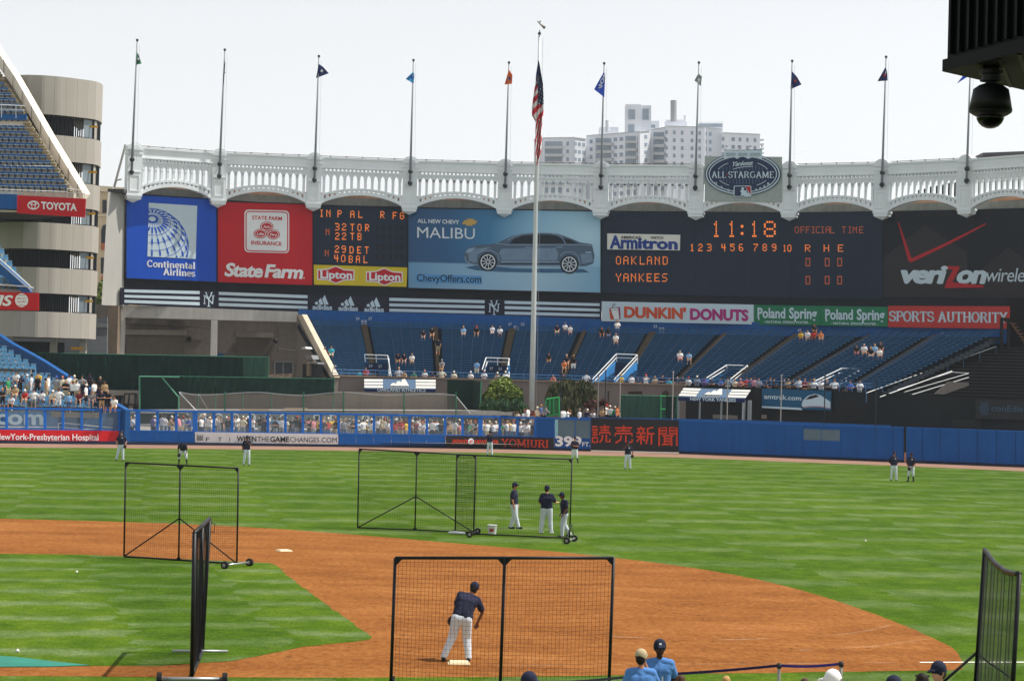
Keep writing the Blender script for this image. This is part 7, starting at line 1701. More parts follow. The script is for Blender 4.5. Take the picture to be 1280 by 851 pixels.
# courthouse glimpse at left and a street tree
ch = thing('courthouse', 'beige stone building with cornice and arched opening seen between tower and scoreboard', 'building', XZ(140, 300, 0)); cpl = V(300); STN = pmat('stone_beige', 'cdb99a', rough=.85, var=.08, streak=.1)
slab_px(cpl, [(118, 240), (160, 241), (160, 560), (118, 560)], 10).build('wall', STN, ch); slab_px(cpl, [(116, 231.5), (160, 235), (160, 241), (117, 239)], 11, .6).build('cornice', pmat('stone_pale', 'd8c8ac'), ch); slab_px(cpl, [(118, 268), (160, 269), (160, 271), (118, 270)], 10.4, .3).build('string_course', MATS['stone_pale'], ch)
for pts in ([(128, 250), (133, 250), (133, 266), (128, 266)], [(126.5, 312), (126.5, 288), (128.5, 282), (132, 280.6), (136, 283), (137, 290), (137, 312)], [(126, 322), (134, 322), (134, 342), (126, 342)]):
    w_ = slab_px(cpl, pts, .2, .15).build('window', pmat('dark_opening', '2e3338', rough=.3, var=.2), ch)
for yy in (304, 345): slab_px(cpl, [(126, yy), (136, yy), (136, yy + 8), (126, yy + 8)], .4, .4).build('awning', pmat('brick_orange', 'b56a4a', var=.25, scale=1.5), ch)
tree('green street tree between the ramp tower and the scoreboard pylon', 'street_tree', XZ(126, 260, .02), [bp(126, 368, 260, 7, 14), bp(130, 358, 261, 5, 8, .6), bp(123, 382, 259, 6, 12, .8), bp(128, 394, 260, 6, 10, .6)], 1300, .2, LG, 9)
ob = thing('low_warehouse', 'grey service wall with roller shutter behind the tower foot', 'building', XZ(120, 216, 0)); slab_px(V(216), [(-40, 420), (134, 396), (134, 540), (-40, 540)], .4).build('wall', pmat('service_grey', '6b6e72', rough=.8, var=.15, scale=.4), ob); slab_px(V(215.6), [(104, 420), (133, 420), (133, 445), (104, 445)], .1).build('shutter', pmat('shutter_grey', '7d8185'), ob); slab_px(V(215.4), [(121, 404), (134, 404), (134, 409), (121, 409)], .5).build('canopy', GREYP, ob)
# dark structure beyond the right part of the frieze
rg = thing('far_roof_structure', 'dark flat roofed structure beyond the right end of the frieze', 'building', XZ(1250, 260, 0)); pl = V(260)
slab_px(pl, [(1230, 192.5), (1400, 186), (1400, 300), (1230, 300)], 6).build('roof_box', pmat('far_dark', '3b3c42', rough=.8, var=.2), rg); slab_px(pl, [(1228.6, 191), (1400, 184.6), (1400, 188), (1228.6, 194.5)], 6.6, .3).build('roof_edge', pmat('far_edge', '55585e'), rg)
for x, y in ((1152, 236), (1164, 233), (1174, 231), (1184, 229), (1196, 227), (1130, 246)): slab_px(pl, [(x, y), (x + 5, y), (x + 5, 300), (x, 300)], 3).build('rear_mast', MATS['far_dark'], rg)

# ================================================================== NEAR BOX AND DOME CAMERA AT UPPER RIGHT
nb_ = thing('hanging_speaker_box', 'black ribbed steel box hanging in the upper right corner', 'speaker box', P(1178, 84, 16)); BXM = pmat('box_black', (.0035, .004, .007), rough=.7, var=.1, spec=.2)
zb0 = P(1184, 82, 16).z; A = P(1184, 82, 16); B = XZ(1420, 13.7, zb0); C_ = XZ(1420, 18.2, zb0)
H_ = Vector((0, 0, 1.6)); mb = MB(); mb.prism([A, B, C_], H_); mb.build('cabinet', BXM, nb_)
lip = [A + Vector((-.035, -.0, -.045)), B + Vector((-.03, -.06, -.045)), C_ + Vector((0, .06, -.045))]; MB().prism(lip, (0, 0, .085)).build('bottom_lip', BXM, nb_)
d = (B - A)
for k in range(1, 11):
    p = A + d * (k * .055 - .02) + Vector((-.012, -.012, .07)); MB().beam(p, p + Vector((0, 0, 1.5)), .045, .03, d.normalized()).build('rib', BXM, nb_)
for k in range(7): p = A + (C_ - A) * (.2 + k * .11) + Vector((.0, 0, -.05)); q = A + (B - A) * (.2 + k * .11) + Vector((0, 0, -.05)); MB().beam(p, q, .03, .01).build('underside_slat', pmat('slat_brown', (.02, .015, .012)), nb_)
dc = P(1239, 100, 15.7); t = thing('dome_camera', 'black dome security camera hanging under the ribbed box', 'security camera', dc); k = 15.7 / 2800; CAMB = pmat('camera_black', (.004, .005, .006), rough=.5, var=.05, spec=.3); ctr = Vector((dc.x, dc.y, 0))
zz = lambda y: P(1239, y, 15.7).z
def ring(name, prof, mat, smooth=True):
    MB().tube([Vector((dc.x, dc.y, zz(y))) for y, _ in prof], [r_ * k for _, r_ in prof], 24).build(name, mat, t, smooth)
ring('mount', [(78, 9), (88, 10), (88.5, 15), (93, 15), (94, 12), (100, 12), (100.5, 14), (102, 14), (103, 7), (104.5, 7)], CAMB, False); ring('housing', [(104.5, 8), (107, 15), (112, 22), (125, 24.5), (139, 27)], CAMB); ring('skirt', [(139, 27), (141, 26), (144, 21.5), (146, 17.5)], CAMB)
dm_ = pmat('dome_glass', '08090a', rough=.08, var=0); ring('dome', [(144, 17.4), (149, 17), (154, 14.5), (158, 10.5), (160.3, 5.5), (161, 1)], dm_)
# queue barrier in the foreground
BT_ = pmat('belt_purple', '2b1f52', rough=.7, var=.1); bars = []
def bpost(px, py, lab, Y=41.5):
    a = P(px, py, Y); t = thing('barrier_post', lab, 'barrier post', Vector((a.x, a.y, .01)), 'belt barrier posts'); b = Vector((a.x, a.y, .01))
    MB().tube([b, b + Vector((0, 0, .02)), b + Vector((0, 0, .03))], [.18, .18, .05], 16).build('base', GREYP, t); MB().tube([b + Vector((0, 0, .03)), a], .032, 10).build('stem', pmat('post_steel', '9a958c', rough=.3, metal=.6), t, True); MB().tube([a - Vector((0, 0, .09)), a], .045, 10).build('head', DKBALL, t, True); return a
pa = bpost(974, 828.6, 'slim steel barrier post in the foreground, left of the two'); pb = bpost(1051.5, 826.4, 'slim steel barrier post in the foreground, right of the two', 41.2)
pz = bpost(664, 850.5, 'barrier post at the bottom edge below the large near net', 41.3)
def belt(label, a, b, sag, mat=BT_):
    mb = MB(); n = 12; q = []
    for i in range(n + 1): p = a.lerp(b, i / n); p = p - Vector((0, 0, .04 + sag * math.sin(math.pi * i / n))); q.append(p)
    for u, v in zip(q, q[1:]): mb.beam(u, v, .006, .05)
    o = mb.build('barrier_belt', mat); tag(o, label, 'barrier belt', 'belts of the queue barrier'); return o
pm1 = P(800, 842.5, 41.4); belt('purple belt running from behind the two men in blue to the left barrier post', pm1 + Vector((0, 0, .02)), pa, .02); belt('short bright purple belt between the two right barrier posts', pa, pb, .03, pmat('belt_violet', '43318f', rough=.6)); belt('dark grey belt crossing behind the man in the white cap', pz, pm1 + Vector((-.02, 0, .02)), .03, pmat('belt_grey', '4b4c55', rough=.7))
bpost(800, 841.5, 'barrier post hidden behind the two men in blue', 41.4)
# seating platform for the front spectators (below the frame)
sp = MB().box(-8, 12, 15, 31, 0.02, 1.15); struct(sp.build('front_seating_deck', CONC))

# underside of the upper deck the box hangs from (above the frame)
ro = thing('overhanging_deck', 'concrete deck overhead that the ribbed black box hangs from', 'deck', Vector((10, 10, 10.6)))
MB().box(1.5, 34, -4, 21, 10.6, 11.2).build('deck_slab', CONC, ro)
for x in (5.2, 7.5): MB().box(x - .06, x + .06, 15.6, 15.72, 10.0, 10.6).build('hanger', BXM, ro)
for x in (2, 12, 22, 32): MB().box(x - .3, x + .3, -3.8, -3.2, .02, 10.6).build('column', CONC, ro)
# hazy summer air
hz = MB().box(-420, 420, -30, 1100, -1.0, 130)
hzm = bpy.data.materials.new('haze_air'); hzm.use_nodes = True; hn, hl = hzm.node_tree.nodes, hzm.node_tree.links
hn.remove(hn['Principled BSDF']); pv_ = hn.new('ShaderNodeVolumePrincipled'); pv_.inputs['Color'].default_value = (.86, .93, 1, 1); pv_.inputs['Density'].default_value = .00014; pv_.inputs['Anisotropy'].default_value = .3
hl.new(pv_.outputs[0], hn['Material Output'].inputs['Volume'])
hz.build('haze', hzm)['kind'] = 'stuff'
# ================================================================== PEOPLE
ZN = {'skin': 0, 'shirt': 1, 'pants': 2, 'hair': 3, 'shoe': 4, 'cap': 5, 'sleeve': 1, 'sock': 6}
def _caps(bm_v, bm_f, a, ra, b, rb, n=10, k=4):
    a, b = np.array(a, float), np.array(b, float); t = b - a; L_ = np.linalg.norm(t)
    t = t / L_ if L_ > 1e-6 else np.array([0, 0, 1.0]); h = np.array([0, 0, 1.0]) if abs(t[2]) < .9 else np.array([1.0, 0, 0])
    u = np.cross(t, h); u /= np.linalg.norm(u); w = np.cross(t, u); base = len(bm_v); prof = []
    for i in range(1, k + 1): ang = math.pi / 2 * i / k; prof.append((a - t * ra * math.cos(ang), ra * math.sin(ang)))
    for i in range(0, k): ang = math.pi / 2 * i / k; prof.append((b + t * rb * math.sin(ang), rb * math.cos(ang)))
    bm_v.append(a - t * ra)
    for c, r_ in prof:
        for j in range(n): q = 2 * math.pi * j / n; bm_v.append(c + (u * math.cos(q) + w * math.sin(q)) * r_)
    bm_v.append(b + t * rb); m_ = len(prof); top = len(bm_v) - 1
    for j in range(n):
        j2 = (j + 1) % n; bm_f.append((base, base + 1 + j2, base + 1 + j)); bm_f.append((top, base + 1 + (m_ - 1) * n + j, base + 1 + (m_ - 1) * n + j2))
        for i in range(m_ - 1): s_ = base + 1 + i * n; bm_f.append((s_ + j, s_ + j2, s_ + n + j2, s_ + n + j))
V3 = lambda *a: np.array(a, float)
def pose(kind='stand', h=1.8, female=False, **kw):
    """joints of a figure facing -y, feet at z=0"""
    J = dict(pel=V3(0, 0, .95), che=V3(0, .01, 1.30), nek=V3(0, .02, 1.50), head=V3(0, -.01, 1.66), hipL=V3(-.095, 0, .92), hipR=V3(.095, 0, .92), shL=V3(-.18, .01, 1.42), shR=V3(.18, .01, 1.42),
             elL=V3(-.25, .03, 1.15), haL=V3(-.26, -.05, .90), elR=V3(.25, .03, 1.15), haR=V3(.26, -.05, .90), knL=V3(-.13, -.02, .50), anL=V3(-.16, .03, .09), knR=V3(.13, -.02, .50), anR=V3(.16, .03, .09), look=V3(0, -1, 0))
    def sit():
        dz = -.47
        for k in ('pel', 'che', 'nek', 'head', 'hipL', 'hipR', 'shL', 'shR', 'elL', 'haL', 'elR', 'haR'): J[k] = J[k] + V3(0, 0, dz)
        J['che'] += V3(0, -.06, 0); J['nek'] += V3(0, -.09, -.02); J['head'] += V3(0, -.11, -.03); J['shL'] += V3(0, -.07, 0); J['shR'] += V3(0, -.07, 0)
        J['knL'], J['knR'] = V3(-.15, -.44, .50), V3(.15, -.44, .50); J['anL'], J['anR'] = V3(-.15, -.50, .09), V3(.15, -.50, .09)
        J['elL'], J['elR'] = V3(-.24, -.18, .72), V3(.24, -.18, .72); J['haL'], J['haR'] = V3(-.12, -.40, .62), V3(.12, -.40, .62)
    if kind == 'sit': sit()
    if kind == 'lean':   # arms on a rail
        for k in ('che', 'nek', 'head', 'shL', 'shR'): J[k] += V3(0, -.12 if k != 'head' else -.2, -.05)
        J['elL'], J['elR'] = V3(-.28, -.30, 1.12), V3(.28, -.30, 1.12); J['haL'], J['haR'] = V3(-.06, -.46, 1.10), V3(.08, -.47, 1.12)
    if kind == 'hips': J['elL'], J['haL'] = V3(-.40, .06, 1.18), V3(-.17, -.06, 1.02); J['elR'], J['haR'] = V3(.40, .06, 1.18), V3(.17, -.06, 1.02)
    if kind == 'photo': J['elL'], J['haL'] = V3(-.26, -.22, 1.30), V3(-.07, -.24, 1.60); J['elR'], J['haR'] = V3(.26, -.22, 1.30), V3(.07, -.24, 1.60)
    if kind == 'behind': J['elL'], J['haL'] = V3(-.27, .12, 1.17), V3(-.05, .17, .98); J['elR'], J['haR'] = V3(.27, .12, 1.17), V3(.05, .17, .98)
    if kind == 'walk': J['knL'], J['anL'] = V3(-.11, -.2, .53), V3(-.12, -.22, .10); J['knR'], J['anR'] = V3(.11, .04, .50), V3(.12, .28, .12); J['haL'] = V3(-.26, .1, .93); J['haR'] = V3(.27, -.2, .95)
    if kind == 'armup': J['elR'], J['haR'] = V3(.30, -.2, 1.25), V3(.08, -.26, 1.52)
    if kind == 'cross': J['elL'], J['haL'] = V3(-.27, -.06, 1.16), V3(.10, -.24, 1.20); J['elR'], J['haR'] = V3(.27, -.06, 1.16), V3(-.10, -.22, 1.17)
    for k, v in kw.items(): J[k] = V3(*v)
    return J
def prims(J, cap=True, hair='short', shorts=False, longs=False, fem=False, fingers=False, highsock=False, bulk=1.0, capback=False):
    """tapered capsules with their zone"""
    Pm = []; a = lambda z, p, rp, q, rq: Pm.append((z, p, rp, q, rq))
    rv = J['shR'] - J['shL']; rv /= np.linalg.norm(rv); b = bulk; up = J['nek'] - J['pel']; up /= np.linalg.norm(up)
    for s_ in (-1, 1):
        a('shirt', J['che'] + rv * .09 * s_ * b, .108 * b, J['pel'] + rv * .075 * s_ * b + up * .04, .108 * b)
        sh = J['shL'] if s_ < 0 else J['shR']; a('shirt', sh, .07 * b, J['nek'] - up * .045 + rv * .02 * s_, .064)
        a('shirt', sh - up * .05, .06, J['che'] + rv * .07 * s_, .09)
    a('shirt', J['che'], .118 * b, J['pel'] + up * .09, .12 * b); a('shirt', J['che'] - rv * .1 * b, .113 * b, J['che'] + rv * .1 * b, .113 * b); a('shirt', J['pel'] + up * .16 - rv * .08 * b, .113 * b, J['pel'] + up * .16 + rv * .08 * b, .113 * b); a('shirt', J['shL'] - up * .07 + rv * .03, .088 * b, J['shR'] - up * .07 - rv * .03, .088 * b); a('shirt', J['nek'] - up * .11, .085 * b, J['che'], .115 * b); a('shirt', J['hipL'] + up * .07, .112 * b, J['hipR'] + up * .07, .112 * b); a('pants', J['hipL'], .105 * b, J['hipR'], .105 * b)
    if fem:
        for s_ in (-1, 1): a('shirt', J['che'] + rv * .08 * s_ + V3(0, -.08, .03), .06, J['che'] + rv * .07 * s_, .06)
    a('skin', J['nek'] - up * .02, .053, J['head'] - up * .04, .05)
    lk = J['look'] / np.linalg.norm(J['look']); H_ = J['head']; hu = H_ - J['nek']; hu = hu / np.linalg.norm(hu) * .4 + V3(0, 0, .6); hu /= np.linalg.norm(hu); side = np.cross(lk, hu)
    a('skin', H_ + hu * .03 - lk * .012, .092, H_ - hu * .03 + lk * .018, .074); a('skin', H_ - hu * .07 + lk * .045, .035, H_ - hu * .075 + lk * .03, .04)
    a('skin', H_ + lk * .088 + hu * .01, .012, H_ + lk * .102 - hu * .018, .017)
    for s_ in (-1, 1): a('skin', H_ + side * .088 * s_ + hu * .012, .018, H_ + side * .088 * s_ - hu * .02, .013)
    if hair == 'long': a('hair', H_ - lk * .05 + hu * .03, .09, H_ - lk * .07 - hu * .17, .06); 
    a('hair', H_ + hu * .045 - lk * .022, .092, H_ - lk * .045 - hu * .015, .078)
    if cap:
        a('cap', H_ + hu * .062 - lk * .008, .1, H_ + hu * .05 - lk * .012, .1); cl = -lk if capback else lk
        for s_ in (-1, 0, 1): a('cap', H_ + hu * .052 + cl * .07 + side * .045 * s_, .016, H_ + hu * .035 + cl * (.175 - .02 * abs(s_)) + side * .04 * s_, .012)
    for sh, el, ha in (('shL', 'elL', 'haL'), ('shR', 'elR', 'haR')):
        S_, E_, W_ = J[sh], J[el], J[ha]; k = .72; M_ = S_ + (E_ - S_) * k
        if longs: a('shirt', S_, .062 * b, E_, .05 * b); a('shirt', E_, .05 * b, W_, .038)
        else: a('shirt', S_, .066 * b, M_, .064 * b); a('skin', M_, .046, E_, .041); a('skin', E_, .041, W_, .028)
        d = (W_ - E_) / np.linalg.norm(W_ - E_); 
        if not fingers: a('skin', W_ + d * .03, .034, W_ + d * .11, .026)
        else:
            n1 = np.cross(d, V3(0, 1, .2)); n1 /= np.linalg.norm(n1); n2 = np.cross(d, n1)
            for f_ in (-1, 1): a('skin', W_ + d * .02 + n1 * .014 * f_, .019, W_ + d * .085 + n1 * .022 * f_, .0165)
            sg_ = 1 if sh == 'shL' else -1
            for i, ln in enumerate((.055, .066, .06, .045)):
                o_ = n1 * (.036 - .024 * i); p = W_ + d * .1 + o_; q = p + d * ln * .55 + n2 * .012; r_ = q + d * ln * .4 + n2 * .028; a('skin', p, .0098, q, .009); a('skin', q, .009, r_, .0078)
            p = W_ + d * .045 + n1 * .034; q = p + d * .03 + n1 * .028; a('skin', p, .0125, q, .0105); a('skin', q, .0105, q + d * .03 + n2 * .01, .009)
    for hp, kn, an in (('hipL', 'knL', 'anL'), ('hipR', 'knR', 'anR')):
        S_, K_, A_ = J[hp], J[kn], J[an]
        if shorts: a('pants', S_, .108 * b, K_ + (S_ - K_) * .12, .085 * b); a('skin', K_, .056, K_ + (A_ - K_) * .4, .056); a('skin', K_ + (A_ - K_) * .4, .056, A_, .036)
        elif highsock: a('pants', S_, .11 * b, K_, .082); a('pants', K_, .08, K_ + (A_ - K_) * .28, .068); a('sock', K_ + (A_ - K_) * .3, .052, A_, .04)
        else: a('pants', S_, .112 * b, K_, .08 * b); a('pants', K_, .08 * b, A_ + (K_ - A_) * .02, .066)
        f = V3(*(J.get('toe', lk * V3(1, 1, 0)))); f = f - V3(0, 0, f[2]); f = f / np.linalg.norm(f); ft = V3(A_[0], A_[1], A_[2] - .045); a('shoe', ft - f * .05, .042, ft + f * .15 - V3(0, 0, .008), .034)
    return Pm
def body(name, Pm, vox):
    vs, fs = [], []
    n_ = 8 if vox > .02 else 12
    for (z, p, rp, q, rq) in Pm: _caps(vs, fs, p, rp, q, rq, n_)
    me = bpy.data.meshes.new('t'); me.from_pydata([tuple(v) for v in vs], [], fs); ob = bpy.data.objects.new('t', me); col.objects.link(ob)
    md = ob.modifiers.new('r', 'REMESH'); md.mode = 'VOXEL'; md.voxel_size = vox; md.use_smooth_shade = True
    m2 = ob.modifiers.new('s', 'SMOOTH'); m2.factor = .5; m2.iterations = 2 if vox > .03 else 4
    if vox < .02: m3 = ob.modifiers.new('d', 'DECIMATE'); m3.ratio = .6
    dg = bpy.context.evaluated_depsgraph_get(); out = bpy.data.meshes.new_from_object(ob.evaluated_get(dg)); bpy.data.objects.remove(ob); bpy.data.meshes.remove(me); out.name = name
    nf = len(out.polygons); c = np.zeros(nf * 3); out.polygons.foreach_get('center', c); c = c.reshape(-1, 3); best = np.full(nf, 1e9); zi = np.zeros(nf, int)
    for (z, p, rp, q, rq) in Pm:
        ax = q - p; L2 = max(1e-9, ax.dot(ax)); t = np.clip(((c - p) @ ax) / L2, 0, 1); d = np.linalg.norm(c - p - t[:, None] * ax, axis=1) - (rp + (rq - rp) * t)
        if z == 'skin': d = d + .004
        w_ = d < best; best[w_] = d[w_]; zi[w_] = ZN[z]
    out.materials.clear()
    out['zones'] = 1
    return out, zi
CL = {'white': 'eeeeec', 'navy': '1f2438', 'black': '1b1b1f', 'grey': '8f9296', 'red': 'b8332f', 'blue': '3a62b8', 'light blue': '86b4e0', 'turquoise': '2fb0c4', 'yellow': 'd9b23a', 'green': '2f8a55', 'tan': 'b99a72', 'maroon': '7a2c38', 'orange': 'd07a4a', 'pink': 'd98a94', 'purple': '6a5aa0', 'pinstripe': 'd9dce2', 'khaki': 'b3a484', 'dark': '2a2a2e', 'denim': '4a5f86', 'cream': 'e6dcc0', 'uniform': '23253c', 'trouser': 'ccd3dd', 'polo': '5484c4'}
def cloth(c): return pmat('fabric_' + c.replace(' ', '_'), CL[c], rough=.85, var=.1, scale=6)
SKINS = [pmat('skin_light', 'd09a7c', rough=.55, var=.06, scale=5), pmat('skin_tan', 'b57a58', rough=.55, var=.06, scale=5), pmat('skin_brown', '7a4a34', rough=.5, var=.06, scale=5), pmat('skin_dark', '4a2c20', rough=.5, var=.06, scale=5)]
HAIRS = [pmat('hair_dark', '211a16', rough=.7, var=.2, scale=10), pmat('hair_brown', '4f3523', rough=.7, var=.2, scale=10), pmat('hair_blond', 'b08d55', rough=.7, var=.2, scale=10), pmat('hair_grey', '8d8a86', rough=.7, var=.15, scale=10)]
SHOE = pmat('shoe_dark', '1c1c1e', rough=.5); SHOEW = pmat('shoe_white', 'd8d8d6', rough=.5)
def slots(skin, shirt, pants, hair, shoe, cap, sock=None): return [skin, shirt, pants, hair, shoe, cap, sock or SHOE]
# ---- shared figures for the crowd
PROTO = {}
def proto(kind, cap, fem, shorts):
    key = (kind, cap, fem, shorts)
    if key in PROTO: return PROTO[key]
    me, zi = body('figure', prims(pose(kind), cap=cap, hair='long' if fem else 'short', shorts=shorts, fem=fem), .036)
    for _ in range(7): me.materials.append(None)
    me.polygons.foreach_set('material_index', [int(i) for i in zi]); me.update(); PROTO[key] = me; return me
NPERS = 0
def spectator(p, kind, shirt, label, group, pants='khaki', cap=None, fem=False, shorts=True, yaw=0.0, h=1.76, skin=0, hair=0):
    global NPERS; NPERS += 1
    me = proto(kind, cap is not None, fem, shorts); o = bpy.data.objects.new('person', me); col.objects.link(o); o.location = p; o.rotation_euler.z = yaw; s_ = h / 1.8; o.scale = (s_ * random.uniform(.97, 1.1), s_ * random.uniform(.97, 1.08), s_)
    for sl, m_ in zip(o.material_slots, slots(SKINS[skin], cloth(shirt), cloth(pants), HAIRS[hair], SHOEW if NPERS % 2 else SHOE, cloth(cap) if cap else HAIRS[hair])): sl.link = 'OBJECT'; sl.material = m_
    return tag(o, label, 'person', group)
WORD = {'pinstripe': 'striped'}
def desc(kind, shirt, cap, pants, fem, back=False):
    act = {'sit': 'sitting', 'lean': 'leaning', 'hips': 'arms akimbo', 'photo': 'hands at face', 'walk': 'walking', 'cross': 'arms crossed'}.get(kind, 'standing')
    return f"{'longhaired ' if fem else ''}person in {WORD.get(shirt, shirt)} top{f', {cap} cap' if cap else ''}, {act}"
ORD = [w + ' from left' for w in 'first second third fourth fifth sixth seventh eighth ninth tenth eleventh twelfth'.split()]
def place_row(rows, finder, where, group, landmarks=None, vary=False):
    rows = sorted(rows, key=lambda r_: r_[0]); seen = {}
    for r_ in rows:
        r_ = list(r_)
        if vary:
            for _ in range(40):
                land = next((nm for lim, nm in landmarks if r_[0] < lim), '')
                if (desc(r_[2], r_[3], r_[4], '', r_[6].get('fem', False)), land) not in seen: break
                r_[2] = rq.choice(('stand', 'hips', 'cross', 'photo', 'lean')); r_[3] = rq.choice(tops); r_[4] = rq.choice(caps_)
        px, py, kind, shirt, cap, pants = r_[:6]; kw = r_[6] if len(r_) > 6 else {}
        d = desc(kind, shirt, cap, pants, kw.get('fem', False)); land = where
        if landmarks:
            for lim, nm in landmarks:
                if px < lim: land = nm; break
        key = (d, land); seen[key] = seen.get(key, 0) + 1; lab = f'{d} {land}' + (f', {ORD[min(11, seen[key] - 1)]}' if seen[key] > 1 else '')
        if len(lab.replace(',', ' ').split()) > 15: lab = lab.replace(f', {cap} cap', '')
        p = finder(px, py); kw.setdefault('skin', (0, 0, 1, 0, 2, 1)[int(px * 7) % 6]); kw.setdefault('hair', (0, 1, 0, 3, 2)[int(px * 3) % 5]); kw.setdefault('h', 1.68 + (int(px * 13) % 7) * .03)
        spectator(p, kind, shirt, lab, group, pants=pants, cap=cap, **kw)
# seats of the bleachers by photo place (py = height of the seat row feet)
def at_bleach(px, py):
    best = None
    for r in range(NB):
        t = r / NB + .045; lo, hi = 0.0, float(len(BA) - 1)
        for _ in range(24):
            mid = (lo + hi) / 2
            if proj(bl(mid, t))[0] < px: lo = mid
            else: hi = mid
        p = bl((lo + hi) / 2, t); y = proj(p)[1]
        if best is None or abs(y - py) < best[0]: best = (abs(y - py), p, t)
    return best[1]
def at_seat(px, py):
    p = at_bleach(px, py); q = p.copy(); q.z = p.z - .16; return q
BLM = [(440, "at the bleachers' left end"), (520, "on benches above left awning"), (640, "on benches left of flagpole"), (740, "on benches right of flagpole"), (800, "on benches under white banner"), (900, "on benches above right awning"), (1040, "on benches under green banner"), (1300, "on benches near red banner")]
seated = [ # px, py(feet), ...
 (406, 449, 'sit', 'maroon', None, 'khaki'), (414, 449, 'sit', 'turquoise', None, 'cream', {'fem': True}),
 (497.5, 455, 'sit', 'navy', 'navy', 'khaki'), (505, 456, 'sit', 'navy', 'navy', 'grey'), (514.6, 456, 'sit', 'white', None, 'khaki'),
 (529, 424.5, 'sit', 'navy', 'navy', 'grey'), (540, 423, 'sit', 'black', 'navy', 'tan'), (547.4, 442, 'walk', 'navy', None, 'khaki', {'yaw': math.pi}), (579, 422, 'sit', 'light blue', 'tan', 'cream'), (595.4, 421, 'sit', 'black', 'red', 'dark'), (615, 419, 'sit', 'pinstripe', None, 'white', {'fem': True}), (624.6, 423, 'sit', 'white', None, 'denim'),
 (552, 462, 'sit', 'grey', 'grey', 'dark'), (595.6, 469, 'stand', 'light blue', 'navy', 'cream', {'yaw': 2.9}),
 (696, 417.6, 'sit', 'navy', 'navy', 'cream'), (706, 417.6, 'sit', 'white', None, 'grey'), (712.4, 418.6, 'sit', 'white', None, 'pink', {'fem': True}), (685.6, 454.5, 'sit', 'black', None, 'khaki', {'fem': True}), (708, 457, 'sit', 'navy', 'tan', 'khaki'), (705, 464, 'sit', 'orange', None, 'tan', {'fem': True}), (716.4, 466, 'stand', 'black', None, 'white', {'fem': True}),
 (752, 424, 'sit', 'dark', None, 'dark'), (760, 424, 'sit', 'black', 'dark', 'light blue'), (771.4, 420, 'cross', 'white', None, 'denim'), (769.4, 431, 'sit', 'white', None, 'khaki'),
 (849.6, 453, 'sit', 'white', None, 'pink', {'fem': True}), (861, 452.6, 'sit', 'light blue', 'dark', 'khaki'),
 (1000.6, 428.5, 'sit', 'yellow', None, 'dark'), (1009, 428.6, 'sit', 'pinstripe', None, 'grey'), (1017.4, 419, 'sit', 'dark', None, 'dark'), (1016.4, 428.6, 'sit', 'red', None, 'dark'), (1025.4, 428, 'sit', 'orange', None, 'khaki'),
 (1070, 446.6, 'sit', 'black', None, 'pink', {'fem': True}), (1079.6, 446, 'sit', 'pinstripe', None, 'tan', {'fem': True}), (1088, 449, 'sit', 'black', None, 'white', {'fem': True}), (1093, 446, 'sit', 'light blue', None, 'grey'), (1099, 450, 'sit', 'white', None, 'khaki'), (1100, 442, 'sit', 'dark', None, 'dark', {'fem': True})]
place_row(seated, at_seat, 'on the bleacher benches', 'spectators on the bleacher benches', BLM)
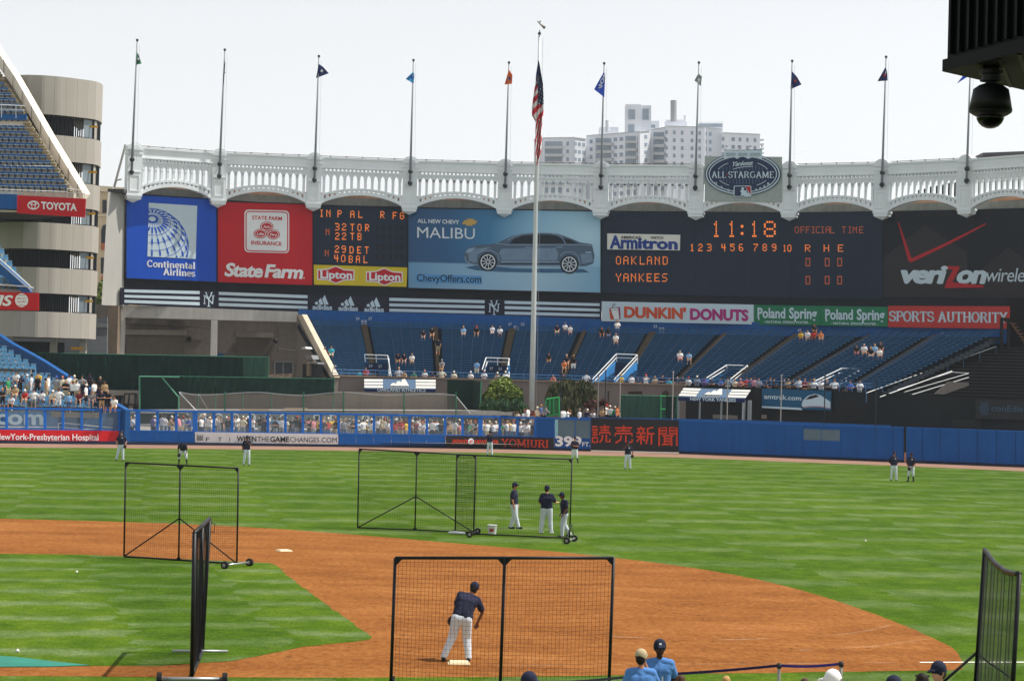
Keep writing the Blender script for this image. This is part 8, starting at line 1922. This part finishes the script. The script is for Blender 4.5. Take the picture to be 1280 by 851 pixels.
# the line of people at the bleacher rail
def at_rail(px, py):
    Yr = interp(px, [(r[2], r[3]) for r in BA]) + .25
    return XZ(px, Yr, 4.62 + .0)
rail_ = [(448.6, 0, 'stand', 'turquoise', None, 'white', {'h': 1.5, 'yaw': 3}), (457, 0, 'lean', 'red', None, 'white'), (498, 0, 'hips', 'pinstripe', 'tan', 'white', {'h': 1.85}), (505, 0, 'lean', 'tan', None, 'dark', {'h': 1.6}), (517, 0, 'lean', 'green', None, 'dark', {'h': 1.6}), (530.5, 0, 'lean', 'white', 'orange', 'grey'), (540, 0, 'lean', 'navy', 'navy', 'dark', {'h': 1.65}), (551.6, 0, 'hips', 'cream', 'tan', 'cream', {'h': 1.85}), (567, 0, 'lean', 'cream', 'cream', 'dark'), (588, 0, 'lean', 'white', 'white', 'white', {'h': 1.7}), (604.6, 0, 'lean', 'pinstripe', None, 'dark'), (621.4, 0, 'lean', 'khaki', 'cream', 'dark'), (631.4, 0, 'lean', 'white', 'cream', 'denim'),
 (691, 0, 'lean', 'orange', None, 'tan', {'fem': True, 'h': 1.6}), (704, 0, 'stand', 'dark', None, 'dark', {'h': 1.7}), (732.4, 0, 'hips', 'white', None, 'denim', {'h': 1.85, 'yaw': 3}), (776, 0, 'stand', 'yellow', 'yellow', 'grey', {'yaw': 3}), (789, 0, 'stand', 'white', 'dark', 'white'), (797, 0, 'lean', 'dark', None, 'dark', {'h': 1.6}), (807, 0, 'photo', 'white', 'red', 'white', {'h': 1.8}), (818, 0, 'lean', 'khaki', None, 'dark'), (827.6, 0, 'lean', 'navy', None, 'dark'), (836, 0, 'lean', 'turquoise', None, 'dark', {'h': 1.55}),
 (846, 0, 'lean', 'black', None, 'white'), (853, 0, 'lean', 'dark', 'dark', 'dark', {'h': 1.82}), (860, 0, 'lean', 'white', 'red', 'white'), (870.6, 0, 'lean', 'grey', 'cream', 'grey'), (880, 0, 'lean', 'purple', None, 'dark'), (889, 0, 'lean', 'black', None, 'dark'), (900, 0, 'lean', 'blue', None, 'denim', {'fem': True, 'h': 1.68}), (909.4, 0, 'lean', 'grey', 'navy', 'white'), (918, 0, 'lean', 'cream', None, 'grey', {'h': 1.66}), (925, 0, 'lean', 'orange', 'pink', 'red', {'h': 1.68}), (932.6, 0, 'lean', 'red', 'dark', 'grey'), (938, 0, 'stand', 'navy', None, 'dark'), (942.6, 0, 'stand', 'pink', None, 'dark', {'h': 1.83}), (947.6, 0, 'lean', 'grey', None, 'grey', {'h': 1.8}),
 (957.6, 0, 'lean', 'dark', None, 'denim', {'h': 1.66}), (962.6, 0, 'stand', 'navy', None, 'pink', {'fem': True}), (966.6, 0, 'lean', 'black', None, 'dark'), (979.6, 0, 'lean', 'black', None, 'dark'), (984.6, 0, 'lean', 'tan', None, 'dark'), (990.4, 0, 'lean', 'black', None, 'dark', {'fem': True, 'h': 1.68}), (998.6, 0, 'hips', 'white', 'dark', 'dark', {'h': 1.86}), (1005.6, 0, 'cross', 'maroon', None, 'tan', {'h': 1.8}), (1012, 0, 'lean', 'tan', None, 'dark'), (1016.6, 0, 'lean', 'white', None, 'dark'), (1026, 0, 'lean', 'white', None, 'light blue', {'h': 1.8}), (1033, 0, 'lean', 'dark', None, 'dark'), (1042.6, 0, 'hips', 'white', None, 'dark', {'h': 1.82}), (1062, 0, 'lean', 'blue', None, 'dark', {'h': 1.76}), (1074, 0, 'lean', 'white', None, 'grey', {'h': 1.82})]
RLM = [(480, "at rail by leftmost entrance"), (545, "at rail above left awning"), (600, "at rail above green enclosure"), (650, "at rail above round tree"), (740, "at rail above drooping tree"), (800, "at rail by slanting entrance"), (842, "at rail above green fence"), (885, "at rail, right awning's left"), (925, "at rail, right awning's middle"), (953, "at rail, right awning's end"), (1000, "at rail above poster lettering"), (1040, "at rail above printed train"), (1100, "at rail above black wall")]
place_row(rail_, at_rail, 'at the bleacher rail', 'people standing along the bleacher rail', RLM)
# people in the lower left stand
def at_ls(px, py):
    best = None
    for r in range(LSR):
        y, z = LSY0 + r * LSRUN - .3, LSZ0 + r * LSRISE; p = XZ(px, y, z); yy = proj(p)[1]
        if best is None or abs(yy - py) < best[0]: best = (abs(yy - py), p)
    return best[1]
lsp = [(3, 512, 'lean', 'dark', None, 'dark'), (9.6, 499, 'stand', 'green', None, 'khaki', {'yaw': 1.2}), (14, 512, 'sit', 'pinstripe', None, 'dark'), (19, 499, 'sit', 'tan', 'cream', 'khaki'), (24.6, 494, 'lean', 'navy', None, 'dark', {'yaw': 1.0}), (39, 496, 'stand', 'pinstripe', 'dark', 'pinstripe', {'yaw': 1.4}), (46.4, 496, 'stand', 'black', None, 'black', {'fem': True}), (41.6, 515, 'hips', 'white', 'navy', 'grey'), (60, 497, 'stand', 'white', 'navy', 'white', {'yaw': 1.4}), (70, 496, 'hips', 'grey', 'blue', 'khaki'), (72.6, 514, 'hips', 'white', None, 'white', {'h': 1.85}), (77.6, 497, 'stand', 'cream', 'orange', 'grey'), (81.6, 503, 'cross', 'black', None, 'khaki'), (85.6, 515, 'stand', 'light blue', 'tan', 'denim', {'h': 1.5}), (90.6, 501, 'stand', 'white', None, 'dark'), (95, 505, 'stand', 'white', 'dark', 'khaki'), (93, 496, 'lean', 'cream', 'cream', 'grey'), (102, 498, 'hips', 'grey', 'dark', 'dark'), (107, 508, 'stand', 'white', 'white', 'dark', {'yaw': 1.4}), (104, 505, 'stand', 'navy', None, 'navy'), (112, 493, 'lean', 'navy', 'navy', 'dark'), (124.6, 497, 'stand', 'black', None, 'dark'), (124, 511, 'lean', 'navy', None, 'dark'), (127, 515, 'lean', 'navy', None, 'tan'), (134.6, 519, 'lean', 'black', None, 'dark', {'fem': True}), (142.6, 521, 'sit', 'white', None, 'khaki')]
for r_ in lsp:   # those beyond the sloping wall stand on the concrete path
    pass
lsp += [(31, 508, 'sit', 'red', 'white', 'khaki'), (52, 509, 'sit', 'white', 'navy', 'denim'), (57, 502, 'stand', 'tan', None, 'khaki', {'yaw': 2}), (66, 508, 'sit', 'cream', 'white', 'dark'), (33, 496, 'stand', 'light blue', 'white', 'khaki', {'yaw': 2.5}), (86, 497, 'stand', 'pinstripe', 'navy', 'grey', {'yaw': 1}), (99, 510, 'sit', 'maroon', None, 'dark'), (117, 502, 'stand', 'white', 'navy', 'khaki', {'yaw': 4}), (115, 512, 'sit', 'grey', None, 'denim'), (20, 484, 'sit', 'white', None, 'dark'), (48, 486, 'sit', 'yellow', 'navy', 'dark'), (130, 506, 'stand', 'tan', None, 'dark')]
LLM = [(30, "in lower stand's left edge"), (52, "above big pale web address"), (80, "in middle of lower stand"), (100, "by sloping blue wall's foot"), (160, "left of the dark bin")]
place_row(lsp, at_ls, 'in the lower left stand', 'people in the lower left stand', LLM)
# monument park queue seen through the wall windows
rq = random.Random(21); tops = ['white', 'white', 'white', 'pinstripe', 'grey', 'navy', 'black', 'red', 'maroon', 'light blue', 'cream', 'green', 'yellow', 'dark', 'pink', 'tan']; caps_ = [None, None, 'white', 'navy', 'navy', 'red', 'cream', None, 'black']
spots_ = [(163, 1, 'white', None), (168, 4, 'white', 'white'), (190, 1, 'purple', None), (192.6, 1.5, 'white', 'cream'), (202, 1, 'pinstripe', None), (206, 3, 'white', 'navy'), (211, 1, 'tan', None), (214, 3.5, 'navy', 'white'), (224, 1.2, 'pink', 'white'), (228.6, 3, 'grey', 'red'), (233.5, 3, 'grey', 'grey'), (237, 1, 'blue', 'black'), (251, 1, 'white', None), (253, 4, 'dark', None), (258.4, 3, 'white', 'navy'), (262.6, 5, 'cream', 'tan'), (273, 3, 'grey', None), (284.4, 1, 'white', 'cream'), (295, 2, 'pinstripe', None), (302, 4, 'navy', None), (306.4, 3, 'grey', 'cream'), (325, 4.5, 'black', None), (343.6, 1, 'navy', 'navy'), (349, 4, 'dark', None), (369, 3, 'grey', None), (375.4, 2, 'black', 'navy'), (386.6, 1, 'black', None), (404.6, 3, 'grey', None), (409.6, 1, 'red', None), (419, 1, 'yellow', None), (429.6, 1, 'grey', None), (436, 3, 'grey', 'grey'), (441, 2, 'dark', None), (453.6, 1, 'white', None), (464, 1, 'white', 'navy'), (472.6, 3, 'pinstripe', None), (476, 1, 'khaki', 'yellow'), (485.6, .8, 'pinstripe', None), (493.6, 2, 'red', None), (500.4, 3, 'tan', 'tan'), (500.6, .8, 'red', None), (505.6, 2, 'maroon', None), (516.6, 3, 'cream', None), (519.6, .8, 'maroon', None), (524, 4, 'white', 'white'), (528, 1, 'pinstripe', None), (539.6, 2, 'white', None), (545.6, 4, 'pinstripe', None), (550.6, .8, 'black', None), (561.6, 1, 'tan', None), (567.6, 2, 'pinstripe', None), (573.6, 3, 'khaki', 'cream'), (584, 1, 'green', None), (588, 3, 'grey', None), (593.6, 4, 'navy', 'red'), (583, 5, 'white', None)]
for i in range(34):
    spots_.append((601 + i * 2.03 + rq.uniform(-.6, .6), [1, 3.2, 5.4, 7.5][i % 4] + rq.uniform(-.3, .3), rq.choice(tops[:5] + tops[:5] + tops), rq.choice(caps_)))
a_, b_ = WZ(150, 0), WZ(690, 0); m_ = WZ(400, 0); struct(MB().poly([(p.x, p.y + q, .42) for p, q in ((a_, .5), (m_, .5), (b_, .5), (b_, 9), (m_, 9), (a_, 9))]).build('monument_path', MATS['paving']))
for i in range(52):
    spots_.append((248 + i * 6.8 + rq.uniform(-2, 2), rq.uniform(.6, 6), rq.choice(tops), rq.choice(caps_)))
def at_q(px, d): return XZ(px, Yw(px) + .9 + d, .43)
rows_ = []
for (px, d, s_, cp_) in spots_: rows_.append((px, d, rq.choice(('stand', 'hips', 'cross', 'photo', 'lean')), s_, cp_, rq.choice(('khaki', 'denim', 'dark', 'grey')), {'yaw': rq.uniform(-1.2, 1.2) + (math.pi if rq.random() < .5 else 0), 'h': rq.uniform(1.66, 1.9), 'fem': s_ in ('red', 'pink', 'yellow') or (cp_ is None and rq.random() < .3)}))
QLM = [(172, "behind window beside red sign"), (245, "behind windows over blue pads"), (290, "behind windows, discs four, three"), (335, "behind windows, discs five, seven"), (379, "behind windows by disc eight"), (423, "behind windows, discs one, fifteen"), (467, "behind windows by disc nine"), (512, "behind windows, disc ten, left"), (556, "behind windows, discs further right"), (601, "behind windows by rightmost disc"), (624, "in third window from right"), (647, "in second window from right"), (700, "in rightmost crowded window")]
place_row(rows_, at_q, '', 'people queuing behind the outfield wall windows', QLM, True)
# people around the flagpole and trees, visible above the wall
def at_m(px, py): p = P(px, py, 187.0 + (int(px) % 4) * .6); return Vector((p.x, p.y, max(.02, p.z - 1.75)))
mp_ = [(656, 512), (646.6, 514), (672, 507), (676.6, 505), (660, 509), (681, 507), (704, 509.6), (710, 511), (724.6, 511), (733, 510), (742, 511), (753.6, 508), (758, 506), (762.6, 506), (765.6, 508), (769, 506), (772.6, 507), (648, 518), (668, 517), (651, 516.6)]
cs_ = [('pinstripe', 'red'), ('cream', None), ('cream', 'cream'), ('denim', None), ('white', None), ('grey', 'navy'), ('white', 'navy'), ('white', None), ('pinstripe', None), ('navy', 'white'), ('pinstripe', None), ('tan', None), ('white', 'red'), ('pinstripe', 'white'), ('green', 'cream'), ('blue', 'navy'), ('orange', None), ('dark', 'white'), ('pink', 'red'), ('khaki', None)]
MLM = [(664, "left of tall flagpole's foot"), (683, "between flagpole and green gate"), (720, "just right of green gate"), (750, "beside the reddish shrub"), (790, "left of green screened fence")]
mplat = MB()
rows_ = [(x, y, ('stand', 'lean', 'photo', 'cross')[int(x) % 4], c, k, 'dark', {'yaw': (x * 1.7) % 6.28, 'fem': c in ('pink', 'orange')}) for (x, y), (c, k) in zip(mp_, cs_)]
place_row(rows_, at_m, '', 'visitors around the monuments', MLM)
pp_ = [XZ(px, 186.2, 1.2) for px in (640, 781)]; struct(MB().box(pp_[0].x, pp_[1].x, 186.4, 202, .02, P(700, 509, 188).z - 1.72).build('monument_terrace', pmat('paving_stone', '8a837a', rough=.9, var=.12)))

# ---- figures built one by one
UNI, TRO = cloth('uniform'), cloth('trouser')
GLV = pmat('glove_leather', '3a241a', rough=.6, var=.15)
def figure(label, loc, J, yaw=0.0, h=1.85, shirt='uniform', pants='trouser', cap='uniform', skin=1, hair=0, vox=.018, glove=None, kw={}, face=False, group=None, badge=None, shoe=None):
    Pm = prims(J, cap=cap is not None, **kw); me, zi = body('body', Pm, vox); t = thing('person', label, 'person', Vector(loc), group, yaw); t.scale = (h / 1.8,) * 3
    co = np.zeros(len(me.vertices) * 3); me.vertices.foreach_get('co', co); co = co.reshape(-1, 3); no = np.zeros(len(me.vertices) * 3); me.vertices.foreach_get('normal', no); no = no.reshape(-1, 3)
    polys = [tuple(p.vertices) for p in me.polygons]; hm = HAIRS[hair]; sm = SKINS[skin]
    for m_ in (sm, hm): me.materials.append(m_)
    me.polygons.foreach_set('material_index', [1 if z == 3 or (z == 5 and cap is None) else 0 for z in zi]); me.update(); b = place('body', me, t)
    zone = {1: ('shirt', cloth(shirt)), 2: ('trousers', cloth(pants)), 5: ('cap', cloth(cap) if cap else hm), 4: ('shoe', shoe or SHOE), 6: ('socks', SHOE)}
    for z, (nm, mt) in zone.items():
        sel = [p for p, q in zip(polys, zi) if q == z]
        if not sel or (z == 5 and cap is None): continue
        groups_ = [sel]
        if z == 4: mx = (J['anL'] + J['anR']) / 2; dv_ = J['anR'] - J['anL']; groups_ = [[p for p in sel if (co[p[0]] - mx) @ dv_ < 0], [p for p in sel if (co[p[0]] - mx) @ dv_ >= 0]]
        for g in groups_:
            ids = {}; vv = []; ff = []
            for p in g:
                for i in p:
                    if i not in ids: ids[i] = len(vv); wr = .007 + (.005 * noise.noise(Vector(co[i]) * 14) if z in (1, 2) else 0); vv.append(tuple(co[i] + no[i] * wr))
                ff.append(tuple(ids[i] for i in p))
            if not ff: continue
            m_ = bpy.data.meshes.new(nm); m_.from_pydata(vv, [], ff); m_.materials.append(mt); m_.polygons.foreach_set('use_smooth', [True] * len(ff)); m_.update(); place(nm, m_, t)
    if glove:
        w_, e_ = J['ha' + glove], J['el' + glove]; d = (w_ - e_) / np.linalg.norm(w_ - e_); c = Vector(w_ + d * .09); g = MB().ball(c, .1, 12, 8, (1, .6, 1.15)); g.ball(c + Vector((.05, -.02, .06)), .05, 8, 6); place('baseball_glove', g.mesh('baseball_glove', GLV, smooth=True), t)
    if badge:
        c = J['che'] + V3(.07, -.118, .07); q = MB().poly([Vector(c) + Vector(p) for p in ((-.03, -.002, -.035), (.03, 0, -.035), (.03, .004, .035), (-.03, .002, .035))]); place('chest_monogram', q.mesh('chest_monogram', WHITE), t)
    if face:
        H_ = Vector(J['head']); lk = Vector(J['look']).normalized(); sd_ = lk.cross(Vector((0, 0, 1))).normalized()
        for s_ in (-1, 1): place('eye', MB().ball(H_ + lk * .083 + sd_ * .031 * s_ + Vector((0, 0, .012)), .012, 8, 5, (1, .6, .7)).mesh('eye', pmat('eye_dark', '1a1412', rough=.3)), t)
        place('mouth', MB().ball(H_ + lk * .085 + Vector((0, 0, -.05)), .02, 8, 5, (1, .4, .3)).mesh('mouth', pmat('lip', '7a4038')), t)
    return t
FGR = 'players in dark training tops'
# first baseman, seen from behind, leaning to his right with the throwing hand low
J = pose('stand', pel=(.07, .04, .97), che=(.17, -.14, 1.28), nek=(.25, -.28, 1.45), head=(.33, -.38, 1.57), hipL=(-.03, .05, .94), hipR=(.18, .03, .92), shL=(.03, -.22, 1.44), shR=(.41, -.20, 1.33), elL=(-.07, -.33, 1.17), haL=(-.13, -.36, .92), elR=(.53, -.24, 1.07), haR=(.43, -.32, .83), knL=(-.12, -.03, .53), anL=(-.30, .12, .10), knR=(.20, -.06, .50), anR=(.25, .06, .09), look=(.35, -1, -.15), toe=(.1, -1, 0))
def back(J):   # mirror to face away from the viewer while keeping left and right of the picture
    K = {k: V3(v[0], -v[1], v[2]) for k, v in J.items()}; return K
t = figure('baseball player in navy top leaning beside the white base behind the large near net', G(571.5, 825.6, .006), back(J), h=1.74, skin=2, vox=.0115, glove='L', kw=dict(fingers=True, bulk=1.12), group=None)
bl_ = MB().tube([(.0 + .13 * math.cos(a) + .03, .0 + .115 * math.sin(a), 1.0 + .03 * math.cos(a)) for a in [2 * math.pi * i / 20 for i in range(21)]], .018, 6); place('belt', bl_.mesh('belt', UNI), t)
# three coaches on the outfield grass
J = pose('walk', knL=(-.09, -.06, .52), anL=(-.1, .10, .10), knR=(.09, -.04, .50), anR=(.1, -.16, .09), elL=(-.25, .02, 1.15), haL=(-.27, -.06, .9), elR=(.22, .05, 1.15), haR=(.24, -.08, .92))
figure('coach in dark top walking right, leftmost of the three by the bucket', G(642, 660.5, .006), J, yaw=R(75), h=1.84, skin=1, vox=.016, group=FGR, kw=dict(bulk=1.15))
J = pose('stand', elR=(.32, -.10, 1.17), haR=(.42, -.34, 1.16), elL=(-.27, -.06, 1.15), haL=(-.12, -.22, 1.08), look=(.6, -1, 0), knL=(-.15, -.02, .5), anL=(-.2, .02, .09), knR=(.14, -.02, .5), anR=(.19, .02, .09))
figure('stocky coach seen from behind with his right hand held out, middle of the three', G(682.5, 666.6, .006), back(J), h=1.86, skin=0, vox=.016, kw=dict(bulk=1.14), group=FGR, shoe=SHOEW)
J = pose('walk', knL=(-.1, .02, .51), anL=(-.12, .26, .12), knR=(.1, -.10, .52), anR=(.1, -.10, .09), haL=(-.24, -.1, .93), haR=(.26, -.12, .92), che=(0, -.05, 1.30), nek=(0, -.09, 1.49), head=(0, -.13, 1.64))
figure('short coach in cap facing left by the net wheels, rightmost of the three', G(705, 671.6, .006), J, yaw=R(-80), h=1.73, skin=2, vox=.016, group=FGR, kw=dict(bulk=1.12))
# outfielders
J = pose('stand', knL=(-.17, -.02, .5), anL=(-.27, .02, .09), knR=(.1, 0, .5), anR=(.13, .02, .09), elL=(-.3, .02, 1.18), haL=(-.22, -.06, .97), elR=(.3, .04, 1.15), haR=(.26, -.1, .93))
figure('outfielder in navy top standing with feet apart in front of the red wall sign', G(151, 575.6), J, h=1.9, vox=.022, glove='R', badge=1, skin=0, group=FGR)
J = pose('stand', pel=(0, .12, .92), che=(0, -.16, 1.12), nek=(0, -.34, 1.20), head=(0, -.48, 1.22), hipL=(-.1, .12, .9), hipR=(.1, .12, .9), shL=(-.19, -.28, 1.18), shR=(.19, -.28, 1.18), elL=(-.26, -.30, .92), haL=(-.22, -.26, .66), elR=(.26, -.30, .92), haR=(.22, -.26, .66), knL=(-.2, -.06, .5), anL=(-.24, .02, .09), knR=(.2, -.06, .5), anR=(.24, .02, .09), look=(0, -.8, -.9))
figure('outfielder in navy top bending forward with hands on knees above the left net', G(228.4, 580.6), J, h=1.85, vox=.022, kw=dict(highsock=True), glove='L', skin=2, group=FGR)
J = pose('cross', elL=(-.27, .02, 1.16), haL=(-.25, -.05, .9), elR=(.26, -.1, 1.2), haR=(.06, -.25, 1.33))
figure('outfielder in navy top holding a glove to his chest below the pale website sign', G(308, 581.6), J, yaw=R(15), h=1.86, vox=.022, glove='R', skin=2, group=FGR)
figure('outfielder in navy top seen from behind in front of the vermilion serif word', G(612, 569), back(pose('armup', haL=(-.26, -.05, .92))), h=1.86, vox=.022, skin=1, glove='R', badge=None, group=FGR)
J = pose('cross', knL=(-.12, .0, .5), anL=(-.16, .1, .12), knR=(.13, -.06, .52), anR=(.24, -.05, .09)); figure('outfielder with dark high socks and folded arms in front of the distance number', G(718, 579), J, h=1.86, vox=.022, kw=dict(highsock=True), glove='R', skin=1, group=FGR)
J = pose('armup', elR=(.3, .04, 1.15), haR=(.28, -.06, .93), elL=(-.3, -.2, 1.27), haL=(-.08, -.26, 1.55)); figure('outfielder shading his face with one hand in front of the large vermilion characters', G(784.4, 586.6), J, h=1.88, vox=.022, glove='R', badge=1, skin=2, group=FGR)
figure('outfielder in long sleeves with hands behind his back, left of the pair at right', G(1117, 601), pose('behind'), h=1.86, vox=.022, kw=dict(longs=True), badge=1, skin=1, group=FGR)
J = pose('stand', look=(-.7, -1, 0), haL=(-.12, -.2, .86), elL=(-.27, -.02, 1.14), haR=(.1, -.2, .9), elR=(.26, 0, 1.14)); figure('outfielder with dark high socks and glove, right one of the pair at right', G(1138.4, 602), J, yaw=R(-18), h=1.86, vox=.022, kw=dict(highsock=True), glove='L', badge=1, skin=2, group=FGR)
# staff at the bottom edge
def stand_at(px, pytop, top=1.0, Y=37.2):
    p = P(px, pytop, Y); return Vector((p.x, p.y, 0.006)), p.z
loc, z = stand_at(825, 797, Y=37.3)
J = pose('behind', look=(.12, -1, -.05)); t = figure('man in light blue polo and navy cap facing the stands, arms behind him', loc, J, yaw=0, h=z / 1.84 * 1.8, shirt='polo', pants='cream', cap='navy', skin=3, vox=.013, kw=dict(fingers=True), face=True)
pl_ = MB().box(.035, .06, -.135, -.13, 1.12, 1.22); place('id_card', pl_.mesh('id_card', WHITE), t); bl_ = MB().tube([(.165 * math.cos(a), .135 * math.sin(a), .985) for a in [2 * math.pi * i / 20 for i in range(21)]], .016, 6); place('belt', bl_.mesh('belt', SHOE), t)
cb = MB().ball((0, -.108, 1.745), .02, 8, 5, (1.2, .5, 1)); place('cap_badge', cb.mesh('cap_badge', WHITE), t)
loc, z = stand_at(802, 809.5, Y=36.4)
J = pose('armup', elR=(.30, -.18, 1.17), haR=(.10, -.20, 1.50), look=(.55, -1, 0), elL=(-.27, .02, 1.14)); t = figure('man in blue polo and pale cap seen from behind with a hand at his chin', loc, back(J), h=z / 1.84 * 1.8, shirt='polo', pants='khaki', cap='khaki', skin=1, vox=.013, kw=dict(fingers=True, bulk=1.15))
HD = [(661, 836.5, 31.5, 'navy', 'navy', 0, R(70), 'spectator with navy cap just showing at the bottom below the large near net', 0, {}), (851, 843.5, 29, None, 'grey', 1, 3.1, 'brown haired spectator head at the bottom right of the two men in blue', 1, {}), (908, 844.5, 30, None, 'white', 2, 2.8, 'blond spectator head at the bottom edge left of the barrier posts', 0, dict(hair='long', fem=True)), (1006, 847.5, 29.5, None, 'grey', 1, 2.9, 'brown haired spectator head at the bottom edge between the barrier posts', 0, {}), (1042, 834, 32, 'white', 'white', 1, R(-100), 'spectator in a white cap at the foot of the right barrier post', 1, {}), (1117.6, 841.5, 26, 'navy', 'navy', 0, 3.1, 'spectator in a navy cap at the bottom edge left of the boy', 0, {}), (1153, 841.5, 27, None, 'dark', 0, 3.0, 'dark haired spectator with sunglasses on top of the head', 1, {}), (1174, 823.5, 33.5, 'navy', 'denim', 1, R(-60), 'boy in navy cap and slate shirt facing left beside the right edge net', 0, {})]
for (px, py, Y, cp_, sh_, hr, yw, lb, sk, kw_) in HD:
    p = P(px, py, Y); zb = 1.15 if Y < 31 else .006; hh = p.z - zb; 
    if hh < 1.0: hh = 1.25
    k = hh / (1.84 if cp_ else 1.78) * 1.8; t = figure(lb, Vector((p.x, p.y, p.z - hh)), pose('stand', look=(0, -1, -.1)), yaw=yw, h=k, shirt=sh_, pants='dark', cap=cp_, skin=sk, hair=hr, vox=.018, kw=kw_, group='spectators in the front rows')
    if 'sunglasses' in lb:
        g = MB().tube([(-.09, -.02, 1.745), (-.085, -.085, 1.745), (-.03, -.1, 1.74), (0, -.1, 1.75), (.03, -.1, 1.74), (.085, -.085, 1.745), (.09, -.02, 1.745)], .012, 5); place('sunglasses', g.mesh('sunglasses', SHOE), t)
